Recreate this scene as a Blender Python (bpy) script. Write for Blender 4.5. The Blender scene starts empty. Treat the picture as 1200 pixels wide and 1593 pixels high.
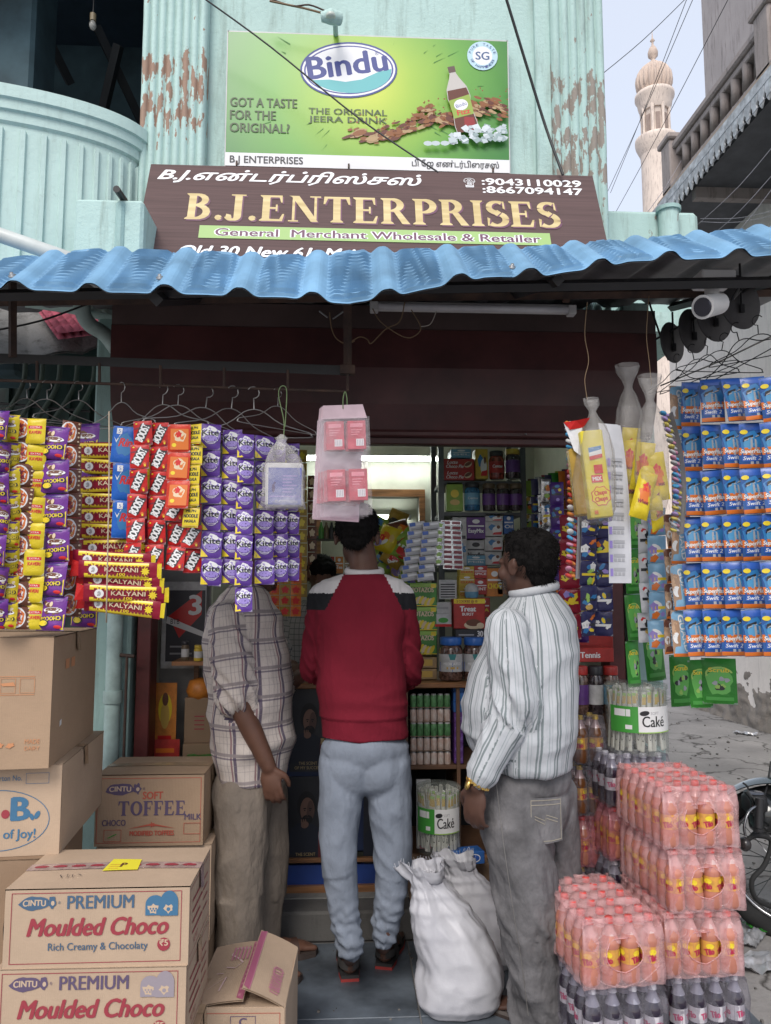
import bpy, bmesh, math, random
import numpy as np
from mathutils import Vector, Matrix, noise, Euler
random.seed(7)
SC = bpy.context.scene
COL = SC.collection
R = math.radians
# ------------------------------------------------------------------ camera, sky, sun, exposure
CAM_H, YAW, PITCH, FPX = 1.47, math.atan(60 / 1200), R(5.8), 1200.0
cam_d = bpy.data.cameras.new('camera')
cam = bpy.data.objects.new('camera', cam_d)
COL.objects.link(cam)
cam.location = (0, 0, CAM_H)
cam.rotation_euler = (R(90) + PITCH, 0, -YAW)
cam_d.sensor_fit = 'VERTICAL'
cam_d.sensor_height = 36
cam_d.lens = 36 * FPX / 1593
cam_d.clip_start = 0.05
cam_d.clip_end = 2000
SC.camera = cam
SC.view_settings.view_transform = 'Standard'
SC.view_settings.look = 'None'
SC.view_settings.gamma = 1
SC.view_settings.exposure = 0.6
world = bpy.data.worlds.new('World')
SC.world = world
world.use_nodes = True
wn = world.node_tree
sky = wn.nodes.new('ShaderNodeTexSky')
sky.sky_type = 'NISHITA'
sky.sun_disc = False
sky.sun_elevation = R(45)
sky.sun_rotation = R(200)
sky.dust_density = 3.0
sky.air_density = 1.0
sky.ozone_density = 1.0
hz = wn.nodes.new('ShaderNodeMix'); hz.data_type = 'RGBA'     # thin high cloud over the clear sky
hz.inputs[0].default_value = .62
hz.inputs[7].default_value = (4.7, 4.9, 5.4, 1)
wn.links.new(sky.outputs[0], hz.inputs[6])
wn.links.new(hz.outputs[2], wn.nodes['Background'].inputs[0])
wn.nodes['Background'].inputs[1].default_value = 0.15
sun_d = bpy.data.lights.new('sun', 'SUN')
sun_d.energy = 1.5
sun_d.angle = R(25)
sun_d.color = (1, .96, .9)
sun = bpy.data.objects.new('sun', sun_d)
COL.objects.link(sun)
# light comes from behind the camera, a little from the left and above
sun.rotation_euler = Vector((0.22, 0.75, -0.78)).to_track_quat('-Z', 'Y').to_euler()
try:
 SC.cycles.max_bounces = 8
 SC.cycles.transparent_max_bounces = 24
 SC.cycles.use_denoising = True
except Exception:
 pass
_r = Vector((math.cos(YAW), -math.sin(YAW), 0))
_f = Vector((math.sin(YAW) * math.cos(PITCH), math.cos(YAW) * math.cos(PITCH), math.sin(PITCH)))
_u = _r.cross(_f)
def ray(px, py): return _f * FPX + _r * (px - 600) + _u * (796.5 - py)
def at(px, py, Y):
 d = ray(px, py); return Vector((0, 0, CAM_H)) + d * (Y / d.y)
def ground(px, py, z=0):
 d = ray(px, py); return Vector((0, 0, CAM_H)) + d * ((z - CAM_H) / d.z)
def atx(px, py, X):
 d = ray(px, py); return Vector((0, 0, CAM_H)) + d * (X / d.x)
# ------------------------------------------------------------------ materials
MATS = {}
def N(nt, t, **k):
 n = nt.nodes.new(t)
 for a, b in k.items(): setattr(n, a, b)
 return n
def mixc(nt, fac, a, b):
 m = N(nt, 'ShaderNodeMix', data_type='RGBA')
 for s, v in ((0, fac), (6, a), (7, b)):
  if hasattr(v, 'is_linked'): nt.links.new(v, m.inputs[s])
  elif s == 0: m.inputs[0].default_value = v
  else: m.inputs[s].default_value = (*v[:3], 1)
 return m.outputs[2]
def ramp(nt, src, stops):
 r = N(nt, 'ShaderNodeValToRGB')
 el = r.color_ramp.elements
 while len(el) < len(stops): el.new(0.5)
 for e, (p, c) in zip(el, stops):
  e.position = p; e.color = (c, c, c, 1) if not hasattr(c, '__len__') else (*c[:3], 1)
 nt.links.new(src, r.inputs[0]); return r.outputs[0]
def noise_n(nt, vec, scale, detail=4, rough=.55, stretch=None):
 n = N(nt, 'ShaderNodeTexNoise')
 n.inputs['Scale'].default_value = scale; n.inputs['Detail'].default_value = detail
 n.inputs['Roughness'].default_value = rough
 if stretch:
  mp = N(nt, 'ShaderNodeMapping'); mp.inputs['Scale'].default_value = stretch
  nt.links.new(vec, mp.inputs[0]); vec = mp.outputs[0]
 nt.links.new(vec, n.inputs['Vector']); return n.outputs[0]
def newmat(name):
 m = bpy.data.materials.new(name); m.use_nodes = True
 nt = m.node_tree; b = nt.nodes['Principled BSDF']
 tc = N(nt, 'ShaderNodeTexCoord')
 return m, nt, b, tc
def mat(name, col, rough=.6, metal=0, var=.12, vs=6, bump=0, bs=80, spec=.5, alpha=1, emis=0, col2=None, stretch=None,
  trans=0, coat=0, gen=False, bdist=.002):
 key = name
 if key in MATS: return MATS[key]
 m, nt, b, tc = newmat(name)
 vec = tc.outputs['Object']
 oi = N(nt, 'ShaderNodeObjectInfo')
 av = N(nt, 'ShaderNodeVectorMath', operation='ADD')
 nt.links.new(vec, av.inputs[0]); nt.links.new(oi.outputs['Random'], av.inputs[1]); vec = av.outputs[0]
 if var:
  n = noise_n(nt, vec, vs, 5, .6, stretch)
  f = ramp(nt, n, [(.3, 0), (.7, 1)])
  c2 = col2 if col2 else tuple(c * (1 - var * 2.2) for c in col)
  c1 = col if col2 else tuple(min(1, c * (1 + var)) for c in col)
  nt.links.new(mixc(nt, f, c2, c1), b.inputs['Base Color'])
 else:
  b.inputs['Base Color'].default_value = (*col, 1)
 b.inputs['Roughness'].default_value = rough
 b.inputs['Metallic'].default_value = metal
 b.inputs['Specular IOR Level'].default_value = spec
 b.inputs['Alpha'].default_value = alpha
 b.inputs['Coat Weight'].default_value = coat
 b.inputs['Transmission Weight'].default_value = trans
 if emis:
  b.inputs['Emission Color'].default_value = (*col, 1); b.inputs['Emission Strength'].default_value = emis
 if bump:
  n2 = noise_n(nt, vec, bs, 4, .6, stretch)
  bp = N(nt, 'ShaderNodeBump'); bp.inputs['Strength'].default_value = bump; bp.inputs['Distance'].default_value = bdist
  nt.links.new(n2, bp.inputs['Height']); nt.links.new(bp.outputs[0], b.inputs['Normal'])
 MATS[key] = m; return m
def foil(name, col, rough=.34, spec=.32):      # crinkled glossy wrapper
 return mat(name, col, rough=rough, var=.08, vs=20, bump=.5, bs=55, spec=spec, bdist=.004)
def film(name, col, alpha=.25, rough=.12):    # clear plastic film
 if name in MATS: return MATS[name]
 m, nt, b, tc = newmat(name)
 out = nt.nodes['Material Output']
 tr = N(nt, 'ShaderNodeBsdfTransparent'); tr.inputs[0].default_value = (*[.55 + .45 * c for c in col], 1)
 b.inputs['Base Color'].default_value = (*col, 1); b.inputs['Roughness'].default_value = rough
 b.inputs['Specular IOR Level'].default_value = .8
 n = noise_n(nt, tc.outputs['Object'], 22, 5, .65)
 n3 = noise_n(nt, tc.outputs['Object'], 9, 3, .6)
 bp = N(nt, 'ShaderNodeBump'); bp.inputs['Strength'].default_value = .9; bp.inputs['Distance'].default_value = .012
 nt.links.new(n, bp.inputs['Height']); nt.links.new(bp.outputs[0], b.inputs['Normal'])
 mx = N(nt, 'ShaderNodeMixShader')
 f = ramp(nt, n3, [(.35, alpha * .6), (.7, min(1, alpha * 1.7))])
 nt.links.new(f, mx.inputs[0]); nt.links.new(tr.outputs[0], mx.inputs[1]); nt.links.new(b.outputs[0], mx.inputs[2])
 nt.links.new(mx.outputs[0], out.inputs[0])
 MATS[name] = m; return m
def ink(name, col=None, rough=.5):
 if 'ink_' + name in MATS: return MATS['ink_' + name]
 return mat('ink_' + name, col, rough=rough, var=0)
# ------------------------------------------------------------------ mesh builder
class MB:
 def __init__(s, T=None): s.v = []; s.f = []; s.m = []; s.sm = []; s.mats = []; s.T = T; s.uv = None
 def mi(s, m):
  if m not in s.mats: s.mats.append(m)
  return s.mats.index(m)
 def add(s, vs, fs, m, smooth=False):
  o = len(s.v); k = s.mi(m)
  if s.T is not None: vs = [s.T @ Vector(v) for v in vs]
  s.v.extend([tuple(v) for v in vs])
  for f in fs: s.f.append(tuple(i + o for i in f)); s.m.append(k); s.sm.append(smooth)
 def box(s, c, d, m, rot=None, bev=0):
  x, y, z = d[0] / 2, d[1] / 2, d[2] / 2
  if bev:
   b = min(bev, x * .9, y * .9, z * .9)
   vs = []
   for sx in (-1, 1):
    for sy in (-1, 1):
     for sz in (-1, 1):
      vs += [(sx * (x - b), sy * (y - b), sz * z), (sx * (x - b), sy * y, sz * (z - b)), (sx * x, sy * (y - b), sz * (z - b))]
   vs = [Vector(v) for v in vs]
   bm = bmesh.new()
   for v in vs: bm.verts.new(v)
   bmesh.ops.convex_hull(bm, input=bm.verts)
   bm.verts.index_update()
   fs = [[v.index for v in f.verts] for f in bm.faces]; vs = [v.co.copy() for v in bm.verts]; bm.free()
  else:
   vs = [Vector((a * x, b_ * y, c_ * z)) for a in (-1, 1) for b_ in (-1, 1) for c_ in (-1, 1)]
   fs = [(0, 1, 3, 2), (4, 6, 7, 5), (0, 4, 5, 1), (2, 3, 7, 6), (0, 2, 6, 4), (1, 5, 7, 3)]
  if rot is not None: vs = [rot @ v for v in vs]
  s.add([v + Vector(c) for v in vs], fs, m)
  return s
 def hexa(s, p, m):       # 8 corner points: bottom 4 (ccw), top 4
  s.add(p, [(3, 2, 1, 0), (4, 5, 6, 7), (0, 1, 5, 4), (1, 2, 6, 5), (2, 3, 7, 6), (3, 0, 4, 7)], m); return s
 def rings(s, rs, m, cap=True, smooth=True, closed=True):
  n = len(rs[0]); vs = [p for r in rs for p in r]; fs = []
  for i in range(len(rs) - 1):
   for j in range(n if closed else n - 1):
    k = (j + 1) % n
    fs.append((i * n + j, i * n + k, (i + 1) * n + k, (i + 1) * n + j))
  s.add(vs, fs, m, smooth)
  if cap and closed:
   s.add(rs[0], [tuple(reversed(range(n)))], m); s.add(rs[-1], [tuple(range(n))], m)
  return s
 def tube(s, pts, r, m, seg=8, cap=True, flat=1.0, up=None):
  pts = [Vector(p) for p in pts]; rs = []
  n = len(pts); rr = r if hasattr(r, '__len__') else [r] * n
  a = None
  for i, p in enumerate(pts):
   t = (pts[min(i + 1, n - 1)] - pts[max(i - 1, 0)]).normalized()
   if a is None:
    a = Vector(up) if up else (Vector((0, 0, 1)) if abs(t.z) < .9 else Vector((0, 1, 0)))
   a = (a - t * a.dot(t))
   a = a.normalized() if a.length > 1e-6 else t.orthogonal().normalized()
   b = t.cross(a)
   rs.append([p + (a * math.cos(w) * flat + b * math.sin(w)) * rr[i] for w in [2 * math.pi * j / seg for j in range(seg)]])
  return s.rings(rs, m, cap, seg > 5)
 def lathe(s, prof, m, seg=16, o=(0, 0, 0), smooth=True, cap=True, warp=None):
  rs = []
  for r, z in prof:
   rs.append([Vector((o[0] + r * math.cos(2 * math.pi * j / seg), o[1] + r * math.sin(2 * math.pi * j / seg), o[2] + z)) for j in range(seg)])
  if warp: rs = [[warp(p) for p in q] for q in rs]
  return s.rings(rs, m, cap, smooth)
 def grid(s, fn, nu, nv, m, smooth=True):
  vs = [fn(i / nu, j / nv) for j in range(nv + 1) for i in range(nu + 1)]
  w = nu + 1
  fs = [(j * w + i, j * w + i + 1, (j + 1) * w + i + 1, (j + 1) * w + i) for j in range(nv) for i in range(nu)]
  s.add(vs, fs, m, smooth); return s
 def mesh(s, name):
  me = bpy.data.meshes.new(name)
  me.from_pydata([tuple(v) for v in s.v], [], s.f)
  for m in s.mats: me.materials.append(m)
  me.polygons.foreach_set('material_index', s.m)
  me.polygons.foreach_set('use_smooth', s.sm)
  me.update(); return me
 def build(s, name, parent=None, loc=None, rot=None):
  return link(name, s.mesh(name), parent, loc, rot)
def link(name, me, parent=None, loc=None, rot=None):
 o = bpy.data.objects.new(name, me); COL.objects.link(o)
 if parent is not None: o.parent = parent
 if loc is not None: o.location = loc
 if rot is not None: o.rotation_euler = rot
 return o
def tag(o, label, cat, group=None):
 o['label'] = label; o['category'] = cat
 if group: o['group'] = group
 return o
def struct(o): o['kind'] = 'structure'; return o
def stuff(o, label=None, cat=None):
 o['kind'] = 'stuff'
 if label: tag(o, label, cat)
 return o
def thing(name, label, cat, loc=(0, 0, 0), rot=(0, 0, 0), group=None):
 o = bpy.data.objects.new(name, None); COL.objects.link(o)
 o.empty_display_size = .05
 o.location = loc; o.rotation_euler = rot
 return tag(o, label, cat, group)
# ------------------------------------------------------------------ lettering
_TXT = {}
def text2d(s, off=0.0, shear=0.0, sp=1.0):
 k = (s, off, shear, sp)
 if k in _TXT: return _TXT[k]
 c = bpy.data.curves.new('t', 'FONT'); c.body = s; c.offset = off; c.shear = shear; c.size = 1
 c.space_character = sp; c.resolution_u = 3; c.align_x = 'LEFT'
 o = bpy.data.objects.new('t', c); COL.objects.link(o)
 dg = bpy.context.evaluated_depsgraph_get(); e = o.evaluated_get(dg); me = e.to_mesh()
 vs = [(v.co.x, v.co.y) for v in me.vertices]; fs = [tuple(p.vertices) for p in me.polygons]
 e.to_mesh_clear(); bpy.data.objects.remove(o); bpy.data.curves.remove(c)
 _TXT[k] = (vs, fs); return _TXT[k]
_ST = {}
def stroke2d(pts, ws):
 out = []; n = len(pts); L = []; Rr = []
 for i in range(n):
  a = pts[max(0, i - 1)]; b = pts[min(n - 1, i + 1)]
  dx, dy = b[0] - a[0], b[1] - a[1]; l = math.hypot(dx, dy) or 1
  nx, ny = -dy / l, dx / l; w = (ws[i] if hasattr(ws, '__len__') else ws) / 2
  L.append((pts[i][0] + nx * w, pts[i][1] + ny * w)); Rr.append((pts[i][0] - nx * w, pts[i][1] - ny * w))
 for i in range(n - 1): out.append([L[i], Rr[i], Rr[i + 1], L[i + 1]])
 return out
def arc(cx, cy, rx, ry, a0, a1, n, w0, w1):    # width: w0 at horizontals, w1 at verticals of the bowl
 p = []; w = []
 for i in range(n + 1):
  a = R(a0 + (a1 - a0) * i / n); p.append((cx + rx * math.cos(a), cy + ry * math.sin(a))); w.append(w0 + (w1 - w0) * abs(math.cos(a)))
 return stroke2d(p, w)
def serif_glyph(ch):
 k, t = .2, .07   # stem and hairline
 def stem(x, y0=0, y1=1, s0=True, s1=True):
  q = [[(x, y0), (x + k, y0), (x + k, y1), (x, y1)]]
  for yy, d, on in ((y0, 1, s0), (y1, -1, s1)):
   if on: q += [[(x - .07, yy), (x + k + .07, yy), (x + k + .07, yy + d * .035), (x + k, yy + d * .1), (x, yy + d * .1), (x - .07, yy + d * .035)]]
  return q
 if ch == 'I': return stem(.07), .36
 if ch == 'B': return stem(.07) + arc(.27, .755, .24, .2, 90, -90, 8, t, k * .95) + arc(.27, .29, .3, .25, 90, -90, 8, t, k) + [[(.2, .92), (.28, .92), (.28, 1), (.2, 1)], [(.2, 0), (.28, 0), (.28, .08), (.2, .08)]], .74
 if ch == 'P': return stem(.07) + arc(.27, .72, .3, .245, 90, -90, 10, t, k), .7
 if ch == 'R': return stem(.07) + arc(.27, .735, .27, .23, 90, -90, 10, t, k) + [[(.33, .52), (.52, .5), (.74, .1), (.8, .0), (.58, 0)]], .84
 if ch == 'E': return stem(.07) + [[(.2, .92), (.6, .92), (.6, 1), (.2, 1)], [(.6, 1), (.52, .92), (.57, .72), (.61, .72)], [(.2, 0), (.62, 0), (.62, .08), (.2, .08)], [(.62, 0), (.67, .28), (.62, .28), (.54, .08)], [(.2, .47), (.46, .47), (.46, .54), (.2, .54)], [(.43, .38), (.48, .38), (.48, .64), (.43, .64)]], .72
 if ch == 'F': return stem(.07) + [[(.2, .92), (.6, .92), (.6, 1), (.2, 1)], [(.6, 1), (.52, .92), (.57, .72), (.61, .72)], [(.2, .47), (.46, .47), (.46, .54), (.2, .54)], [(.43, .38), (.48, .38), (.48, .64), (.43, .64)]], .66
 if ch == 'T': return stem(.27, s1=False) + [[(.02, .92), (.72, .92), (.72, 1), (.02, 1)], [(.02, 1), (.0, .7), (.05, .7), (.12, .92)], [(.72, 1), (.62, .92), (.69, .7), (.74, .7)]], .78
 if ch == 'N': return stem(.08, s1=False)[:1] and [[(.12, .0), (.19, 0), (.19, 1), (.12, 1)], [(.02, 0), (.29, 0), (.29, .05), (.02, .05)], [(.02, 1), (.3, 1), (.83, .0), (.64, 0), (.1, .96)], [(.72, 0), (.79, 0), (.79, 1), (.72, 1)], [(.6, .95), (.9, .95), (.9, 1), (.6, 1)]], .93
 if ch == 'J': return [[(.22, .15), (.42, .15), (.42, 1), (.22, 1)], [(.12, .95), (.52, .95), (.52, 1), (.12, 1)]] + arc(.19, .17, .13, .15, 0, -170, 8, t, k) + [[(.0, .1), (.12, .06), (.15, .2), (.02, .24)]], .56
 if ch == 'S': return arc(.33, .75, .22, .21, 50, 180, 8, .09, .17) + arc(.33, .74, .22, .2, 180, 255, 5, .17, .17) + stroke2d([(.27, .57), (.38, .47)], [.2, .2]) + arc(.3, .27, .25, .23, 60, 0, 5, .17, .19) + arc(.3, .26, .25, .22, 0, -135, 9, .09, .19) + [[(.5, .98), (.54, .98), (.56, .66), (.5, .7)], [(.04, .02), (.08, .02), (.12, .3), (.04, .34)]], .64
 if ch == 'O': return arc(.4, .5, .3, .45, 0, 360, 22, .08, .2), .82
 if ch == '.': return arc(.12, .09, .05, .05, 0, 360, 8, .1, .1), .27
 return [], .35
def serif2d(s):
 if s in _ST: return _ST[s]
 x = 0; q = []
 for ch in s:
  g, w = serif_glyph(ch)
  for i, p in enumerate(g): q.append([(a + x, b) for a, b in p])
  x += w + .04
 _ST[s] = (q, x); return _ST[s]
class Print:
 """flat print laid on a surface: fn(u,v,h) -> point, h = height above the surface"""
 def __init__(s, mb, fn, h=.0006, n=1): s.mb = mb; s.fn = fn; s.h = h; s.n = n; s.k = 0
 def nh(s): s.k += 1; return s.h + s.k * .00006
 def quad(s, a, b, c, d, m, n=None):
  n = n or s.n; h = s.nh()
  def f(u, v):
   p = [(1 - u) * (1 - v) * a[i] + u * (1 - v) * b[i] + u * v * c[i] + (1 - u) * v * d[i] for i in (0, 1)]
   return s.fn(p[0], p[1], h)
  s.mb.grid(f, n, n, m, s.n > 1); return s
 def rect(s, x0, y0, x1, y1, m, n=None): return s.quad((x0, y0), (x1, y0), (x1, y1), (x0, y1), m, n)
 def frame(s, x0, y0, x1, y1, w, m):
  s.rect(x0, y0, x1, y0 + w, m); s.rect(x0, y1 - w, x1, y1, m); s.rect(x0, y0 + w, x0 + w, y1 - w, m); return s.rect(x1 - w, y0 + w, x1, y1 - w, m)
 def poly(s, pts, m):
  h = s.nh(); s.mb.add([s.fn(x, y, h) for x, y in pts], [tuple(range(len(pts)))], m, False); return s
 def ell(s, cx, cy, rx, ry, m, seg=18, rot=0, wob=0):
  h = s.nh(); vs = [s.fn(cx, cy, h)]; fs = []; nr = 2 if s.n > 1 else 1
  ca, sa = math.cos(rot), math.sin(rot)
  for k in range(1, nr + 1):
   for i in range(seg):
    a = 2 * math.pi * i / seg; q = k / nr * (1 + wob * math.sin(a * 5 + cx * 90) + wob * .6 * math.sin(a * 9 + cy * 70))
    x, y = rx * q * math.cos(a), ry * q * math.sin(a)
    vs.append(s.fn(cx + x * ca - y * sa, cy + x * sa + y * ca, h))
  for i in range(seg):
   j = (i + 1) % seg; fs.append((0, 1 + i, 1 + j))
   if nr == 2: fs.append((1 + i, 1 + seg + i, 1 + seg + j, 1 + j))
  s.mb.add(vs, fs, m, s.n > 1); return s
 def ring(s, cx, cy, rx, ry, w, m, seg=24, a0=0, a1=360, rot=0):
  h = s.nh(); vs = []; fs = []; ca, sa = math.cos(rot), math.sin(rot)
  for i in range(seg + 1):
   a = R(a0 + (a1 - a0) * i / seg)
   for q in (0, w):
    x, y = (rx - q) * math.cos(a), (ry - q) * math.sin(a)
    vs.append(s.fn(cx + x * ca - y * sa, cy + x * sa + y * ca, h))
  for i in range(seg): fs.append((2 * i, 2 * i + 1, 2 * i + 3, 2 * i + 2))
  s.mb.add(vs, fs, m, False); return s
 def star(s, cx, cy, r, m, n=12, inner=.7):
  p = [(cx + r * (1 if i % 2 else inner) * math.cos(math.pi * i / n), cy + r * (1 if i % 2 else inner) * math.sin(math.pi * i / n)) for i in range(2 * n)]
  h = s.nh(); vs = [s.fn(cx, cy, h)] + [s.fn(x, y, h) for x, y in p]
  s.mb.add(vs, [(0, i + 1, (i + 1) % (2 * n) + 1) for i in range(2 * n)], m); return s
 def text(s, t, x, y, w, hgt, m, bold=0, shear=0, rot=0, align='C', ser=False, bend=None, sp=1.0, off=.012, cy=False):
  """fit text t into width w and cap height hgt; (x,y) = left/centre/right of the base line"""
  if ser:
   q, tw = serif2d(t); vs = []; fs = []; hh = []
   for i, p in enumerate(q):
    o = len(vs); vs += [(a + shear * b, b) for a, b in p]; fs.append(tuple(range(o, o + len(p)))); hh += [(i % 6) * .00005] * len(p)
   x0, x1, cap = 0, tw, 1.0
  else:
   vs, fs = text2d(t, 0, shear, sp)
   if not vs: return s
   x0 = min(v[0] for v in vs); x1 = max(v[0] for v in vs); cap = .69; hh = None
  sy = hgt / cap; sx = (w / (x1 - x0)) if w else sy
  tw = (x1 - x0) * sx
  ox = x - {'L': 0, 'C': tw / 2, 'R': tw}[align]
  oy = y - (hgt / 2 if cy else 0)
  ca, sa = math.cos(rot), math.sin(rot)
  reps = [(0, 0)]
  if bold and not ser:
   d = bold * hgt
   reps = [(-d, 0), (d, 0), (0, d * .6), (-d * .5, -d * .5)] if bold > .03 else [(-d, 0), (d, 0)]
  for (dx, dy) in reps:
   h = s.nh(); out = []
   for i, (a, b) in enumerate(vs):
    px, py = (a - x0) * sx + dx, b * sy + dy
    if bend: py += bend * ((px / tw - .5) ** 2 - .25) * hgt
    px += ox - x; py += oy - y
    out.append(s.fn(x + px * ca - py * sa, y + px * sa + py * ca, h + (hh[i] if hh else 0)))
   s.mb.add(out, fs, m)
  if ser: s.k += 5
  return s
def flat(o, ux, uy, nrm=None):
 o, ux, uy = Vector(o), Vector(ux).normalized(), Vector(uy).normalized()
 n = Vector(nrm).normalized() if nrm else ux.cross(uy)
 return lambda u, v, h: o + ux * u + uy * v + n * h
def cylmap(r, o=(0, 0, 0), a0=-math.pi / 2):
 o = Vector(o)
 return lambda u, v, h: o + Vector(((r + h) * math.cos(a0 + u / r), (r + h) * math.sin(a0 + u / r), v))
# ------------------------------------------------------------------ the setting
WY = 3.5                                   # facade plane of the shop
def wall_mat(name, base, stain, peel=None, streak=.5, bump=.35, edge=None):
 m, nt, b, tc = newmat(name); v = tc.outputs['Object']
 n1 = noise_n(nt, v, 2.2, 6, .6); n2 = noise_n(nt, v, 7, 6, .7, (3, 3, .35)); n3 = noise_n(nt, v, 30, 4, .7)
 c = mixc(nt, ramp(nt, n1, [(.35, 0), (.7, 1)]), tuple(x * .9 for x in base), tuple(min(1, x * 1.06) for x in base))
 c = mixc(nt, ramp(nt, n2, [(.52, 0), (.75, streak)]), c, stain)
 c = mixc(nt, ramp(nt, n3, [(.62, 0), (.72, .35)]), c, stain)
 if peel:
  n4 = noise_n(nt, v, 11, 5, .6, (2.2, 2.2, .8));
  sx = N(nt, 'ShaderNodeSeparateXYZ'); nt.links.new(v, sx.inputs[0])
  zz = N(nt, 'ShaderNodeMapRange'); zz.interpolation_type = 'SMOOTHSTEP'
  for i, q in enumerate(peel[1]): zz.inputs[1 + i].default_value = q
  zz.inputs[3].default_value = 0; zz.inputs[4].default_value = 1
  nt.links.new(sx.outputs[2], zz.inputs[0])
  z2 = N(nt, 'ShaderNodeMapRange'); z2.interpolation_type = 'SMOOTHSTEP'
  for i, q in enumerate(peel[2]): z2.inputs[1 + i].default_value = q
  z2.inputs[3].default_value = 1; z2.inputs[4].default_value = 0
  nt.links.new(sx.outputs[2], z2.inputs[0])
  mu = N(nt, 'ShaderNodeMath', operation='MULTIPLY'); nt.links.new(zz.outputs[0], mu.inputs[0]); nt.links.new(z2.outputs[0], mu.inputs[1])
  ad = N(nt, 'ShaderNodeMath', operation='MULTIPLY_ADD'); nt.links.new(mu.outputs[0], ad.inputs[0]); ad.inputs[1].default_value = .16; nt.links.new(n4, ad.inputs[2])
  c = mixc(nt, ramp(nt, ad.outputs[0], [(.655, 0), (.67, 1)]), c, peel[0])
 nt.links.new(c, b.inputs['Base Color']); b.inputs['Roughness'].default_value = .85
 bp = N(nt, 'ShaderNodeBump'); bp.inputs['Strength'].default_value = bump; bp.inputs['Distance'].default_value = .008
 nb = noise_n(nt, v, 45, 6, .65); nt.links.new(nb, bp.inputs['Height']); nt.links.new(bp.outputs[0], b.inputs['Normal'])
 MATS[name] = m; return m
MINT = (.42, .575, .545)
m_mint = wall_mat('mint plaster', MINT, (.24, .32, .29), streak=.85, bump=.6)
zl = at(270, 100, WY - .06).z
m_mintL = wall_mat('mint plaster peeling left', MINT, (.24, .33, .30), ((.30, .20, .15), (at(0, 240, WY).z - .05, at(0, 190, WY).z), (at(0, 110, WY).z, at(0, 80, WY).z + .05)))
m_mintR = wall_mat('mint plaster peeling right', (.385, .535, .505), (.20, .25, .23), ((.25, .22, .19), (at(0, 330, WY).z - .25, at(0, 230, WY).z), (at(0, 120, WY).z, at(0, 80, WY).z)), streak=.8)
m_mintD = wall_mat('mint plaster grimy', (.30, .44, .42), (.16, .21, .19), streak=.7)
m_white = wall_mat('cream plaster', (.78, .71, .66), (.36, .33, .30), streak=.5)
m_conc = wall_mat('concrete', (.24, .235, .22), (.12, .115, .105), streak=.5)
m_concd = wall_mat('shaded step concrete', (.105, .10, .095), (.05, .05, .048), streak=.6)  # shade at the step is put into the darker base colour, under the stains
m_road = wall_mat('road concrete', (.23, .22, .215), (.13, .125, .12), streak=.3)
m_stone = wall_mat('rough stone render', (.23, .20, .175), (.10, .09, .08), streak=.4, bump=1)
m_black = mat('black paint', (.018, .018, .02), .5, var=.2)
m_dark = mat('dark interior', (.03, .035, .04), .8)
m_steel = mat('dull steel', (.33, .34, .35), .42, metal=.8, var=.15, vs=20)
m_wire = mat('galvanised wire', (.42, .40, .38), .35, metal=.9, var=.1)
m_rust = mat('rusty iron', (.09, .05, .035), .8, var=.3, vs=15, col2=(.03, .02, .018))
m_wood = mat('varnished wood', (.30, .14, .06), .4, var=.25, vs=5, stretch=(1, 12, 12))
m_maroon = mat('maroon shutter paint', (.075, .022, .022), .42, var=.25, vs=3, bump=.1, bs=30)
m_maroon2 = mat('maroon door frame paint', (.105, .018, .018), .5, var=.2)
m_greyband = mat('dusty maroon hood', (.095, .062, .058), .6, var=.2, vs=2)
# ground
mb = MB(); mb.grid(lambda u, v: Vector((-60 + 120 * u, -40 + 160 * v, -.006)), 4, 4, m_road, False)
struct(mb.build('ground'))
# cracked concrete lane beside the shop
m, nt, b, tc = newmat('cracked lane concrete'); v = tc.outputs['Object']
n1 = noise_n(nt, v, 1.3, 6, .6); n2 = noise_n(nt, v, 26, 5, .7)
vo = N(nt, 'ShaderNodeTexVoronoi', feature='DISTANCE_TO_EDGE'); vo.inputs['Scale'].default_value = .9
nz = N(nt, 'ShaderNodeTexNoise'); nz.inputs['Scale'].default_value = 2.5; nz.inputs['Detail'].default_value = 6; nt.links.new(v, nz.inputs['Vector'])
va = N(nt, 'ShaderNodeVectorMath', operation='MULTIPLY_ADD'); va.inputs[1].default_value = (.9, .9, .9); nt.links.new(nz.outputs[1], va.inputs[0]); nt.links.new(v, va.inputs[2]); nt.links.new(va.outputs[0], vo.inputs['Vector'])
c = mixc(nt, ramp(nt, n1, [(.35, 0), (.65, 1)]), (.20, .19, .185), (.31, .295, .285))
c = mixc(nt, ramp(nt, n2, [(.5, 0), (.75, .5)]), c, (.15, .14, .135))
c = mixc(nt, ramp(nt, vo.outputs[0], [(.0, 1), (.022, 0)]), c, (.05, .045, .04))
nt.links.new(c, b.inputs['Base Color']); b.inputs['Roughness'].default_value = .85
bp = N(nt, 'ShaderNodeBump'); bp.inputs['Strength'].default_value = .6; bp.inputs['Distance'].default_value = .01; nt.links.new(n2, bp.inputs['Height']); nt.links.new(bp.outputs[0], b.inputs['Normal'])
m_lane = m
mb = MB(); mb.grid(lambda u, v: Vector((1.15 + 3.4 * u, -3 + 32 * v, .0 + .012 * noise.noise(Vector((u * 8, v * 60, 0))))), 24, 160, m_lane)
struct(mb.build('lane'))
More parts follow.
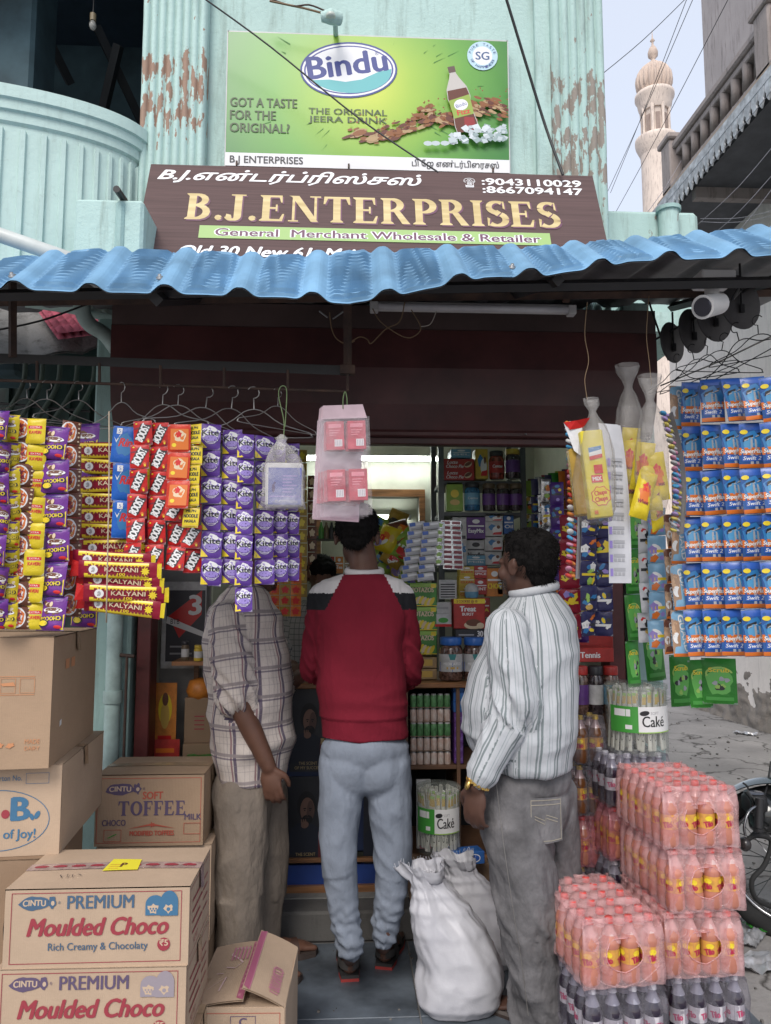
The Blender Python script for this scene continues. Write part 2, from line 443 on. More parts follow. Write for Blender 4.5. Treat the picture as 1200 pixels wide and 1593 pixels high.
# slate floor in front of the shop: single slabs with open joints
floor = MB(); floor.box((.1, 1.4, -.02), (2.3, 4.1, .02), mat('joint grout', (.05, .05, .05), .9))
fl = struct(floor.build('shop_floor'))
m_slate = mat('slate slab', (.105, .125, .150), .38, var=.3, vs=5, bump=.25, bs=25)
tw = .58; k = 0
slab = MB().box((0, 0, 0), (tw - .006, tw - .006, .016), m_slate, bev=.002).mesh('slab')
jx = ground(640, 1500).x
for i in range(-2, 2):
 for j in range(0, 7):
  x = jx + (i + .5) * tw; y = 3.4 - (j + .5) * tw
  link('slab', slab, fl, (x, y, -.004 + random.uniform(-.001, .001)), (0, 0, random.choice((0, math.pi))))
# step
mb = MB(); mb.box((.17, 3.95, .06), (2.25, 1.08, .125), m_concd, bev=.01); struct(mb.build('step'))
# ---------------- shop building
bld = thing('shop_building', 'mint green plastered two storey shop building with fluted pilasters', 'building', (0, 0, 0))
xl, xr = at(222, 240, WY).x, at(930, 200, WY).x
zt = 6.2
zb = at(0, 676, WY).z       # head of the shop opening
mb = MB()
mb.box(((xl + xr) / 2, WY + .1, (zt + zb) / 2), (xr - xl, .2, zt - zb), m_mint)
mb.build('front_wall', bld)
xo0, xo1 = at(240, 1000, WY).x, at(945, 950, WY).x    # opening
def fluted(name, x0, x1, y, z0, z1, n, m, depth=.05, side=0):
 nu = n * 8
 def f(u, v):
  w = abs(math.sin(u * n * math.pi)) ** .6
  x = x0 + (x1 - x0) * u; z = z0 + (z1 - z0) * v
  q = .0035 * noise.noise(Vector((x * 9, 1, z * 9))) + .005 * noise.noise(Vector((x * 2, 5, z * 3)))
  return Vector((x, y - .022 * w + q, z))
 mb = MB(); mb.grid(f, nu, 60, m)
 mb.box(((x0 + x1) / 2, y + depth / 2 + .004, (z0 + z1) / 2), (x1 - x0, depth, z1 - z0), m)
 return mb.build(name, bld)
fluted('pilaster', xl, at(322, 100, WY - .06).x, WY - .06, 2.6, zt, 8, m_mintL)
p0, p1 = at(858, 100, WY - .06).x, at(929, 100, WY - .06).x
fluted('pilaster', p0, xr + .02, WY - .06, 2.6, zt, 6, m_mintR)
# plain margin strips beside the flutes, second face step
mb = MB(); mb.box((at(840, 100, WY).x + .02, WY - .02, 4.4), (.1, .035, 3.6), m_mint, bev=.006); mb.build('wall_band', bld)
# side walls going back
MB().box((xr - .09, 6.7, 4.5), (.2, 6.0, 3.4), m_mint).build('side_wall', bld)
MB().box((xo1 + .26, 5.6, 1.4), (.1, 3.9, 2.8), m_mint).build('side_wall', bld)
MB().box(((xo1 + .2 + xr) / 2, 5.6, 2.8), (abs(xo1 + .3 - xr) + .3, 3.9, .1), m_mint).build('side_wall', bld)
# lower left pier and right pier
x0, x1 = at(148, 900, WY).x, at(216, 900, WY).x
mb = MB(); mb.box(((x0 + x1) / 2, WY + .05, 1.4), (x1 - x0, .3, 2.8), m_mintD, bev=.01); mb.build('pier', bld)
x2, x3 = at(968, 900, WY).x, at(1012, 900, WY).x
mb = MB(); mb.box(((x2 + x3) / 2, WY + .1, 1.4), (x3 - x2, .4, 2.8), m_mintD, bev=.01); mb.build('pier', bld)
# door frame, maroon
for a, b_ in ((216, 238), (944, 969)):
 xa, xb = at(a, 1000, WY - .05).x, at(b_, 1000, WY - .05).x
 MB().box(((xa + xb) / 2, WY - .02, 1.05), (xb - xa, .12, 2.1), m_maroon2, bev=.004).build('door_frame', bld)
# down pipe with elbow in front of the left pier
m_pipe = mat('mint painted pipe', (.36, .48, .46), .5, var=.15, vs=10)
px = at(180, 900, WY - .16).x
pt = [Vector((at(126, 440, 3.2).x, 3.25, at(126, 440, 3.2).z)), Vector((at(126, 480, 3.25).x, 3.27, at(126, 480, 3.25).z)), Vector((at(140, 505, 3.3).x, 3.3, at(140, 505, 3.3).z)),
 Vector((at(165, 522, 3.33).x, 3.33, at(165, 522, 3.33).z)), Vector((px, 3.36, at(180, 560, 3.34).z)), Vector((px, 3.36, 1.5)), Vector((px, 3.36, .02))]
def smooth(pts, n=4):
 out = []; p = [Vector(q) for q in pts]
 for i in range(len(p) - 1):
  a, b_, c_, d = p[max(i - 1, 0)], p[i], p[i + 1], p[min(i + 2, len(p) - 1)]
  for k in range(n):
   t = k / n
   out.append(.5 * ((2 * b_) + (c_ - a) * t + (2 * a - 5 * b_ + 4 * c_ - d) * t * t + (-a + 3 * b_ - 3 * c_ + d) * t ** 3))
 out.append(p[-1]); return out
pp = thing('drain_pipe', 'mint painted drain pipe bending down in front of the left pier', 'pipe', (px, 3.36, 0))
MB(Matrix.Translation((-px, -3.36, 0))).tube(smooth(pt[:5]) + pt[5:], .033, m_pipe, 14).build('pipe', pp)
MB(Matrix.Translation((0, .0, 1.0))).tube([(0, 0, 0), (0, 0, .05)], .04, m_pipe, 14).build('collar', pp)
cd = MB(); cx = at(197, 1050, 3.34).x
cd.tube([(cx, 3.34, .3), (cx, 3.34, at(0, 1020, 3.34).z)], .006, m_rust, 6); cd.tube([(cx - .03, 3.345, at(0, 1020, 3.34).z), (cx + .03, 3.34, at(0, 1022, 3.34).z)], .008, m_rust, 6)
tag(cd.build('iron_rod'), 'thin rusty rod with a short crossbar fixed to the mint pier', 'rod')
# shutter hood: lofted profile along x
Yf = 3.18
def hood():
 xa, xb = at(172, 560, Yf).x, at(1022, 560, Yf).x
 z1, z0 = at(600, 476, Yf).z, at(600, 680, Yf + .1).z
 prof = [(WY - .01, z1 + .02), (Yf, z1), (Yf, z1 - .1), (Yf - .004, z1 - .104), (Yf - .004, z1 - .27), (Yf + .02, z1 - .42), (Yf + .07, z1 - .52), (Yf + .1, z0), (WY - .01, z0)]
 t = thing('roller_shutter', 'dark maroon rolled up shutter housing above the shop opening', 'shutter', ((xa + xb) / 2, WY, z0))
 T = Matrix.Translation((-(xa + xb) / 2, -WY, -z0))
 for (i0, i1, m, nm) in ((0, 3, m_greyband, 'hood_top'), (3, 8, m_maroon, 'hood_face')):
  mb = MB(T); ps = prof[i0:i1 + 1] if i0 else prof[0:4]
  mb.rings([[Vector((xa, y, z)) for y, z in ps], [Vector((xb, y, z)) for y, z in ps]], m, cap=False, smooth=False, closed=False); mb.build(nm, t)
 for x in (xa, xb):
  mb = MB(T); mb.add([Vector((x, y, z)) for y, z in prof], [tuple(range(len(prof)))], m_maroon); mb.build('end_plate', t)
 # slats of the rolled curtain just visible at the lower edge
 for i in range(4):
  s = MB(T); z = z0 + .02 + i * .045
  s.box(((xa + xb) / 2, Yf + .085 - i * .012, z), (xb - xa - .02, .012, .036), m_maroon, bev=.004); s.build('slat', t)
 s = MB(T); s.box(((xa + xb) / 2, Yf + .14, z0 - .012), (xb - xa - .3, .05, .03), m_maroon, bev=.004); s.build('bottom_bar', t)
 for (px_, py_) in ((818, 676), (980, 660), (300, 672)):
  p = at(px_, py_, Yf + .065); MB(T).lathe([(.0, 0), (.006, 0), (.006, .004), (0, .004)], m_steel, 8, p).build('bolt', t)
 return t
hood()
# ---------------- interior of the shop
xi0, xi1, yb, zc = xo0 - .04, xo1 + .1, 5.2, 2.72
room = thing('shop_interior', 'cream walled interior of the small shop behind the counter', 'interior', (0, 0, 0))
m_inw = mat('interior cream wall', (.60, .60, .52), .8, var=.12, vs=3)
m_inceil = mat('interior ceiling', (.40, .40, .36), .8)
MB().box((xi0 - .05, (yb + WY) / 2 + .1, zc / 2), (.1, yb - WY, zc), m_inw).build('left_wall', room)
MB().box((xi1 + .05, (yb + WY) / 2 + .1, zc / 2), (.1, yb - WY, zc), m_inw).build('right_wall', room)
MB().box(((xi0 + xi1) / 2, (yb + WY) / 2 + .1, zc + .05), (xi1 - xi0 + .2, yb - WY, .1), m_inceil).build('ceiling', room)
d0, d1 = at(500, 800, yb).x, at(652, 800, yb).x; dz = at(600, 772, yb).z
back = MB()
back.box(((xi0 + d0) / 2, yb + .08, zc / 2), (d0 - xi0, .12, zc), m_inw)
back.box(((xi1 + d1) / 2, yb + .08, zc / 2), (xi1 - d1, .12, zc), m_inw)
back.box(((d0 + d1) / 2, yb + .08, (zc + dz) / 2), (d1 - d0, .12, zc - dz), m_inw)
back.build('back_wall', room)
MB().box((d0 - .02, yb + .0, dz / 2), (.04, .05, dz), m_wood).build('doorway_frame', room)
MB().box((d1 + .02, yb + .0, dz / 2), (.04, .05, dz), m_wood).build('doorway_frame', room)
MB().box(((d0 + d1) / 2, yb + .0, dz + .02), (d1 - d0 + .08, .05, .05), m_wood).build('doorway_frame', room)
MB().box(((d0 + d1) / 2, 6.6, 1.3), (1.6, .05, 2.6), m_inw).build('store_room_wall', room)
MB().box((d0 - .35, 5.95, 1.3), (.05, 1.3, 2.6), m_inw).build('store_room_wall', room)
MB().box((d1 + .35, 5.95, 1.3), (.05, 1.3, 2.6), m_inw).build('store_room_wall', room)
MB().box(((d0 + d1) / 2, 5.95, 2.62), (1.6, 1.4, .05), m_inw).build('store_room_ceiling', room)
MB().box(((xi0 + xi1) / 2, 4.4, .118), (xi1 - xi0, 1.7, .02), m_conc).build('inner_floor', room)
def tubelight(name, label, x0p, x1p, yp, Y, lit, col):
 a, b_ = at(x0p, yp, Y), at(x1p, yp, Y); L = b_.x - a.x; c_ = (a + b_) / 2
 t = thing(name, label, 'light', c_)
 MB().box((0, .02, .012), (L, .03, .03), mat('light batten', (.6, .6, .6), .5), bev=.003).build('batten', t)
 m = mat('glowing tube', col, emis=lit, var=0) if lit else mat('opal tube', (.55, .55, .58), .3)
 MB(Matrix.Rotation(R(90), 4, 'Y')).lathe([(.0, -L / 2 + .03), (.013, -L / 2 + .03), (.013, L / 2 - .03), (0, L / 2 - .03)], m, 10).build('tube', t, (0, -.01, 0))
 for s_ in (-1, 1): MB().box((s_ * (L / 2 - .015), 0, 0), (.03, .04, .035), mat('end cap', (.5, .5, .5), .4), bev=.003).build('end_cap', t)
tubelight('tube_light', 'lit white tube light high on the back wall inside the shop', 468, 690, 714, 5.1, 24, (.92, 1, .93))
tubelight('tube_light', 'second lit tube light on the store room wall beyond the inner doorway', 560, 640, 745 + 60, 6.5, 14, (.95, 1, .95))
tubelight('tube_light', 'unlit tube light batten fixed beneath the blue awning', 576, 895, 481, 2.75, 0, (1, 1, 1))
# ---------------- left bay: dark recess, curved balcony
lb = thing('balcony_room', 'dark recessed veranda behind the curved balcony at the upper left', 'veranda', (0, 0, 0))
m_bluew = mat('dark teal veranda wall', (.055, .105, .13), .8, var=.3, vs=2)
zb0 = at(150, 215, WY).z - .3
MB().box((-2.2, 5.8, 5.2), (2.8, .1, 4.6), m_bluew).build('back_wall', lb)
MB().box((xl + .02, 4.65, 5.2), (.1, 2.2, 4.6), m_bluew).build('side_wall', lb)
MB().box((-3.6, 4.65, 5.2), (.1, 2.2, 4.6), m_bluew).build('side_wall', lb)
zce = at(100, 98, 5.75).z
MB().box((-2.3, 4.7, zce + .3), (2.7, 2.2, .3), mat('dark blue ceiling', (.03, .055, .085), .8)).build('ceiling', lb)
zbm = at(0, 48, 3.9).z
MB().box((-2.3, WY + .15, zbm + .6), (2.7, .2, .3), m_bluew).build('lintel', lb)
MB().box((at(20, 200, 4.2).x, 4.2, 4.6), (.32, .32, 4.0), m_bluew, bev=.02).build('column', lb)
for (a, b_, c_, d_) in ((45, 0, 110, 130), (150, 40, 225, 200), (185, 70, 140, 260)):
 MB().tube([at(a, b_, 4.6), at(c_, d_, 5.0)], .035, mat('dark rafter', (.02, .025, .03), .8), 4).build('rafter', lb)
b1, b2 = at(145, -60, 3.9), at(145, 30, 3.9)
lamp = thing('light_bulb', 'bare bulb on a cord hanging in the dark veranda', 'bulb', b2)
MB().tube([(0, 0, .02), (0, 0, .5)], .004, m_black, 6).build('cord', lamp)
MB().tube([(0, 0, -.01), (0, 0, .03)], .016, mat('brass holder', (.25, .2, .12), .5), 10).build('holder', lamp)
MB().lathe([(.0, -.06), (.012, -.056), (.019, -.04), (.017, -.025), (.010, -.01)], mat('frosted glass', (.5, .5, .48), .2, alpha=.6), 12).build('bulb', lamp)
# curved balcony
zr = at(218, 217, WY).z
HB = zr - at(60, 455, 3.1).z
m_bal = wall_mat('balcony plaster', (.46, .605, .575), (.24, .30, .28), streak=.4)
bal = thing('balcony', 'curved mint green balcony wall with vertical fluting at the upper left', 'balcony', (-1.6, 3.3, zr - HB))
Tb = Matrix.Translation((1.6, -3.3, -(zr - HB)))
xR = at(222, 250, WY - .02).x
pw = math.log(.5)
def bal_xy(u, off=0):      # plan of the curve, u 0..1 from the wall end leftwards
 a = u * R(115)
 return Vector((xR - .02 - 1.35 * (1 - math.cos(a)) - .0 + (0), WY - .45 * math.sin(min(a, R(90))) if False else WY - (.42 + off) * math.sin(a), 0))
def bal_pt(u, off, z):
 rx, ry = 1.32, .44
 a = u * R(110)
 p = Vector((xR - rx + rx * math.cos(a), WY - ry * math.sin(a) - .01, z)); n = Vector((math.cos(a) / rx, -math.sin(a) / ry, 0)).normalized()
 return p + n * off
mb = MB(Tb)
prof = [(-.1, -HB), (-.0, -HB), (0, -.16), (.014, -.15), (.016, -.11), (.03, -.105), (.032, -.065), (.045, -.06), (.045, -.005), (.035, 0), (-.1, 0)]
mb.grid(lambda u, v: bal_pt(u, prof[round(v * (len(prof) - 1))][0], zr + prof[round(v * (len(prof) - 1))][1]), 48, len(prof) - 1, m_bal, False)
mb.build('parapet', bal)
for i in range(22):
 u0 = .02 + i / 22 * .97;
 mb = MB(Tb); w = .017
 for (o0, o1, zz0, zz1) in ((.0, .014, zr - HB, zr - .19),):
  mb.hexa([bal_pt(u0, -.005, zz0), bal_pt(u0 + w, -.005, zz0), bal_pt(u0 + w * .8, o1, zz0), bal_pt(u0 + w * .2, o1, zz0), bal_pt(u0, -.005, zz1), bal_pt(u0 + w, -.005, zz1), bal_pt(u0 + w * .8, o1, zz1 + .01), bal_pt(u0 + w * .2, o1, zz1 + .01)], m_bal)
 mb.build('rib', bal)
# patch block with rain spout below balcony, diagonal pipe
mb = MB(); c0, c1 = at(118, 310, 3.0), at(222, 400, 3.0)
tag(mb.box(((c0.x + c1.x) / 2, 3.12, (c0.z + c1.z) / 2 - .05), (c1.x - c0.x, .26, c0.z - c1.z + .1), m_mint, bev=.012).build('plaster_block'), 'plain mint plaster block below the curved balcony beside the brown signboard', 'block')
c = at(185, 300, 2.96)
sp = thing('rain_spout', 'short dark rain spout above a stained plaster rib on the left block', 'spout', c)
MB().tube([(0, -.03, 0), (0, .1, .01)], .014, m_black, 10).build('spout', sp)
MB().box((0, .03, -.16), (.035, .03, .28), m_mintD, bev=.01).build('rib', sp)
a, b_ = at(-40, 352, 2.6), at(105, 402, 2.6)
tag(MB().tube([a, b_, b_ + Vector((.1, .1, -.06))], .026, mat('white pvc pipe', (.55, .58, .56), .4), 12).build('plastic_pipe'), 'white plastic pipe running diagonally behind the awning at the left', 'pipe')
# right: low mint parapet block
c0, c1 = at(936, 325, 3.7), at(1090, 395, 3.7)
pb = thing('parapet_block', 'weathered mint parapet block with a capped pipe right of the brown signboard', 'parapet', (c0.x, 3.8, c1.z))
MB(Matrix.Translation((-c0.x, -3.8, -c1.z))).box(((c0.x + c1.x) / 2, 4.0, (c0.z + c1.z) / 2 - .2), (c1.x - c0.x, .6, c0.z - c1.z + .4), m_mintR, bev=.02).build('block', pb)
q = at(1040, 330, 3.66)
MB(Matrix.Translation((-c0.x, -3.8, -c1.z))).tube([q - Vector((0, 0, .3)), q], .05, m_mintR, 12).tube([q, q + Vector((0, 0, .02))], .062, m_mintD, 12).build('pipe_stub', pb)
# ---------------- right building with balustrade and valance
XB = 3.7
rb = thing('arcaded_building', 'weathered cream and grey building with balustraded gallery along the lane', 'building', (4.4, 8, 0))
m_cream = wall_mat('gallery cream', (.40, .31, .24), (.22, .17, .14), streak=.6)
m_grim = wall_mat('sooty grey plaster', (.32, .275, .26), (.10, .085, .08), streak=.9)
m_grim2 = wall_mat('tank wall plaster', (.36, .325, .32), (.13, .11, .11), streak=.95)
Tr = Matrix.Translation((-4.4, -8, 0))
MB(Tr).box((4.5, 6.2, 3.1), (.2, 7.8, 6.2), m_white).build('wall', rb)
MB(Tr).box((4.75, 9.4, 2.0), (.2, 1.8, 6.0), m_cream).build('wall', rb)
far = 9.05
zrail, zbase = atx(1035, 248, XB).z, atx(1033, 312, XB).z
far = atx(1035, 248, XB).y
near = 3.2
print('gallery', zrail, zbase, far)
L = far - near; ym = (far + near) / 2
MB(Tr).box((XB + .1, ym, zrail + .03), (.24, L + .1, .09), m_grim, bev=.02).build('top_rail', rb)
MB(Tr).box((XB + .1, ym, zrail - .05), (.16, L, .07), m_grim, bev=.01).build('top_rail', rb)
MB(Tr).box((XB + .13, ym, (zrail + zbase) / 2), (.04, L, zrail - zbase), m_grim).build('parapet_back', rb)
zbl = zbase + .0
MB(Tr).box((XB + .08, ym, zbl - .02), (.26, L, .12), m_grim, bev=.02).build('base_rail', rb)
MB(Tr).box((XB + .05, ym, zbl - .13), (.34, L, .1), m_cream, bev=.01).build('cornice', rb)
pj = 0
y = far - .12
while y > near:
 if pj % 9 == 0:
  MB(Tr).box((XB + .08, y, (zrail + zbl) / 2 + .03), (.26, .24, zrail - zbl + .16), m_grim, bev=.015).box((XB + .08, y, zrail + .14), (.32, .32, .07), m_grim, bev=.015).build('pedestal', rb); y -= .3
 else:
  MB(Tr).lathe([(.045, zbl), (.05, zbl + .1), (.03, zbl + .2), (.055, zrail - .35), (.045, zrail - .15), (.05, zrail - .06)], m_grim, 8, (XB + .06, y, 0)).build('baluster', rb); y -= .22
 pj += 1
# corrugated sheet eave with fretwork valance
def eave(u, v):
 x = XB + .35 - .62 * v; yy = near + L * u
 return Vector((x, yy, zbl - .17 - .16 * v + .012 * math.sin(u * L / .1 * 2 * math.pi)))
mb = MB(Tr); mb.grid(eave, int(L / .025), 3, m_rust); mb.build('eave_sheet', rb)
m_val = mat('pale blue grey fretwork board', (.50, .52, .55), .7, var=.25, vs=12)
xv = XB - .26
zv = zbl - .36
MB(Tr).box((xv, ym, zv + .02), (.02, L, .09), m_val).build('valance_board', rb)
n = int(L / .11)
tm = MB(); tm.hexa([(-.008, -.045, 0), (.008, -.045, 0), (.008, .045, 0), (-.008, .045, 0), (-.008, -.045, .16), (.008, -.045, .16), (.008, .045, .16), (-.008, .045, .16)], m_val)
tm = MB();
for s_, (pts) in ((0, [(-.05, .16), (-.05, .08), (-.03, .05), (-.035, .025), (0, -.03), (.035, .025), (.03, .05), (.05, .08), (.05, .16)]),):
 k = len(pts)
 tm.add([(-.007, a, z) for a, z in pts] + [(.007, a, z) for a, z in pts], [tuple(range(k)), tuple(reversed(range(k, 2 * k)))] + [(i, i + 1, k + i + 1, k + i) for i in range(k - 1)], m_val)
tme = tm.mesh('fret')
for i in range(n):
 link('fret', tme, rb, Vector((xv - .0, near + (i + .5) * .11, zv - .17)) + Vector((-4.4, -8, 0)))
MB(Tr).box((XB + .3, ym, zbl - .42), (.9, L, .05), mat('veranda soffit', (.10, .10, .11), .8)).build('soffit', rb)
for yy in (5.2, 7.4):
 MB(Tr).box((XB + .3, yy, zbl - .5), (.9, .09, .12), m_grim).build('beam', rb)
t0 = atx(1092, 60, 4.6)
MB(Tr).box((4.6 + 1.5, t0.y - 1.2, zrail + 1.2), (3, 2.4, 3.6), m_grim2, bev=.03).build('tank_room', rb)
# rough stone plinth along the lane
pl = MB()
def plin(u, v):
 yy = 4.2 + 5.9 * u; z = .62 * v
 x = 4.36 + .06 * v + .035 * noise.fractal(Vector((yy * 4, z * 6, 1)), .8, 2, 4)
 return Vector((x, yy, z))
pl.grid(plin, 260, 26, m_stone); pl.box((4.5, 7.1, .3), (.1, 5.9, .62), m_stone)
tag(pl.build('stone_plinth'), 'rough brown stone plinth along the far side of the lane', 'wall')
# ---------------- minaret
mq = at(1024, 300, 26); MY = 26
s_ = MY / 1200
def mz(py): return at(1024, py, MY).z
mnt = thing('minaret', 'slender cream minaret with ribbed dome and two balconies against the sky', 'minaret', (mq.x, MY, 0))
m_min = wall_mat('minaret lime plaster', (.68, .58, .51), (.22, .17, .16), streak=1)
m_min2 = wall_mat('minaret dome plaster', (.56, .45, .38), (.15, .10, .09), streak=1)
r = s_ * 1.0
MB().lathe([(25 * r, 0), (25 * r, mz(258)), (26 * r, mz(240))], m_min, 20).build('shaft', mnt)
MB().lathe([(25 * r, mz(245)), (28 * r, mz(238)), (33 * r, mz(228)), (34 * r, mz(222)), (34 * r, mz(218)), (22 * r, mz(214))], m_min, 28).build('balcony', mnt)
MB().lathe([(20 * r, mz(218)), (20 * r, mz(172)), (24 * r, mz(168))], m_min, 16).build('lantern', mnt)
for i in range(8):
 a = i * math.pi / 4 + .2
 MB().tube([(22 * r * math.cos(a), 22 * r * math.sin(a), mz(216)), (22 * r * math.cos(a), 22 * r * math.sin(a), mz(190)), (22 * r * math.cos(a), 22 * r * math.sin(a), mz(172))], [2.6 * r, 2.2 * r, 3.4 * r], m_min, 8).build('column', mnt)
 a += math.pi / 8
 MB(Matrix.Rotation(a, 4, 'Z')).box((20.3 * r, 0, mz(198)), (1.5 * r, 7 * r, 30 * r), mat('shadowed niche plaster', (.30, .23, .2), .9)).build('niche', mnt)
MB().lathe([(23 * r, mz(176)), (27 * r, mz(168)), (29 * r, mz(158)), (32 * r, mz(154)), (32 * r, mz(149)), (20 * r, mz(145))], m_min, 28).build('balcony', mnt)
nrib = 20
mb = MB(); rs = []
for (rr, py) in ((20, 148), (25, 142), (28, 134), (28.5, 126), (27, 118), (22, 110), (15, 104), (7, 100)):
 rs.append([Vector((rr * r * (1 + .07 * math.cos(nrib * 2 * math.pi * j / 120)) * math.cos(2 * math.pi * j / 120), rr * r * (1 + .07 * math.cos(nrib * 2 * math.pi * j / 120)) * math.sin(2 * math.pi * j / 120), mz(py))) for j in range(120)])
mb.rings(rs, m_min2); mb.build('dome', mnt)
MB().lathe([(7 * r, mz(103)), (9 * r, mz(99)), (4 * r, mz(96)), (3 * r, mz(93)), (8 * r, mz(88)), (8.5 * r, mz(82)), (6 * r, mz(76)), (2 * r, mz(71)), (1.6 * r, mz(66)), (4 * r, mz(64)), (1.2 * r, mz(60)), (.2 * r, mz(47))], m_min2, 14).build('finial', mnt)
# ------------------------------------------------------------------ signboards
def ad_board():
 tl, br = at(356, 46, WY - .05), at(792, 262, WY - .05)
 W_, H_ = br.x - tl.x, tl.z - br.z
 H_ = at(573, 50, WY - .05).z - at(573, 256, WY - .05).z
 o = Vector((tl.x, WY - .07, tl.z - H_ - .02))
 t = thing('advertising_board', 'green printed drink advertisement board with oval logo and bottle on the upper wall', 'signboard', (o.x + W_ / 2, WY - .05, o.z))
 m, nt, b, tc = newmat('green ad print'); v = tc.outputs['Object']
 sx = N(nt, 'ShaderNodeVectorMath', operation='DISTANCE'); nt.links.new(v, sx.inputs[0]); sx.inputs[1].default_value = (0, 0, H_ * .62)
 sc = N(nt, 'ShaderNodeMath', operation='MULTIPLY'); nt.links.new(sx.outputs['Value'], sc.inputs[0]); sc.inputs[1].default_value = 1.35 / W_ * 1.2
 nz = noise_n(nt, v, 3, 2); ad = N(nt, 'ShaderNodeMath', operation='MULTIPLY_ADD'); nt.links.new(nz, ad.inputs[0]); ad.inputs[1].default_value = .14; nt.links.new(sc.outputs[0], ad.inputs[2])
 c = ramp(nt, ad.outputs[0], [(.12, (.50, .58, .06)), (.34, (.30, .47, .05)), (.62, (.12, .33, .045)), (.95, (.04, .19, .035))])
 nt.links.new(c, b.inputs['Base Color']); b.inputs['Roughness'].default_value = .3
 mb = MB(); mb.box((0, .0, H_ / 2), (W_, .03, H_), m, bev=.002); mb.build('panel', t)
 fr = mat('pale board edge', (.5, .5, .5), .5)
 for d in (-1, 1): MB().box((d * (W_ / 2), .004, H_ / 2), (.008, .036, H_ + .01), fr).build('edge_strip', t)
 MB().box((0, .004, H_ + .002), (W_, .036, .006), fr).build('edge_strip', t)
 MB().box((0, .004, -.002), (W_, .036, .006), m_rust).build('edge_strip', t)
 for bx in (-.46, -.07, .44): MB().box((bx * W_, -.018, .012), (.008, .006, .022), m_rust).build('clip', t)
 mb = MB(); fn = flat((-W_ / 2, -.0155, 0), (1, 0, 0), (0, 0, 1)); p = Print(mb, fn)
 k = W_ / 434.0; H0 = H_
 def X(x): return (x - 357) * k
 def Yp(y, x=573): return H_ - (y - 45 - (x - 357) * .041) * k
 wh, nv, dg = ink('white', (.72, .72, .74)), ink('navy', (.035, .05, .22)), ink('dark green grey', (.06, .09, .04))
 p.rect(0, 0, W_, 21 * k, wh)
 # swooshes in the green
 for i in range(26):
  a = random.uniform(0, 6.28); r0 = random.uniform(.3, .5) * W_; r1 = r0 + random.uniform(.02, .1)
  cx, cy = W_ * .5, H_ * .58
  x0, y0, x1, y1 = cx + r0 * math.cos(a), cy + r0 * .55 * math.sin(a), cx + r1 * math.cos(a), cy + r1 * .55 * math.sin(a)
  if 0.01 < min(x0, x1) and max(x0, x1) < W_ - .01 and .07 < min(y0, y1) and max(y0, y1) < H_ - .01:
   p.poly([(x0, y0), (x1, y1 + .004), (x0 + .002, y0 + .006)], ink('mid green', (.05, .2, .03)))
 cx, cy = X(543), Yp(110, 543)
 p.ell(cx, cy, 75 * k, 46 * k, nv, 40, .06); p.ell(cx, cy, 72 * k, 43 * k, wh, 40, .06)
 p.ell(cx, cy, 69 * k, 40 * k, ink('navy2', (.05, .06, .25)), 40, .06); p.ell(cx, cy, 66.5 * k, 38 * k, wh, 40, .06)
 tl_ = ink('teal', (.12, .42, .44));
 pts = []
 for i in range(15):
  a = R(-150 + 140 * i / 14); pts.append((cx + 66 * k * math.cos(a), cy + 38 * k * math.sin(a)))
 pts += [(cx + 66 * k, cy + 4 * k), (cx + 45 * k, cy - 2 * k), (cx + 20 * k, cy - 15 * k), (cx - 5 * k, cy - 20 * k), (cx - 30 * k, cy - 17 * k)]
 p.poly(pts, tl_)
 p.text('Bindu', cx, cy - 8 * k, 122 * k, 36 * k, nv, bold=.045, rot=.16)
 p.text('®', X(586), Yp(86, 586), 6 * k, 6 * k, nv)
 for i, s in enumerate(('GOT A TASTE', 'FOR THE', 'ORIGINAL?')):
  p.text(s, X(363), Yp(168 + 20.5 * i, 363), (101, 69, 90)[i] * k, 14.5 * k, dg, bold=.03, align='L')
 p.text('THE ORIGINAL', X(482), Yp(181, 482), 120 * k, 9.5 * k, dg, bold=.03, align='L')
 p.text('JEERA DRINK', X(482), Yp(194, 482), 120 * k, 9.5 * k, dg, bold=.03, align='L')
 bk = ink('black', (.03, .03, .035))
 p.text('B J ENTERPRISES', X(364), 5 * k, 110 * k, 11 * k, bk, bold=.02, align='L')
 p.text('பி ேஜ எண்டர்பிைரசஸ்', X(640), 7 * k, 134 * k, 9 * k, bk, align='L'); p.text('பி ேஜ எண்டர்பிைரசஸ்', X(640) + .0012, 7 * k, 134 * k, 9 * k, bk, align='L')
 # SG badge
 sx_, sy_ = X(751), Yp(88, 751)
 p.ell(sx_, sy_, 24 * k, 24 * k, ink('pale blue', (.42, .60, .68)), 28); p.ell(sx_, sy_, 15.5 * k, 15.5 * k, wh, 24)
 p.text('SG', sx_, sy_, 21 * k, 13 * k, ink('slate blue', (.05, .10, .22)), bold=.04, cy=True)
 for i, ch in enumerate('PURE TASTE'):
  a = R(160 - 140 * i / 9); p.text(ch, sx_ + 18.5 * k * math.cos(a), sy_ + 18.5 * k * math.sin(a) - 1.5 * k, 3.6 * k, 4 * k, nv, rot=a - R(90)) if ch != ' ' else 0
 for i, ch in enumerate('OF HAPPINESS'):
  a = R(-160 + 140 * i / 11); p.text(ch, sx_ + 19.5 * k * math.cos(a), sy_ + 19.5 * k * math.sin(a) - 1.5 * k, 3.4 * k, 4 * k, nv, rot=a + R(90)) if ch != ' ' else 0
 # splash of cola
 br1, br2, br3 = ink('cola', (.12, .035, .02), .2), ink('cola light', (.24, .09, .03), .2), ink('cola pale', (.40, .27, .14), .2)
 rnd = random.Random(3)
 path = [(562, 216), (580, 222), (600, 220), (620, 212), (640, 205), (655, 192), (668, 184), (684, 190), (700, 196), (716, 188), (736, 178), (750, 180), (764, 168), (778, 176), (787, 186)]
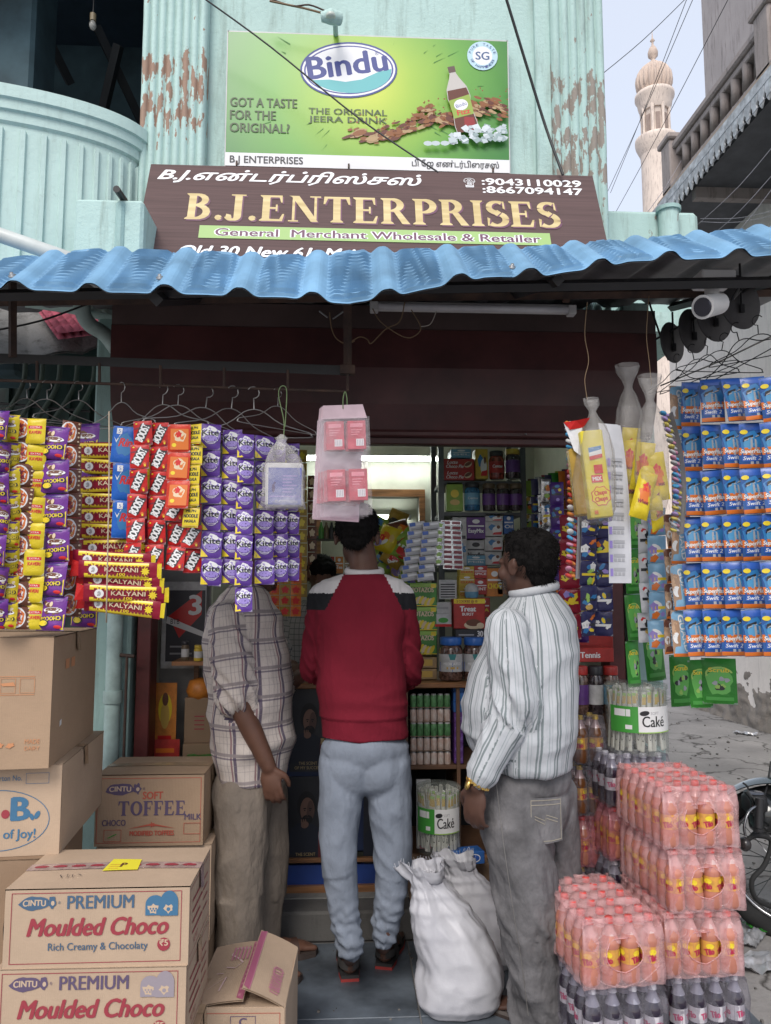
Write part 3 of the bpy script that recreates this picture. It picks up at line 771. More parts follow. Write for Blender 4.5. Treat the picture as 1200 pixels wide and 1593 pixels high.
 for (a, b_) in path:
  for q in range(16):
   s = rnd.uniform(2, 8) * k
   x, y = X(a + rnd.gauss(0, 9)), Yp(b_ + rnd.gauss(0, 5.5), a)
   if x < W_ - s * 1.2: p.ell(x, y, s * rnd.uniform(.8, 1.6), s * rnd.uniform(.3, .7), rnd.choice((br1, br1, br2, br2, br3)), 14, rnd.uniform(.0, .7) if a < 690 else -.3, .07)
 for q in range(60):
  a, b_ = rnd.choice(path); p.ell(min(W_ - .01, X(a + rnd.gauss(0, 16))), Yp(b_ - rnd.uniform(0, 30), a), rnd.uniform(.8, 2) * k, rnd.uniform(.8, 2) * k, br2, 8)
 # bottle, tilted
 T = lambda x, y: (X(726) + (x * math.cos(.24) - y * math.sin(.24)) * k, Yp(216, 726) + (x * math.sin(.24) + y * math.cos(.24)) * k)
 def bp(pts, m): p.poly([T(x, y) for x, y in pts], m)
 out = [(-17, 0), (17, 0), (18, 12), (15, 40), (18, 56), (16, 72), (8, 88), (5, 96), (5, 104), (-5, 104), (-5, 96), (-8, 88), (-16, 72), (-18, 56), (-15, 40), (-18, 12)]
 bp(out, ink('bottle glass', (.50, .47, .44), .15)); bp([(-16, 0), (16, 0), (17, 12), (14, 40), (17, 56), (15, 70), (-15, 70), (-17, 56), (-14, 40), (-17, 12)], br1)
 bp([(-5, 0), (14, 0), (14, 20), (0, 24)], ink('cola red', (.28, .03, .03), .2))
 bp([(-16, 24), (16, 26), (17, 58), (-17, 54)], ink('label green', (.25, .36, .05)));
 q = T(0, 44); p.ell(q[0], q[1], 11 * k, 9 * k, wh, 16, .24); p.text('Bindu', q[0], q[1], 17 * k, 6 * k, nv, rot=.4, cy=True)
 q = T(1, 32); p.text('Fizz', q[0], q[1], 20 * k, 8 * k, ink('red', (.55, .03, .03)), rot=.24, bold=.05, cy=True)
 bp([(-5.6, 98), (5.6, 98), (5.6, 108), (-5.6, 108)], ink('cap brown', (.09, .05, .04)))
 # ice
 for q in range(80):
  x = rnd.uniform(700, 784); y = rnd.uniform(208, 234);
  if y < 222 and x < 722: continue
  s = rnd.uniform(3.5, 8); a = rnd.uniform(0, 1.5); g = rnd.uniform(.38, .75)
  p.poly([(X(x) + s * k * math.cos(a + i * math.pi / 2), max(22 * k, Yp(y, x) + s * .8 * k * math.sin(a + i * math.pi / 2))) for i in range(4)], rnd.choice((ink('ice', (.48, .54, .56), .2), ink('ice2', (.30, .38, .38), .2), ink('ice3', (.62, .67, .70), .2))))
 for x in (664, 676, 690): p.ell(X(x), Yp(236, x), 7 * k, 4 * k, ink('ice'), 8)
 mb.build('print', t)
ad_board()
def name_board():
 Yt = 3.36
 tl, tr_ = at(236, 261, Yt), at(921, 275, Yt)
 zb_ = at(500, 452, 3.1).z
 W_ = tr_.x - tl.x; xc = (tl.x + tr_.x) / 2; zt_ = (tl.z + tr_.z) / 2
 dirv = (Vector((0, 3.1 - Yt, zb_ - zt_)))
 Hh = dirv.length; up = -dirv.normalized(); roll = 0
 tilt = math.atan2(Yt - 3.1, zt_ - zb_)
 t = thing('shop_signboard', 'brown signboard with gold serif shop name leaning out above the blue awning', 'signboard', (xc, 3.1, zb_), (-tilt, 0, 0))
 # local frame: x right, z up the board, y into the wall
 m = mat('brown flex with fine stripes', (.098, .058, .056), .8, var=.12, vs=3, stretch=(1, 1, 45))
 sk = .0
 # the board widens slightly towards its foot
 w2 = W_ / 2
 MB().hexa([(-w2 * 1.0 - .01, -.012, 0), (w2 * 1.0 + .01, -.012, 0), (w2 + .01, .012, 0), (-w2 - .01, .012, 0), (-w2, -.012, Hh), (w2, -.012, Hh), (w2, .012, Hh), (-w2, .012, Hh)], m).build('panel', t)
 mb = MB(); p = Print(mb, flat((-w2, -.0125, 0), (1, 0, 0), (0, 0, 1)))
 k = W_ / 690.0
 # px coordinates on the board: u from left edge, v down from the top edge, both in picture px near the top
 wh = ink('sign white', (.78, .78, .80)); go = mat('gold print', (.64, .52, .27), .5, var=.3, vs=9, col2=(.44, .33, .14), stretch=(.3, 1, 4)); gr = ink('sign green', (.30, .45, .16)); pl = ink('plum', (.13, .05, .09)); bk = ink('black', (.03, .03, .035))
 def V(y): return Hh - y * k * 1.2
 p.text('B.J.என்டர்ப்ரிஸ்சஸ்', 14 * k, V(27), 402 * k, 20 * k, wh, bold=.05, shear=.35, align='L')
 p.text('☎', 492 * k, V(25), 18 * k, 14 * k, wh, align='C')
 p.text(':9043110029', 512 * k, V(22), 156 * k, 14 * k, wh, bold=.06, align='L')
 p.text(':8667094147', 512 * k, V(37), 156 * k, 14 * k, wh, bold=.06, align='L')
 # serif name with dark shadow
 for dx, dy, mm in ((2.4, -2.4, pl), (0, 0, go)):
  p.text('B.J.ENTERPRISES', (62 + dx) * k, V(97 - dy), 566 * k, 54 * k, mm, ser=True, align='L')
 p.quad((86 * k, V(128)), (606 * k, V(128)), (606 * k, V(107)), (86 * k, V(107)), gr)
 for dx in (-1.2, 1.2): p.text('General  Merchant Wholesale & Retailer', 110 * k + dx * k, V(123.5), 480 * k, 14.5 * k, wh, bold=.09, align='L')
 p.text('General  Merchant Wholesale & Retailer', 110 * k, V(123.5), 480 * k, 14.5 * k, pl, bold=.035, align='L')
 p.text('Old 30 New 61, Main', 62 * k, V(157), 265 * k, 19 * k, wh, bold=.05, shear=.25, align='L')
 mb.build('lettering', t)
 for d in (-.8, .8): MB().box((d * w2, .03, Hh * .5), (.03, .03, Hh), m_rust).build('strut', t)
name_board()
# ------------------------------------------------------------------ blue tile-profile awning
m_blue = mat('sky blue coated sheet', (.17, .33, .50), .65, var=.16, vs=4, bump=.05, bs=20, spec=.3)
m_blueu = mat('grey sheet underside', (.17, .17, .18), .6, var=.2)
m_blueb = mat('blue sheet emboss', (.10, .27, .52), .4, var=.08)
AYf = 2.12
edge_px = [(-60, 452), (0, 452), (105, 455), (215, 455), (330, 458), (440, 462), (540, 474), (600, 466), (690, 448), (760, 435), (860, 430), (1000, 405), (1100, 402), (1260, 398)]
top_px = [(-60, 402), (0, 402), (150, 387), (300, 388), (400, 395), (560, 390), (700, 386), (850, 380), (950, 372), (1000, 368), (1100, 362), (1260, 350)]
def interp(tab, x):
 for (a, b_), (c_, d_) in zip(tab, tab[1:]):
  if a <= x <= c_:
   t = (x - a) / (c_ - a); return b_ + (d_ - b_) * t
 return tab[-1][1] if x > tab[0][0] else tab[0][1]
def edge_z(x):      # height of the drip edge along x (metres), low in the middle of the span
 px = (x - .05 * AYf) * FPX / AYf + 600
 return at(px, interp(edge_px, px), AYf).z
def kink(x):        # sheet rises from the drip edge to the kink
 px = (x - .05 * AYf) * FPX / AYf + 600
 Y2 = AYf + .26; px2 = (x - .05 * Y2) * FPX / Y2 + 600
 return at(px2, interp(top_px, px2) + 9, Y2).z
PER = .2065; PH = at(375, 400, AYf).x
def wave(x):
 t = ((x - PH) / PER + .5) % 1 - .5
 a = abs(t)
 return .030 * math.exp(-(a / .155) ** 2.6) - .012 * (1 - math.cos(math.pi * (a - .5))) * .5 + .004 * math.sin(x * 5.3)
def awn(x, s, off=0):      # s metres up the sheet from the drip edge
 z0, z1 = edge_z(x), kink(x)
 L1 = math.hypot(.26, z1 - z0); dy, dz = .26 / L1, (z1 - z0) / L1
 zr_ = at(600, 430, 3.42).z
 if s < L1: p = Vector((x, AYf + dy * s, z0 + dz * s)); n = Vector((0, -dz, dy))
 else:
  q = s - L1; L2 = 1.05; p = Vector((x, AYf + .26 + min(q / L2, 1) * (3.42 - AYf - .26), z1 + min(q / L2, 1) * (zr_ - z1) * .55)); n = Vector((0, -.3, .95))
 w = wave(x)
 t = abs(((x - PH) / PER + .5) % 1 - .5)
 e = 0
 if s < L1 * 1.5 and t > .17:            # embossed steps across the pans
  ph = (s / .026 + .25 * (noise.noise(Vector((x * 14, 0, 2))))) % 1
  e = .022 * max(0, 1 - ph * 1.25) * (1 if ph > .12 else ph / .12) * min(1, (t - .17) * 10) * (1 if s > .012 else 0)
 wob = .004 * noise.noise(Vector((x * 6, s * 5, 3)))
 return p + n * (w + e + off + wob)
aw = thing('awning', 'sky blue tile profile sheet awning running across the whole shop front', 'awning', (0, AYf, edge_z(0)))
Ta = Matrix.Translation((0, -AYf, -edge_z(0)))
def strip_s(j, n): return (j / 128) * .42 if j <= 128 else .42 + (j - 128) / 8 * .95
cuts = [-1.75, at(253, 400, AYf).x, at(797, 400, AYf).x, 1.95]
for i in range(3):
 x0, x1 = cuts[i] - .03, cuts[i + 1] + .0
 nx = int((x1 - x0) / .0075); mb = MB(Ta)
 off = .003 * (i % 2)
 mb.grid(lambda u, v: awn(x0 + (x1 - x0) * u, strip_s(round(v * 136), 72), off), nx, 136, m_blue, False)
 n0 = len(mb.v)
 mb.grid(lambda u, v: awn(x0 + (x1 - x0) * u, strip_s(round(v * 136), 72), off - .004), nx // 2, 136, m_blueu)
 mb.build('sheet', aw)
for (px_, py_) in ((250, 433), (797, 409), (20, 436)):
 q = at(px_, py_, AYf + .05); b_ = awn(q.x, .075) + Vector((0, -.004, .004))
 tS = thing; mb = MB(Ta @ Matrix.Translation(b_) @ Matrix.Rotation(R(50), 4, 'X'))
 mb.lathe([(0, .012), (.005, .012), (.006, .004), (.011, .003), (.011, 0), (0, 0)], m_steel, 10); mb.build('screw', aw)
def bar(name, a, b_, r, m, parent=None, seg=4):
 return MB().tube([a, b_], r, m, seg).build(name, parent)
# purlins
for (Y, ya, yb_, r) in ((AYf + .12, 462, 436, .018), (2.75, 470, 452, .02)):
 MB(Ta).tube([at(-150, ya, Y), at(1350, yb_, Y)], r, m_rust if Y > 2.5 else m_black, 4).build('purlin', aw)
for x in (-1.5, -.55, .62, 1.5):
 MB(Ta).tube([Vector((x, AYf + .05, edge_z(x) - .0)), Vector((x, 3.4, at(600, 470, 3.4).z))], .02, m_black, 4).build('rafter', aw)
# ------------------------------------------------------------------ iron hanging rack at the left, under the awning
RY = 2.55
rk = thing('hanging_rack', 'black iron hanging rack with flat bar and lower rod under the awning at the left', 'rack', at(300, 600, RY))
T = Matrix.Translation(-at(300, 600, RY))
MB(T).hexa([at(-80, 561, RY), at(545, 584, RY), at(545, 584, RY + .03), at(-80, 561, RY + .03), at(-80, 547, RY), at(545, 569, RY), at(545, 569, RY + .03), at(-80, 547, RY + .03)], m_black).build('flat_bar', rk)
rod = [at(-80, 589, RY), at(540, 609, RY)]
MB(T).tube(rod, .005, m_rust, 6).build('rod', rk)
for x in (58, 155, 250, 349, 448, 541): MB(T).tube([at(x, 560 + x * .035, RY), at(x, 591 + x * .033, RY)], .005, m_rust, 6).build('drop_rod', rk)
MB(T).tube([at(541, 470, RY), at(541, 578, RY)], .014, m_rust, 4).build('hanger_bar', rk)
MB(T).tube([at(20, 440, RY), at(20, 556, RY)], .014, m_rust, 4).build('hanger_bar', rk)
MB(T).box(at(541, 576, RY), (.05, .03, .03), m_rust).build('bracket', rk)
def rodz(px): return at(px, 591 + px * .032, RY)
_hang = None
def hanger_mesh(m):
 mb = MB(); w, h = .165, .07
 hook = [(0, 0, .0)] + [(.0 + .018 * math.cos(a), 0, .052 + .018 * math.sin(a)) for a in [R(-90 + 30 * i) for i in range(9)]]
 mb.tube([Vector(p) for p in hook], .0019, m, 6)
 mb.tube(smooth([(0, 0, 0), (-.03, 0, -.008), (-w * .5, 0, -.045), (-w, 0, -h), (-w - .008, 0, -h - .008), (-w, 0, -h - .016), (0, 0, -h - .017), (w, 0, -h - .016), (w + .008, 0, -h - .008), (w, 0, -h), (w * .5, 0, -.045), (.03, 0, -.008), (0, 0, 0)], 3), .0019, m, 6)
 return mb.mesh('hanger_wire')
hm = hanger_mesh(m_wire)
ords = ['first', 'second', 'third', 'fourth', 'fifth', 'sixth', 'seventh', 'eighth', 'ninth', 'tenth', 'eleventh', 'twelfth']
for i, (x, yaw, s) in enumerate(((44, 60, .9), (75, 40, .9), (124, 50, .9), (190, -35, .95), (254, -20, 1), (278, 15, 1.), (321, 25, 1.1), (361, 35, 1.1), (396, 15, 1.1), (433, 40, .9))):
 p = rodz(x)
 o = link('wire_hanger', hm, None, (p.x, p.y, p.z - .066 * s), (R(random.uniform(-5, 5)), R(random.uniform(-4, 8)), R(yaw)))
 o.scale = (s, s, s)
 tag(o, '%s wire clothes hanger from the left on the iron rod%s' % (ords[i], ', hung with packets' if i != 3 else ''), 'hanger', 'wire hangers on the iron rod')
# cctv camera, junction box, discs, hangers at the right
def cctv():
 q = at(1110, 436, 2.3)
 t = thing('security_camera', 'white bullet security camera under the awning at the right', 'camera', q)
 wm = mat('white plastic', (.62, .62, .62), .4, var=.05)
 MB().box((0, 0, 0), (.11, .08, .044), wm, bev=.005).build('junction_box', t)
 MB().tube([(-.01, -.01, -.02), (-.012, -.01, -.055)], .022, wm, 12).build('mount', t)
 ax = Vector((-.105, -.07, -.045)).normalized(); c0 = Vector((.015, 0, -.075));
 body = MB(); body.tube([c0, c0 + ax * .1, c0 + ax * .101], [.034, .036, .037], wm, 18); body.build('body', t)
 MB().tube([c0 + ax * .1, c0 + ax * .106], [.030, .027], mat('lens glass', (.02, .02, .03), .1), 18).build('lens', t)
 MB().tube(smooth([(.05, 0, 0), (.08, .0, -.02), (.07, .02, -.05), (.10, .03, -.02)]), .006, m_black, 6).build('cable', t)
cctv()
ds = thing('disc_rack', 'row of four dark round metal discs on rods under the awning at the right', 'rack', at(1110, 520, 2.7))
T = Matrix.Translation(-at(1110, 520, 2.7))
m_disc = mat('dark grey painted disc', (.055, .052, .055), .7, var=.25)
for i, (x, y, rx, ry, Y) in enumerate(((1046, 533, 14, 33, 2.9), (1078, 515, 15, 36, 2.8), (1111, 492, 17, 42, 2.7), (1151, 470, 22, 45, 2.6))):
 c = at(x, y, Y); r = ry * Y / FPX
 Mr = T @ Matrix.Translation(c) @ Matrix.Rotation(R(36 - i * 5), 4, 'Z') @ Matrix.Rotation(R(90), 4, 'X')
 MB(Mr).lathe([(0, -.004), (r, -.004), (r + .002, 0), (r, .004), (0, .004)], m_disc, 32).build('disc', ds)
 MB(T).tube([c + Vector((.0, -.012, -r * .3)), c + Vector((0, -.012, r + .04))], .004, m_black, 6).build('rod', ds)
 MB(T).box(c + Vector((0, -.014, -r * .3)), (.014, .012, .03), m_black).build('clip', ds)
MB(T).tube([at(1040, 560, 2.9), at(1010, 470, 3.0)], .004, m_black, 6).build('rod', ds)
MB(T).tube([at(1020, 528, 2.95), at(1200, 430, 2.5)], .005, m_black, 6).build('rod', ds)
# rail with wire hangers above the razor packs
ry0, ry1 = at(1028, 600, 2.95), at(1290, 480, 2.3)
tag(MB().tube([ry0, at(1125, 560, 2.68), ry1], .003, m_wire, 6).build('hanging_wire'), 'taut sloping wire above the blue razor packets at the right', 'wire')
hm2 = hanger_mesh(m_black)
for i, (x, y, Y, yaw, s) in enumerate(((1052, 575, 2.8, 20, .85), (1080, 560, 2.75, 35, .9), (1100, 552, 2.7, 15, .95), (1123, 545, 2.65, 40, .9), (1150, 530, 2.55, 25, 1.0), (1180, 520, 2.5, 45, .95))):
 p = at(x, y, Y)
 o = link('wire_hanger', hm2, None, p, (0, R(random.uniform(-14, 14)), R(yaw + 90)))
 o.scale = (s, s, s)
 tag(o, '%s dark wire hanger from the left in the tangle above the razor packets' % ords[i], 'hanger', 'dark wire hangers at the right')
# loose wires below the awning
def cable(name, pts, r, m, label, grp=None, n=5):
 pts = [Vector(p) for p in pts]
 return tag(MB().tube(smooth(pts, n), r, m, 6).build(name), label, 'wire' if 'wire' in name else 'cable', grp)
m_cab = mat('tan electric wire', (.20, .13, .07), .6, var=.1)
Yc = 2.7
cable('electric_wire', [at(x, y, Yc) for x, y in ((513, 486), (516, 510), (524, 527), (540, 535), (552, 530))], .0022, m_cab, 'tan wire loop hanging from the awning beside the iron bracket')
cable('electric_wire', [at(x, y, Yc) for x, y in ((546, 532), (560, 524), (572, 528), (578, 534), (600, 512), (622, 500), (630, 470))], .0022, m_cab, 'tan wire looping between the bracket and the unlit tube batten')
cable('electric_wire', [at(x, y, Yc) for x, y in ((580, 480), (592, 500), (620, 520), (640, 525), (655, 510), (640, 482))], .002, m_cab, 'wide loop of brown wire below the middle of the tube batten')
cable('electric_wire', [at(x, y, Yc) for x, y in ((655, 508), (670, 504), (679, 484))], .0016, mat('pale wire', (.5, .45, .4), .5), 'short pale wire end below the tube batten')
cable('electric_wire', [at(x, y, 2.3) for x, y in ((914, 470), (910, 520), (916, 560), (910, 590), (914, 622))], .0012, m_cab, 'thin twisted wire holding the bag with the yellow box')
cable('electric_wire', [at(x, y, 2.35) for x, y in ((1010, 460), (1006, 520), (1010, 560), (1014, 600))], .0012, m_cab, 'thin twisted wire holding the bags of yellow packets')
for k_, (a, b_) in enumerate((((497, 484), (510, 494)), ((534, 485), (518, 496)))):
 tag(MB().tube([at(*a, Yc - .02), at(*b_, Yc - .02)], .003, m_steel, 6).build('metal_clip'), ('left' if k_ == 0 else 'right') + ' prong of the small pale metal clip on the wire loop', 'clip', 'clip prongs')
# ------------------------------------------------------------------ neighbour's shed at the left
nb_ = thing('neighbour_shed', 'dark green neighbouring shed with stained cement sheet roof at the left', 'shed', at(60, 700, 4.3))
T = Matrix.Translation(-at(60, 700, 4.3))
m_gdark = mat('dark green shed paint', (.018, .045, .04), .6, var=.3, vs=4)
q0, q1 = at(-260, 450, 4.6), at(165, 1300, 4.6)
MB(T).box(((q0.x + q1.x) / 2, 4.65, 1.5), (q1.x - q0.x, .1, 3.0), m_gdark).build('wall', nb_)
MB(T).box(((q0.x + q1.x) / 2, 4.68, 3.6), (q1.x - q0.x, .08, 1.4), m_white).build('upper_wall', nb_)
for i in range(5):
 x = at(5 + i * 32, 700, 4.55).x; MB(T).box((x, 4.58, 1.4), (.02, .03, 2.6), m_gdark).build('door_rib', nb_)
m_asb = wall_mat('stained cement sheet', (.27, .265, .26), (.09, .085, .08), streak=.95, bump=.6)
A, B_, C_, D_ = at(-150, 600, 3.35), at(168, 541, 3.95), at(172, 425, 4.5), at(-150, 455, 4.1)
def roof(u, v, off=0):
 p = A.lerp(B_, u).lerp(D_.lerp(C_, u), v)
 return p + Vector((0, 0, .028 * abs(math.sin((u * .8 + v * .0) * 2 * math.pi * 2.2)) + off))
mb = MB(T); mb.grid(lambda u, v: roof(u, v), 90, 12, m_asb); mb.grid(lambda u, v: roof(u, v, -.012), 90, 12, m_asb); mb.build('roof', nb_)
# pink egg trays
m_pink = mat('pink moulded pulp', (.62, .14, .20), .85, var=.2, vs=20)
e0, e1, e2, e3 = at(90, 548, 3.7), at(165, 538, 3.85), at(128, 496, 4.1), at(56, 500, 3.95)
def tray(u, v, dz):
 p = e0.lerp(e1, u).lerp(e3.lerp(e2, u), v)
 return p + Vector((0, 0, .07 + dz + .022 * (abs(math.sin(u * 6 * math.pi)) * abs(math.sin(v * 5 * math.pi)) - .3)))
for k in range(2):
 mb = MB(); mb.grid(lambda u, v: tray(u, v, k * .03), 48, 40, m_pink)
 tag(mb.build('egg_tray'), ('lower' if k == 0 else 'upper') + ' pink egg tray stacked on the cement sheet roof', 'egg tray', 'pink egg trays')
# curved grille bars below the roof
gr = thing('iron_grille', 'curved green iron grille in front of the neighbouring shed', 'grille', at(60, 650, 3.6))
T = Matrix.Translation(-at(60, 650, 3.6))
mg = mat('green grille paint', (.06, .09, .07), .6, var=.3)
for i in range(5):
 x = 10 + i * 27
 MB(T).tube(smooth([at(x - 60, 720, 3.6), at(x - 5, 650, 3.6), at(x + 25, 600, 3.6), at(x + 30, 560, 3.6)]), .012, mg, 6).build('bar', gr)
MB(T).tube([at(-60, 622, 3.62), at(140, 640, 3.62)], .006, m_black, 6).build('bar', gr)
cable('cable', [at(-40, 520, 2.9), at(60, 500, 3.0), at(140, 472, 3.1), at(180, 462, 3.15), at(240, 462, 3.15)], .004, m_black, 'black cable sagging in front of the cement sheet roof')
cable('cable', [at(310, -8, 3.2), at(420, 72, 3.25), at(560, 185, 3.25), at(682, 268, 3.2)], .004, m_black, 'black cable crossing diagonally in front of the green advertisement')
cable('cable', [at(786, -8, 3.2), at(822, 110, 3.3), at(850, 200, 3.35), at(876, 272, 3.3)], .0065, m_black, 'thick black cable running down beside the green advertisement')
# weathered lamp fitting at the top
q = at(515, 24, 3.3)
fx = thing('wall_lamp', 'mint painted lamp fitting with twisted wires at the top of the wall', 'lamp', q)
MB().tube([(-.045, 0, -.01), (.0, 0, -.005), (.045, .02, .0)], [.02, .035, .028], m_mint, 12).build('fitting', fx)
MB().lathe([(0, -.012), (.02, -.008), (.024, 0), (.02, .01)], mat('frosted lens', (.5, .55, .5), .3), 12, (-.0, -.02, -.02)).build('lens', fx)
MB().tube([(.02, .03, .0), (.02, .22, .02)], .012, m_mint, 8).build('arm', fx)
MB().tube(smooth([(-.04, 0, .01), (-.12, 0, .03), (-.2, 0, .045), (-.28, 0, .06)]), .005, m_cab, 6).build('wire', fx)
MB().tube(smooth([(-.03, -.01, .015), (-.1, -.01, .04), (-.18, 0, .04), (-.3, 0, .08)]), .004, m_rust, 6).build('wire', fx)
# street wires at the right
for i, (a, b_, Ya, Yb) in enumerate(((( 925, 125), (1075, -10), 6, 6), ((940, 310), (1082, -10), 9, 6), ((950, 300), (1072, -10), 9, 6), ((950, 345), (1135, -5), 9, 5.5), ((1085, 350), (1225, 200), 3.9, 3.4), ((1085, 385), (1225, 245), 3.9, 3.4), ((1050, 320), (1225, 110), 8, 5), ((1000, 340), (1060, 250), 7, 8), ((1090, 345), (1225, 330), 5, 4), ((1090, 340), (1225, 322), 5, 4), ((1090, 420), (1225, 262), 3.9, 3.4))):
 mid = (at(*a, Ya) + at(*b_, Yb)) / 2 - Vector((0, 0, .03))
 tag(MB().tube(smooth([at(*a, Ya), mid, at(*b_, Yb)]), .0016 if Ya < 6 else .0032, mat('pale overhead cable', (.30, .29, .32), .5) if i > 3 else m_black, 5).build('overhead_wire'),
  ['thin wire crossing the sky above the minaret', 'dark wire passing left of the minaret dome', 'second dark wire rising beside the minaret', 'wire crossing the minaret shaft towards the tank room', 'pale cable under the fretwork valance, upper one', 'pale cable under the fretwork valance, lower one', 'cable running along the gallery eave', 'short wire at the foot of the minaret', 'level pale cable right of the parapet block, lower of two', 'level pale cable right of the parapet block, upper of two', 'lowest sloping pale cable above the right end of the awning'][i], 'wire', 'overhead wires')
# ------------------------------------------------------------------ hanging goods
def puff_fn(w, h, d, seam=.12, back=False):
 s = -1 if not back else 1
 def f(u, v, hh=0):       # u in -w/2..w/2, v in 0..-h (downwards)
  a = max(0, 1 - (2 * u / w) ** 2); t = min(1, max(0, -v / h)); q = min(1, min(t, 1 - t) / seam)
  z = d * (a ** .6) * (q * (2 - q)) ** .8
  z += .0011 * noise.noise(Vector((u * 95, v * 60, w * 40)))
  return Vector((u, s * (z * .5 + abs(hh)), v))
 return f
def sachet(name, w, h, d, base, deco, seed=0, crimp=None, nu=8, nv=10):
 mb = MB(); fr = puff_fn(w, h, d); bk = puff_fn(w, h, d * .7, back=True)
 mb.grid(lambda u, v: fr((u - .5) * w, -h + v * h), nu, nv, base)
 mb.grid(lambda u, v: bk((.5 - u) * w, -h + v * h), nu // 2, nv // 2, base)
 if crimp:
  for i, y in enumerate((0, -h)):
   for k in range(3):
    q = y + (-.002 - k * .0022 if i == 0 else .002 + k * .0022)
    mb.add([fr(-w / 2, q, .0002), fr(w / 2, q, .0002), fr(w / 2, q - .001, .0008), fr(-w / 2, q - .001, .0008)], [(0, 1, 2, 3)], crimp)
 if deco: deco(Print(mb, lambda u, v, hh: fr(u, v, hh), h=.0005, n=4), w, h)
 return mb.mesh(name)
I = ink
I('w', (.72, .72, .72), .35); I('k', (.02, .02, .022), .35); I('y', (.72, .55, .03), .3); I('r', (.55, .02, .02), .3); I('o', (.60, .15, .02), .3)
I('pur', (.13, .05, .30), .3); I('dpur', (.06, .025, .16), .3); I('lil', (.27, .20, .52), .3); I('b', (.03, .10, .40), .3); I('lb', (.03, .17, .40), .3); I('g', (.06, .30, .05), .3)
I('br', (.14, .05, .025), .4); I('cr', (.65, .52, .35), .4); I('mar', (.20, .015, .03), .3); I('gold', (.55, .36, .08), .3); I('grey', (.35, .35, .37), .4); I('lg', (.30, .50, .10), .35); I('pk', (.70, .25, .30), .4)
def d_kite(p, w, h):
 p.ell(0, -h * .45, w * .46, h * .30, I('lil')); p.ell(0, -h * .36, w * .44, h * .25, I('w'), wob=.12)
 p.ell(w * .05, -h * .62, w * .36, h * .18, I('dpur')); p.ell(w * .02, -h * .57, w * .33, h * .12, I('lil'))
 for i in range(3): p.ring(w * .02, -h * (.60 + i * .05), w * (.36 - i * .06), h * (.13 - i * .02), w * .018, I('lil' if i % 2 else 'w'), 14, 180, 360)
 for i in range(7):
  a = R(30 + i * 20); p.poly([(w * .12 * math.cos(a), -h * .3 + h * .1 * math.sin(a)), (w * .40 * math.cos(a + .05), -h * .3 + h * .24 * math.sin(a)), (w * .14 * math.cos(a + .16), -h * .3 + h * .12 * math.sin(a))], I('w'))
 p.poly([(-w * .48, -h * .97), (-w * .12, -h * .95), (-w * .48, -h * .66)], I('y'))
 p.text('Kite', 0, -h * .46, w * .80, h * .21, I('k'), bold=.05, rot=.06)
def d_boost(p, w, h):
 p.quad((-w * .48, -h * .3), (w * .48, -h * .16), (w * .48, -h * .30), (-w * .48, -h * .36), I('mar')); p.poly([(w * .1, -h * .96), (w * .46, -h * .95), (w * .46, -h * .7)], I('mar'))
 p.quad((-w * .48, -h * .78), (w * .08, -h * .86), (w * .46, -h * .20), (-w * .06, -h * .12), I('k'))
 p.text('BOOST', -w * .0, -h * .49, h * .72, w * .42, I('w'), bold=.06, rot=1.08, cy=True)
 p.ell(w * .28, -h * .80, w * .08, h * .06, I('o')); p.ell(-w * .32, -h * .12, w * .06, h * .03, I('y')); p.ell(w * .30, -h * .86, w * .05, h * .05, I('y'))
def d_choc(p, w, h):      # printed upside down
 p.poly([(-w * .48, -h * .97), (w * .48, -h * .97), (w * .48, -h * .52), (-w * .05, -h * .80), (-w * .48, -h * .42)], I('y'))
 p.rect(-w * .5, -h * .13, w * .5, -h * .04, I('dpur'))
 for i in range(9): p.ell(random.uniform(-.25, .35) * w, -h * random.uniform(.2, .5), w * .09, h * .05, I(('br', 'cr', 'br')[i % 3]), 10, random.random() * 3)
 p.ell(w * .1, -h * .42, w * .32, h * .08, I('w')); p.ell(w * .1, -h * .40, w * .26, h * .05, I('br'))
 p.text('CHOCOS', w * .06, -h * .60, w * .74, h * .13, I('k'), bold=.09, rot=math.pi + .08); p.text('CHOCOS', w * .05, -h * .61, w * .68, h * .11, I('y'), bold=.05, rot=math.pi + .08)
 p.ell(-w * .18, -h * .80, w * .20, h * .11, I('k')); p.ell(-w * .18, -h * .80, w * .15, h * .08, I('y')); p.ell(w * .33, -h * .9, w * .12, h * .05, I('r'))
 p.rect(-w * .44, -h * .25, -w * .30, -h * .16, I('w'))
def d_choc2(p, w, h): d_choc(p, w, h)
def d_noodle(p, w, h):
 for y in (.08, .92): p.rect(-w * .5, -h * y - h * .02, w * .5, -h * y + h * .02, I('gold'))
 p.text('MILPN', 0, -h * .26, w * .6, h * .13, I('k'), bold=.05); p.text('NOODLE', 0, -h * .52, w * .86, h * .17, I('k'), bold=.06); p.text('MASALA', 0, -h * .76, w * .7, h * .14, I('k'), bold=.05)
def d_bowl(p, w, h):      # seasoning sachet with a bowl picture
 p.rect(-w * .5, -h, w * .5, -h * .0, I('br')); p.ell(-w * .16, -h * .5, w * .42, h * .44, I('w')); p.ell(-w * .16, -h * .5, w * .36, h * .38, I('o'), 16, 0, .06); p.ell(-w * .2, -h * .5, w * .28, h * .30, I('mar'), 14, 0, .15)
 for i in range(8): p.ell(-w * random.uniform(-.05, .4), -h * random.uniform(.25, .75), w * .05, h * .04, I(('cr', 'r', 'gold')[i % 3]), 8)
 for i in range(5): p.ell(w * .38, -h * (.1 + i * .19), w * .06, h * .04, I('cr'), 8)
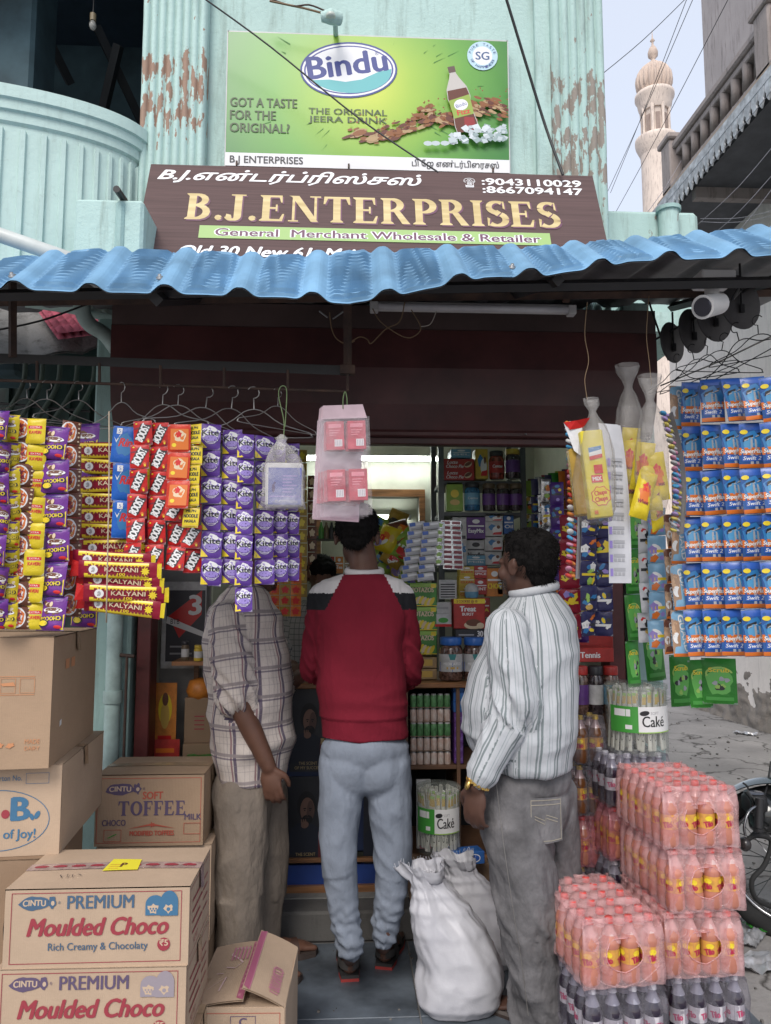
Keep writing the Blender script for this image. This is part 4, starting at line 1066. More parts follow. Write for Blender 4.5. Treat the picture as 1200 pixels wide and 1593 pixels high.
def d_yel(p, w, h):
 p.rect(-w * .36, -h * .42, w * .34, -h * .30, I('r')); p.text('EXTRA', 0, -h * .39, w * .5, h * .06, I('w')); p.rect(-w * .36, -h * .43, w * .34, -h * .425, I('w')); p.text('KAVERI', 0, -h * .62, w * .6, h * .12, I('r'), bold=.06)
def d_rin(p, w, h):
 p.ell(w * .1, -h * .5, w * .4, h * .3, I('lb'), wob=.1); p.text('Rin', w * .14, -h * .55, w * .6, h * .22, I('r'), bold=.06, shear=.3); p.poly([(-w * .4, -h * .3), (-w * .28, -h * .4), (0, -h * .1), (-w * .28, -h * .46)], I('w')); p.rect(-w * .30, -h * .22, -w * .05, -h * .06, I('w')); p.text('5', -w * .17, -h * .19, w * .1, h * .1, I('b'))
def d_orange(p, w, h):
 p.rect(-w * .36, -h * .9, w * .42, -h * .16, I('o')); p.ell(w * .05, -h * .42, w * .26, h * .2, I('cr'), wob=.1); p.ell(0, -h * .36, w * .12, h * .12, I('r'), wob=.2); p.poly([(-w * .4, -h * .9), (w * .0, -h * .92), (-w * .4, -h * .55)], I('r')); p.ell(-w * .2, -h * .74, w * .1, h * .07, I('y'))
def d_razor(p, w, h):
 p.rect(-w * .5, -h * .16, w * .5, -h * .03, I('b')); p.ell(0, -h * .45, w * .46, h * .26, I('lb'), wob=.08); p.ell(-w * .05, -h * .46, w * .28, h * .14, ink('sky', (.08, .28, .50), .3))
 p.quad((-w * .36, -h * .42), (w * .30, -h * .30), (w * .34, -h * .21), (-w * .32, -h * .32), I('k')); p.quad((-w * .3, -h * .40), (w * .28, -h * .29), (w * .28, -h * .27), (-w * .3, -h * .37), I('grey'))
 p.quad((-w * .06, -h * .9), (w * .06, -h * .9), (w * .02, -h * .36), (-w * .06, -h * .36), I('grey')); p.quad((w * .16, -h * .9), (w * .28, -h * .9), (w * .16, -h * .36), (w * .1, -h * .36), I('grey'))
 p.rect(-w * .5, -h * .70, w * .5, -h * .54, I('o')); p.text('SuperMax', 0, -h * .66, w * .9, h * .085, I('w'), bold=.05, shear=.2)
 p.rect(-w * .4, -h * .84, w * .42, -h * .72, I('b')); p.text('Swift 2', 0, -h * .81, w * .72, h * .08, I('w'), bold=.03, shear=.2); p.rect(-w * .5, -h * .985, w * .5, -h * .90, I('o')); p.ell(-w * .32, -h * .2, w * .15, h * .05, I('y'))
def d_green(p, w, h):
 p.ell(0, -h * .5, w * .38, h * .3, ink('grn2', (.12, .42, .08), .3), wob=.1); p.ring(0, -h * .34, w * .4, h * .16, w * .06, I('lg'), 16, 10, 200); p.text('Scrub', 0, -h * .30, w * .6, h * .09, I('y'), bold=.05)
 for i in range(8): p.ell(random.uniform(-.25, .25) * w, -h * random.uniform(.42, .72), w * .08, h * .05, I(('grey', 'k', 'lg')[i % 3]), 8, 0, .2)
 p.rect(-w * .4, -h * .92, w * .4, -h * .84, I('g'))
def d_guard(p, w, h):
 p.rect(-w * .5, -h, -w * .1, 0, ink('shave', (.35, .22, .14), .4)); p.ell(-w * .3, -h * .4, w * .2, h * .14, ink('skinp', (.50, .32, .20)), wob=.1); p.ell(-w * .3, -h * .6, w * .18, h * .12, I('w')); p.quad((w * .05, 0), (w * .5, -h * .0), (w * .5, -h), (-w * .05, -h), ink('ltb', (.18, .42, .62), .3))
 p.text('GUARD', w * .12, -h * .5, h * .8, w * .3, I('w'), bold=.06, rot=-1.4, cy=True); p.rect(-w * .5, -h * 1, w * .5, -h * .93, I('o'))
def d_multi(seed):
 def f(p, w, h):
  rr = random.Random(seed)
  for i in range(5): p.ell(rr.uniform(-.3, .3) * w, -h * rr.uniform(.15, .85), w * rr.uniform(.1, .26), h * rr.uniform(.06, .2), I(rr.choice(('w', 'r', 'o', 'lb', 'y', 'lg', 'lil', 'gold', 'k'))), 10, rr.random() * 3, .15)
  p.rect(-w * .4, -h * .6, w * .4, -h * .5, I(rr.choice(('w', 'y', 'k'))))
 return f
F = {'kite': foil('kite foil', (.10, .04, .26)), 'boost': foil('red foil', (.48, .015, .015)), 'choc': foil('purple foil', (.15, .035, .25)), 'yel': foil('yellow foil', (.62, .48, .02)), 'rin': foil('blue foil', (.02, .12, .48)),
 'org': foil('red orange foil', (.50, .03, .01)), 'razor': foil('razor blue foil', (.025, .09, .28)), 'green': foil('green foil', (.03, .21, .025)), 'silver': mat('silver foil', (.5, .5, .5), .25, metal=.8, bump=.5, bs=50, bdist=.004),
 'dark': foil('dark foil', (.03, .03, .10)), 'brown': foil('brown foil', (.14, .05, .03)), 'gold': foil('gold foil', (.38, .24, .04)), 'white': foil('white sachet film', (.6, .6, .62)), 'ltb': foil('pale blue foil', (.20, .38, .55)), 'mar': foil('maroon foil', (.25, .01, .03)), 'lime': foil('lime foil', (.25, .40, .06)), 'purd': foil('deep violet foil', (.06, .02, .16)), 'orange': foil('orange foil', (.60, .17, .02))}
def strip(name, cat, label, group, x, y0, y1, n, wpx, Y, kind, deco, part='sachet', lean=0, yaw=0, puff=.012, dsg=None, ncol=1, jit=3, vary=None, crimp=True, gap=0.0):
 jit *= 1.6
 """vertical strip of n sachets between picture rows y0..y1 at depth Y (lean = sideways shift of the foot in px)"""
 a, b_ = at(x, y0, Y), at(x + lean, y1, Y)
 s = Y / FPX; w = wpx * s / max(.35, math.cos(R(yaw - math.degrees(math.atan2(a.x, a.y))))); H = (a - b_).length; h = H / n
 t = thing(name, label, cat, a, (0, 0, R(yaw)), group)
 mes = [sachet(part, w - .001, h - .001 - gap, puff, F[kind], deco if not vary else vary(i), crimp=I('grey') if crimp else None) for i in range(1 if not vary else 3)]
 d = (b_ - a); d = Matrix.Rotation(-R(yaw), 3, 'Z') @ d
 ph = random.random() * 6
 for c in range(ncol):
  for i in range(n):
   o = link(part, random.choice(mes) if vary else mes[0], t, d * (i / n) + Vector(((c - (ncol - 1) / 2) * w, .006 * math.sin(i * 1.3 + ph) , 0)))
   o.rotation_euler = (R(random.uniform(-jit, jit) * 1.6), R(random.uniform(-jit, jit) * .5 + math.degrees(math.atan2(-d.x, -d.z)) * -1), R(random.uniform(-jit, jit) * 3))
 return t
GK = 'purple sachet strips hanging at the left of the doorway'
kx = [(329, 660, 912, 6, 32, 2.43, 2), (362, 668, 909, 6, 31, 2.46, 0), (383, 676, 953, 7, 26, 2.42, -4), (412, 679, 910, 6, 30, 2.50, 0), (434, 684, 906, 6, 26, 2.54, 2), (455, 690, 904, 6, 24, 2.57, 0)]
kl = ['leftmost purple detergent sachet strip in the hanging row', 'second purple detergent sachet strip from the left', 'longest purple detergent strip, reaching down over the plaid shirt', 'purple detergent strip directly behind the white bag', 'narrow purple detergent strip partly twisted sideways', 'rightmost purple detergent strip next to the doorway light']
for (x, y0, y1, n, w, Y, ln), lb_ in zip(kx, kl): strip('sachet_strip', 'sachets', lb_, GK, x, y0, y1, n, w, Y, 'kite', d_kite, lean=ln, yaw=random.uniform(-10, 10), puff=.010)
# strings between columns of red sachets: 4 columns slanting
GB = 'red sachet strips'
for i, (x, y0, y1, n, ln) in enumerate(((222, 655, 884, 6, -18), (250, 658, 886, 6, -10), (276, 664, 888, 6, -2), (300, 668, 892, 6, 0))):
 strip('sachet_strip', 'sachets', ['leftmost red malt drink strip beside the blue sachets', 'second red malt drink sachet strip from the left', 'third red malt drink strip, behind the orange picture sachets', 'rightmost red malt drink strip, behind the yellow noodle sachets'][i], GB, x, y0, y1, n, 29, 2.40 + i * .012, 'boost', d_boost, lean=ln, yaw=-4 + i * 2, puff=.008)
strip('sachet_strip', 'sachets', 'red strip of three square sachets with orange pictures', None, 279, 660, 792, 3, 36, 2.36, 'org', d_orange, lean=-1, puff=.008)
strip('sachet_strip', 'sachets', 'yellow strip of noodle masala sachets beside the purple strips', None, 302, 660, 822, 5, 27, 2.37, 'yel', d_noodle, lean=-3, yaw=-15, puff=.008)
strip('sachet_strip', 'sachets', 'bright blue detergent sachet strip behind the red strips', None, 194, 663, 838, 3, 30, 2.44, 'rin', d_rin, lean=0, yaw=12)
# far left strips
strip('snack_strip', 'snacks', 'row of purple and yellow snack packets topmost in front of the scalloped strip', None, 88, 664, 982, 6, 42, 2.30, 'choc', d_choc, part='packet', lean=-3, puff=.028, jit=4)
strip('snack_strip', 'snacks', 'second row of purple and yellow snack packets behind the incense packs', None, 136, 660, 976, 6, 44, 2.52, 'choc', d_choc2, part='packet', puff=.028, jit=4)
strip('sachet_strip', 'sachets', 'long yellow sachet strip with red bands left of the purple snack packets', None, 58, 652, 980, 8, 25, 2.28, 'yel', d_yel, lean=-4, yaw=10)
strip('sachet_strip', 'sachets', 'brown strip of sachets with bowl pictures along a scalloped edge', None, 39, 650, 980, 9, 24, 2.27, 'brown', d_bowl, lean=-8, yaw=20)
strip('snack_strip', 'snacks', 'yellow and purple snack packets seen edge on at the far left', None, 20, 646, 980, 8, 22, 2.25, 'yel', d_choc, part='packet', lean=-6, yaw=14, puff=.035, jit=6)
strip('snack_strip', 'snacks', 'leftmost purple snack packets cut by the picture edge', None, 2, 640, 980, 7, 26, 2.22, 'choc', d_choc, part='packet', lean=-4, yaw=8, puff=.035, jit=6)
strip('sachet_strip', 'sachets', 'brown sachet strip with bowl pictures between the two snack rows', None, 113, 655, 960, 8, 20, 2.38, 'brown', d_bowl, lean=0, yaw=25)
# incense packs: horizontal packets, ends hanging left
def incense_mesh(w, h):
 mb = MB(); fr = puff_fn(w, h, .022, .2); bk = puff_fn(w, h, .016, .2, True)
 mb.grid(lambda u, v: fr((u - .5) * w, -h + v * h), 14, 6, F['mar']); mb.grid(lambda u, v: bk((.5 - u) * w, -h + v * h), 8, 3, F['mar'])
 p = Print(mb, lambda u, v, hh: fr(u, v, hh), n=4)
 p.rect(-w * .42, -h * .30, w * .40, -h * .06, I('y')); p.rect(-w * .42, -h * .96, w * .40, -h * .72, I('y'))
 p.star(-w * .30, -h * .5, h * .42, I('mar'), 12, .8); p.ell(-w * .30, -h * .5, h * .26, h * .24, I('w')); p.ell(-w * .30, -h * .5, h * .1, h * .14, I('grey'))
 for i in range(14): p.ell(-w * .2 + i * w * .045, -h * .29, w * .02, h * .09, I('mar'), 8); p.ell(-w * .2 + i * w * .045, -h * .72, w * .02, h * .09, I('mar'), 8)
 p.text('KALYANI', w * .06, -h * .56, w * .42, h * .24, I('cr'), bold=.04); p.text('100', w * .06, -h * .78, w * .10, h * .15, I('y'), bold=.04)
 p.star(w * .36, -h * .5, h * .26, I('y'), 9, .6)
 mb.add([(-w / 2, 0, -h * .1), (-w / 2 - .02, .004, -h * .0), (-w / 2 - .024, -.004, -h * .95), (-w / 2, 0, -h * .9)], [(0, 1, 2, 3)], F['boost'])
 mb.add([(w / 2, 0, -h * .1), (w / 2 + .012, .004, -h * .05), (w / 2 + .014, -.004, -h * .9), (w / 2, 0, -h * .9)], [(0, 1, 2, 3)], F['yel'])
 return mb.mesh('incense_pack')
s = 2.34 / FPX
inc = incense_mesh(118 * s, 27 * s); inc2 = incense_mesh(96 * s, 25 * s)
ins = [(150, 700, 0), (152, 726, 2), (150, 752, -2), (153, 778, 1), (151, 802, -1), (155, 826, 2), (158, 850, -1), (175, 870, 2), (184, 885, 3), (190, 903, 5), (194, 922, 3), (192, 941, 8)]
for i, (x, y, a) in enumerate(ins):
 big = i >= 7
 o = link('incense_pack', inc, None, at(x if big else x + 22, y - 12, (2.345 if big else 2.475) + (i % 2) * .012 - (.03 if big else 0)), (R(12 + random.uniform(-6, 6)), R(a + random.uniform(-1.5, 1.5)), R(random.uniform(-6, 6))))
 tag(o, '%s red and yellow incense packet from the top of the hanging bundle' % ords[i], 'incense', 'incense packets')
tag(MB().tube(smooth([at(170, 640, 2.33), at(170, 740, 2.29), at(168, 850, 2.27), at(166, 945, 2.27), at(166, 968, 2.31)]), .0022, mat('jute string', (.40, .33, .25), .9), 6).build('string'), 'string tying the bundle of incense packets', 'string')
# pink comb cards with transparent pouches
def pink_cards():
 Y = 2.35; s = Y / FPX; a = at(537, 630, Y)
 t = thing('hanging_pouches', 'white header cards with clear pouches of pink packs hanging over the boy', 'pouches', a)
 mw = mat('pinkish white card', (.52, .38, .43), .5); fm = film('clear pouch film', (.8, .74, .78), .13); pk = mat('pink pack card', (.50, .07, .10), .45, var=.15, vs=30)
 for k in range(4):
  T = Matrix.Translation((-.004 * k, .012 * k, -.003 * k)) @ Matrix.Rotation(R(-2 + 1.5 * k), 4, 'Y') @ Matrix.Rotation(R(4 * k - 3), 4, 'Z')
  MB(T).hexa([(-36 * s, -.001, -22 * s), (34 * s, -.001, -22 * s), (34 * s, .001, -22 * s), (-36 * s, .001, -22 * s), (-35 * s, -.001, 0), (28 * s, -.001, 0), (28 * s, .001, 0), (-35 * s, .001, 0)], mw).build('header_card', t)
  MB(T).box((0, .002, -99 * s), (74 * s, .0015, 158 * s), mw).build('backing_sheet', t) if k == 3 else None
  mb = MB(T); mb.grid(lambda u, v: Vector(((u - .5) * 76 * s, -.006 - .004 * noise.noise(Vector((u * 9, v * 12, k))), -20 * s - v * 156 * s)), 14, 30, fm); mb.build('pouch', t)
  for row, y in enumerate((-25, -102)):
   for cx in (-17, 17):
    if k > 1 and row == 0: continue
    hgt = 46 if row == 0 else 50
    g = MB(T); g.box((cx * s, -.0, (y - hgt / 2 - 1) * s), (29 * s, .006, hgt * s), pk, bev=.001)
    p = Print(g, flat((cx * s, -.003, 0), (1, 0, 0), (0, 0, 1))); p.rect(-1 * s, (y - hgt * .9) * s, 11 * s, (y - hgt * .66) * s, I('w'))
    for q in range(4): p.rect((.5 + q * 2.6) * s, (y - hgt * .88) * s, (1.6 + q * 2.6) * s, (y - hgt * .68) * s, I('grey'))
    p.rect(-10 * s, (y - hgt * .25) * s, 10 * s, (y - hgt * .12) * s, I('pk'))
    for q in range(3): p.rect(-9 * s, (y - hgt * (.36 + q * .08)) * s, (8 - q * 3) * s, (y - hgt * (.33 + q * .08)) * s, I('pk'))
    g.build('pink_pack', t)
 MB().tube(smooth([(-.006, -.002, -.012), (-.006, .0, .02), (0, .01, .045), (.006, .0, .02), (.006, .002, -.01)]), .0018, mat('green string', (.14, .2, .09), .8), 6).build('string', t)
pink_cards()
# white bag with a blue label
def white_bag():
 Y = 2.36; s = Y / FPX; o = at(440, 792, Y)
 t = thing('carrier_bag', 'translucent white bag holding a blue labelled packet, tied up by its neck', 'bag', o)
 fm = film('milky bag film', (.72, .70, .68), .24, .3)
 prof = [(3, 118), (9, 112), (6, 106), (14, 98), (24, 82), (30, 60), (32, 35), (33, 12), (35, 0), (20, -1)]
 mb = MB()
 rs = []
 for i, (r_, z) in enumerate(prof):
  q = []
  for j in range(36):
   a = 2 * math.pi * j / 36; rr = r_ * s * (1 + .16 * noise.noise(Vector((math.cos(a) * 2.5, math.sin(a) * 2.5, i * .5))) + .06 * math.sin(a * 9) * (1 if i < 5 else .3))
   q.append(Vector((rr * math.cos(a) * 1.05 + (-3 * s if i < 4 else 0), rr * math.sin(a) * .55, z * s)))
  rs.append(q)
 mb.rings(rs, fm, cap=False); mb.build('bag', t)
 mb = MB(); mb.box((2 * s, -.0, 38 * s), (58 * s, .03, 68 * s), mat('white packet', (.62, .62, .64), .4), bev=.006)
 p = Print(mb, flat((2 * s, -.0155, 4 * s), (1, 0, 0), (0, 0, 1)))
 p.rect(-24 * s, 2 * s, 27 * s, 60 * s, ink('label blue', (.10, .12, .38), .3)); p.rect(-22 * s, 14 * s, 25 * s, 16 * s, I('lil'))
 for q in range(6): p.rect(-2 * s, (46 - q * 5) * s, (20 - (q % 3) * 4) * s, (48 - q * 5) * s, I('lil'))
 p.ell(-16 * s, 28 * s, 2.5 * s, 7 * s, I('dpur')); p.ell(-14 * s, 36 * s, 1.6 * s, 1.6 * s, I('dpur')); p.text('COTTON', 4 * s, 5 * s, 34 * s, 4 * s, I('w'))
 mb.build('packet', t)
 MB().tube(smooth([(0, 0, 112 * s), (.0, 0, 140 * s), (-8 * s, 0, 175 * s), (-8 * s, .0, 190 * s), (-2 * s, 0, 196 * s), (4 * s, 0, 186 * s), (2 * s, 0, 130 * s)]), .0018, mat('green string', (.14, .2, .09), .8), 6).build('string', t)
white_bag()
# ---------------- right side goods
GR = 'blue razor packet strips'
cols = [(1076, 594, 1022, 2.62, 28), (1106, 590, 1022, 2.55, 30), (1138, 588, 1022, 2.47, 31), (1169, 587, 1022, 2.40, 31), (1202, 585, 1022, 2.33, 32), (1236, 583, 1022, 2.26, 33)]
for i, (x, y0, y1, Y, w) in enumerate(cols):
 strip('razor_strip', 'razors', ['leftmost blue razor packet strip beside the shaving sachets', 'second blue razor packet strip from the left', 'third blue razor packet strip from the left', 'fourth blue razor packet strip from the left', 'fifth blue razor packet strip cut by the picture edge', 'last razor strip mostly beyond the picture edge'][i], GR, x, y0, y1, 6, w, Y, 'razor', d_razor, part='packet', yaw=-6 - i, puff=.011, lean=4)
strip('sachet_strip', 'sachets', 'shaving sachet strip with a lathered face left of the razor packets', None, 1056, 600, 1022, 6, 30, 2.66, 'ltb', d_guard, lean=2, yaw=8)
# bluish cord of curled lollies: sequence of tiny sachets on a card edge
def curl_cards(label, x0, y0, x1, y1, Y, n, pal, wpx, bow=10):
 a, b_ = at(x0, y0, Y), at(x1, y1, Y); s = Y / FPX
 t = thing('candy_card', label, 'candy card', a)
 fm = film('blister film', (.75, .75, .78), .35)
 pts = [a.lerp(b_, k / 12) + Vector((bow * s * math.sin(math.pi * k / 12), 0, 0)) - a for k in range(13)]
 mb = MB(); wc = mat('white card', (.62, .60, .62), .5)
 for k in range(12):
  p0, p1 = pts[k], pts[k + 1]
  mb.add([p0 + Vector((0, 0, 0)), p0 + Vector((.012, .07, 0)), p1 + Vector((.012, .07, 0)), p1], [(0, 1, 2, 3)], wc)
  mb.add([p0 + Vector((.004, 0, 0)), p0 + Vector((.016, .07, 0)), p1 + Vector((.016, .07, 0)), p1 + Vector((.004, 0, 0))], [(3, 2, 1, 0)], wc)
 mb.build('card', t)
 cm = [foil('candy ' + c_, v) for c_, v in pal]
 base = {}
 for c_ in cm:
  mb = MB(); mb.lathe([(0, -.5), (.5, -.4), (.62, 0), (.5, .4), (0, .5)], c_, 8); base[c_] = mb.mesh('candy')
 fan = MB(); fan.add([(0, 0, -.5), (-1, .1, -1), (-1.1, 0, -.2), (-.9, -.2, .6), (0, 0, .5)], [(0, 1, 2), (0, 2, 3, 4)], F['silver']);
 for i in range(n):
  for side in range(2):
   tt = (i + .5) / n; q = a.lerp(b_, tt) + Vector((bow * s * math.sin(math.pi * tt), 0, 0)) - a
   o = link('candy', base[cm[(i * 2 + side * 3 + (i // 3)) % len(cm)]], t, q + Vector((-wpx * s * (.30 + .28 * side), .01 - .02 * side, random.uniform(-.002, .002))))
   o.scale = (wpx * s * .34, wpx * s * .3, abs(y1 - y0) * s / n * .62); o.rotation_euler = (random.uniform(-.3, .3), .5 + random.uniform(-.2, .2), random.uniform(-1, 1))
 return t
pal = [('white', (.6, .6, .6)), ('red', (.5, .05, .04)), ('blue', (.06, .28, .5)), ('orange', (.55, .18, .04)), ('pink', (.5, .22, .32))]
curl_cards('card of bright wrapped candies edge on, left of the yellow box bag', 899, 655, 900, 900, 2.3, 26, pal, 30, 4)
curl_cards('second curved card of pink and blue candies hanging right of the yellow bags', 1045, 640, 1062, 830, 2.45, 22, [('lilac', (.35, .25, .5)), ('pink', (.5, .22, .32)), ('yellowish', (.5, .42, .1)), ('blue', (.06, .28, .5)), ('silverish', (.4, .4, .42))], 30, 12)
# white printed cards behind the yellow box
def printed_card():
 Y = 2.36; s = Y / FPX; a = at(958, 735, Y)
 t = thing('price_card', 'tall white blister card with small grey printed blocks beside the yellow box', 'card', a)
 pts = [(-18, 80), (-4, 82), (14, -10), (22, -172), (-16, -176), (-12, 0)]
 mb = MB(); m = mat('white blister card', (.60, .60, .63), .45)
 for k, dy in enumerate((0, .012)):
  mb.grid(lambda u, v: Vector(((-16 + 36 * u + 8 * v * (1 - v) - 10 * v ** 3) * s + dy, dy + .02 * u, (-176 + 256 * v) * s)), 6, 20, m)
 p = Print(mb, lambda u, v, h: Vector((u, -.001 - h + .02 * ((u / s + 16) / 36), v)), n=1)
 for r_ in range(9):
  y = -165 + r_ * 22
  p.rect(-13 * s, y * s, -8 * s, (y + 12) * s, I('lil')); p.rect(-6 * s, (y + 8) * s, 14 * s, (y + 13) * s, I('grey'))
  for c_ in range(3): p.rect((-6 + c_ * 7) * s, (y + 1) * s, (-1 + c_ * 7) * s, (y + 6) * s, I('grey'))
 mb.build('card', t)
printed_card()
def yellow_bag():
 Y = 2.22; s = Y / FPX; o = at(933, 810, Y)
 t = thing('box_in_bag', 'yellow lollipop box inside a clear plastic bag hung by its twisted neck', 'bag', o)
 fm = film('thin clear bag film', (.66, .64, .62), .17)
 T = Matrix.Rotation(R(-6), 4, 'Y'); yb_ = mat('yellow carton', (.66, .55, .03), .4, var=.06)
 mb = MB(T); mb.box((2 * s, .0, 74 * s), (36 * s, .04, 140 * s), yb_, bev=.003)
 p = Print(mb, flat((2 * s, -.0205, 4 * s), (1, 0, 0), (0, 0, 1)))
 p.star(2 * s, 34 * s, 17 * s, I('r'), 8, .85); p.star(2 * s, 34 * s, 15.5 * s, I('y'), 8, .85); p.text('Chupa', 2 * s, 36 * s, 20 * s, 7 * s, I('r'), bold=.06, rot=.1); p.text('Chups', 2 * s, 26 * s, 20 * s, 7 * s, I('r'), bold=.06, rot=.1)
 p.rect(-10 * s, 56 * s, 8 * s, 68 * s, I('r')); p.text('MIX', -1 * s, 59 * s, 14 * s, 6 * s, I('w'), bold=.06); p.rect(-4 * s, 70 * s, 10 * s, 84 * s, I('r'))
 p.quad((-9 * s, 104 * s), (12 * s, 108 * s), (12 * s, 114 * s), (-9 * s, 112 * s), I('lb')); p.quad((-9 * s, 98 * s), (12 * s, 101 * s), (12 * s, 108 * s), (-9 * s, 104 * s), I('w')); p.quad((-9 * s, 92 * s), (12 * s, 95 * s), (12 * s, 101 * s), (-9 * s, 98 * s), I('r')); p.rect(-12 * s, 6 * s, -6 * s, 12 * s, I('o'))
 mb.build('box', t)
 mb = MB(T); mb.box((-22 * s, .03, 66 * s), (20 * s, .035, 110 * s), F['gold'], bev=.006); mb.build('sweet_packet', t)
 rs = []
 for i, (r_, z) in enumerate([(12, 198), (11, 188), (5, 176), (8, 168), (16, 154), (24, 138), (30, 110), (33, 60), (32, 20), (24, 0), (6, -6)]):
  rs.append([Vector((r_ * s * (1 + .25 * noise.noise(Vector((math.cos(a) * 2, math.sin(a) * 2, i * .6))) + .08 * math.sin(7 * a)) * math.cos(a) - (5 * s if i > 4 else 8 * s - i * s), (r_ * s * .8 + (.012 if 4 < i < 10 else 0)) * math.sin(a), z * s)) for a in [2 * math.pi * j / 32 for j in range(32)]])
 mb = MB(); mb.rings(rs, fm, cap=False); mb.build('bag', t)
 mb = MB(); mb.add([(-54 * s, 0, 158 * s), (-36 * s, -.01, 160 * s), (-14 * s, -.02, 164 * s), (-22 * s, 0, 150 * s), (-44 * s, .0, 146 * s)], [(0, 1, 2, 3, 4)], F['boost']); mb.add([(-54 * s, .002, 158 * s), (-44 * s, .004, 146 * s), (-24 * s, .0, 150 * s), (-22 * s, .0, 100 * s), (-38 * s, .0, 112 * s)], [(0, 1, 2, 3, 4)], F['white']); mb.build('red_wrapper', t)
yellow_bag()
def packets_bag(x, y, Y, lab, n, hh, sc):
 s = Y / FPX * sc; o = at(x, y, Y)
 t = thing('packet_bag', lab, 'bag', o)
 fm = film('thin clear bag film', (.66, .64, .62), .17)
 for i in range(n):
  me = sachet('packet', 30 * s, 78 * s, .03, F['yel'], lambda p, w, h: (p.ell(0, -h * .5, w * .3, h * .2, I('o'), wob=.2), p.ell(0, -h * .35, w * .2, h * .1, I('r'), wob=.2), p.text('Wheat', 0, -h * .7, w * .6, h * .08, I('mar'), bold=.05)))
  link('packet', me, t, Vector((random.uniform(-9, 9) * s, random.uniform(-.02, .02), (hh * (.35 + .65 * i / n)) * s)), (R(random.uniform(-10, 10)), R(random.uniform(-22, 22)), R(random.uniform(-40, 40))))
 rs = []
 for i, (r_, z) in enumerate([(20, 222), (17, 208), (9, 192), (6, 180), (13, 165), (20, 140), (25, 105), (27, 60), (24, 20), (16, -5), (3, -14)]):
  rs.append([Vector((r_ * s * (1 + .3 * noise.noise(Vector((math.cos(a) * 2, math.sin(a) * 2, i * .6 + x))) + .1 * math.sin(7 * a)) * math.cos(a), r_ * s * .8 * math.sin(a), z * s * hh / 130)) for a in [2 * math.pi * j / 32 for j in range(32)]])
 mb = MB(); mb.rings(rs, fm, cap=False); mb.build('bag', t)
packets_bag(983, 760, 2.45, 'left one of two clear bags with yellow packets, hung higher', 4, 125, .95)
packets_bag(1018, 796, 2.36, 'right one of two clear bags, full of crumpled yellow packets', 5, 130, 1.0)
# green scrubber packs
for i, (x, y0, y1, n, w, Y, k_, dd, lb_, yw) in enumerate((
 (1014, 978, 1060, 1, 40, 3.1, 'green', d_green, 'green scourer packet hanging left, behind the cake jar', 10), (1056, 1018, 1100, 1, 32, 3.0, 'green', d_green, 'middle green scourer packet of the low row', 0), (1086, 1026, 1102, 1, 30, 2.74, 'green', d_green, 'darker green scourer packet next to the last one', -4), (1118, 1024, 1096, 1, 40, 2.7, 'green', d_green, 'rightmost green scourer packet above the lane', -12),
 (984, 784, 1070, 4, 26, 2.95, 'green', d_green, 'long green scourer strip beside the maroon door frame', 15), (1004, 770, 1000, 5, 24, 2.85, 'white', d_multi(4), 'white and pink sachet strip right of the green strip', 5), (1022, 790, 1010, 5, 26, 2.8, 'ltb', d_multi(9), 'pale blue sachet strip with small razor pictures', -5), (1041, 800, 1018, 4, 22, 2.72, 'brown', d_guard, 'brown and white shaving sachet strip behind the candy card', 10))):
 strip('sachet_strip' if n > 1 else 'scourer_pack', 'sachets' if n > 1 else 'scourer', lb_, None, x, y0, y1, n, w, Y, k_, dd, yaw=yw, puff=.016)
# violet and dark strips in the doorway right side
ds_ = [(850, 745, 1010, 7, 16, 3.62, 'silver', 'narrow silver sachet strip inside the doorway, right of the striped shirt'), (866, 750, 1000, 7, 20, 3.5, 'purd', 'violet sachet strip inside the doorway behind the candy card'), (886, 800, 995, 5, 28, 3.1, 'mar', 'dark maroon sweet strip below the candy card'), (915, 795, 990, 5, 28, 2.9, 'dark', 'dark blue strip of sweet sachets under the yellow box'), (938, 800, 990, 5, 24, 2.92, 'dark', 'second dark blue sweet strip next to the door frame'), (902, 860, 1000, 4, 22, 3.2, 'purd', 'violet crinkled sweet strip between the maroon and dark blue ones')]
for i, (x, y0, y1, n, w, Y, k_, lb_) in enumerate(ds_): strip('sachet_strip', 'sachets', lb_, 'sweet strips in the doorway', x, y0, y1, n, w, Y, k_, None, vary=lambda q, i=i: d_multi(i * 7 + q), yaw=random.uniform(-20, 20), puff=.015)
# ------------------------------------------------------------------ cartons
def card_mat(name, c):
 m, nt, b, tc = newmat(name); v = tc.outputs['Object']
 n1 = noise_n(nt, v, 5, 5, .6); n2 = noise_n(nt, v, 40, 5, .7, (1, 1, 6)); n3 = noise_n(nt, v, 14, 4, .6)
 k = mixc(nt, ramp(nt, n1, [(.3, 0), (.7, 1)]), tuple(x * .86 for x in c), c)
 k = mixc(nt, ramp(nt, n2, [(.45, 0), (.8, .35)]), k, tuple(x * .75 for x in c))
 k = mixc(nt, ramp(nt, n3, [(.66, 0), (.74, .35)]), k, tuple(x * .55 for x in c))
 nt.links.new(k, b.inputs['Base Color']); b.inputs['Roughness'].default_value = .72
 w = N(nt, 'ShaderNodeTexWave'); w.inputs['Scale'].default_value = 60; w.bands_direction = 'X'; nt.links.new(v, w.inputs[0])
 bp = N(nt, 'ShaderNodeBump'); bp.inputs['Strength'].default_value = .18; bp.inputs['Distance'].default_value = .001
 nt.links.new(w.outputs[1], bp.inputs['Height']); b2 = N(nt, 'ShaderNodeBump'); b2.inputs['Strength'].default_value = .5; b2.inputs['Distance'].default_value = .006
 nt.links.new(n1, b2.inputs['Height']); nt.links.new(bp.outputs[0], b2.inputs['Normal']); nt.links.new(b2.outputs[0], b.inputs['Normal'])
 return m
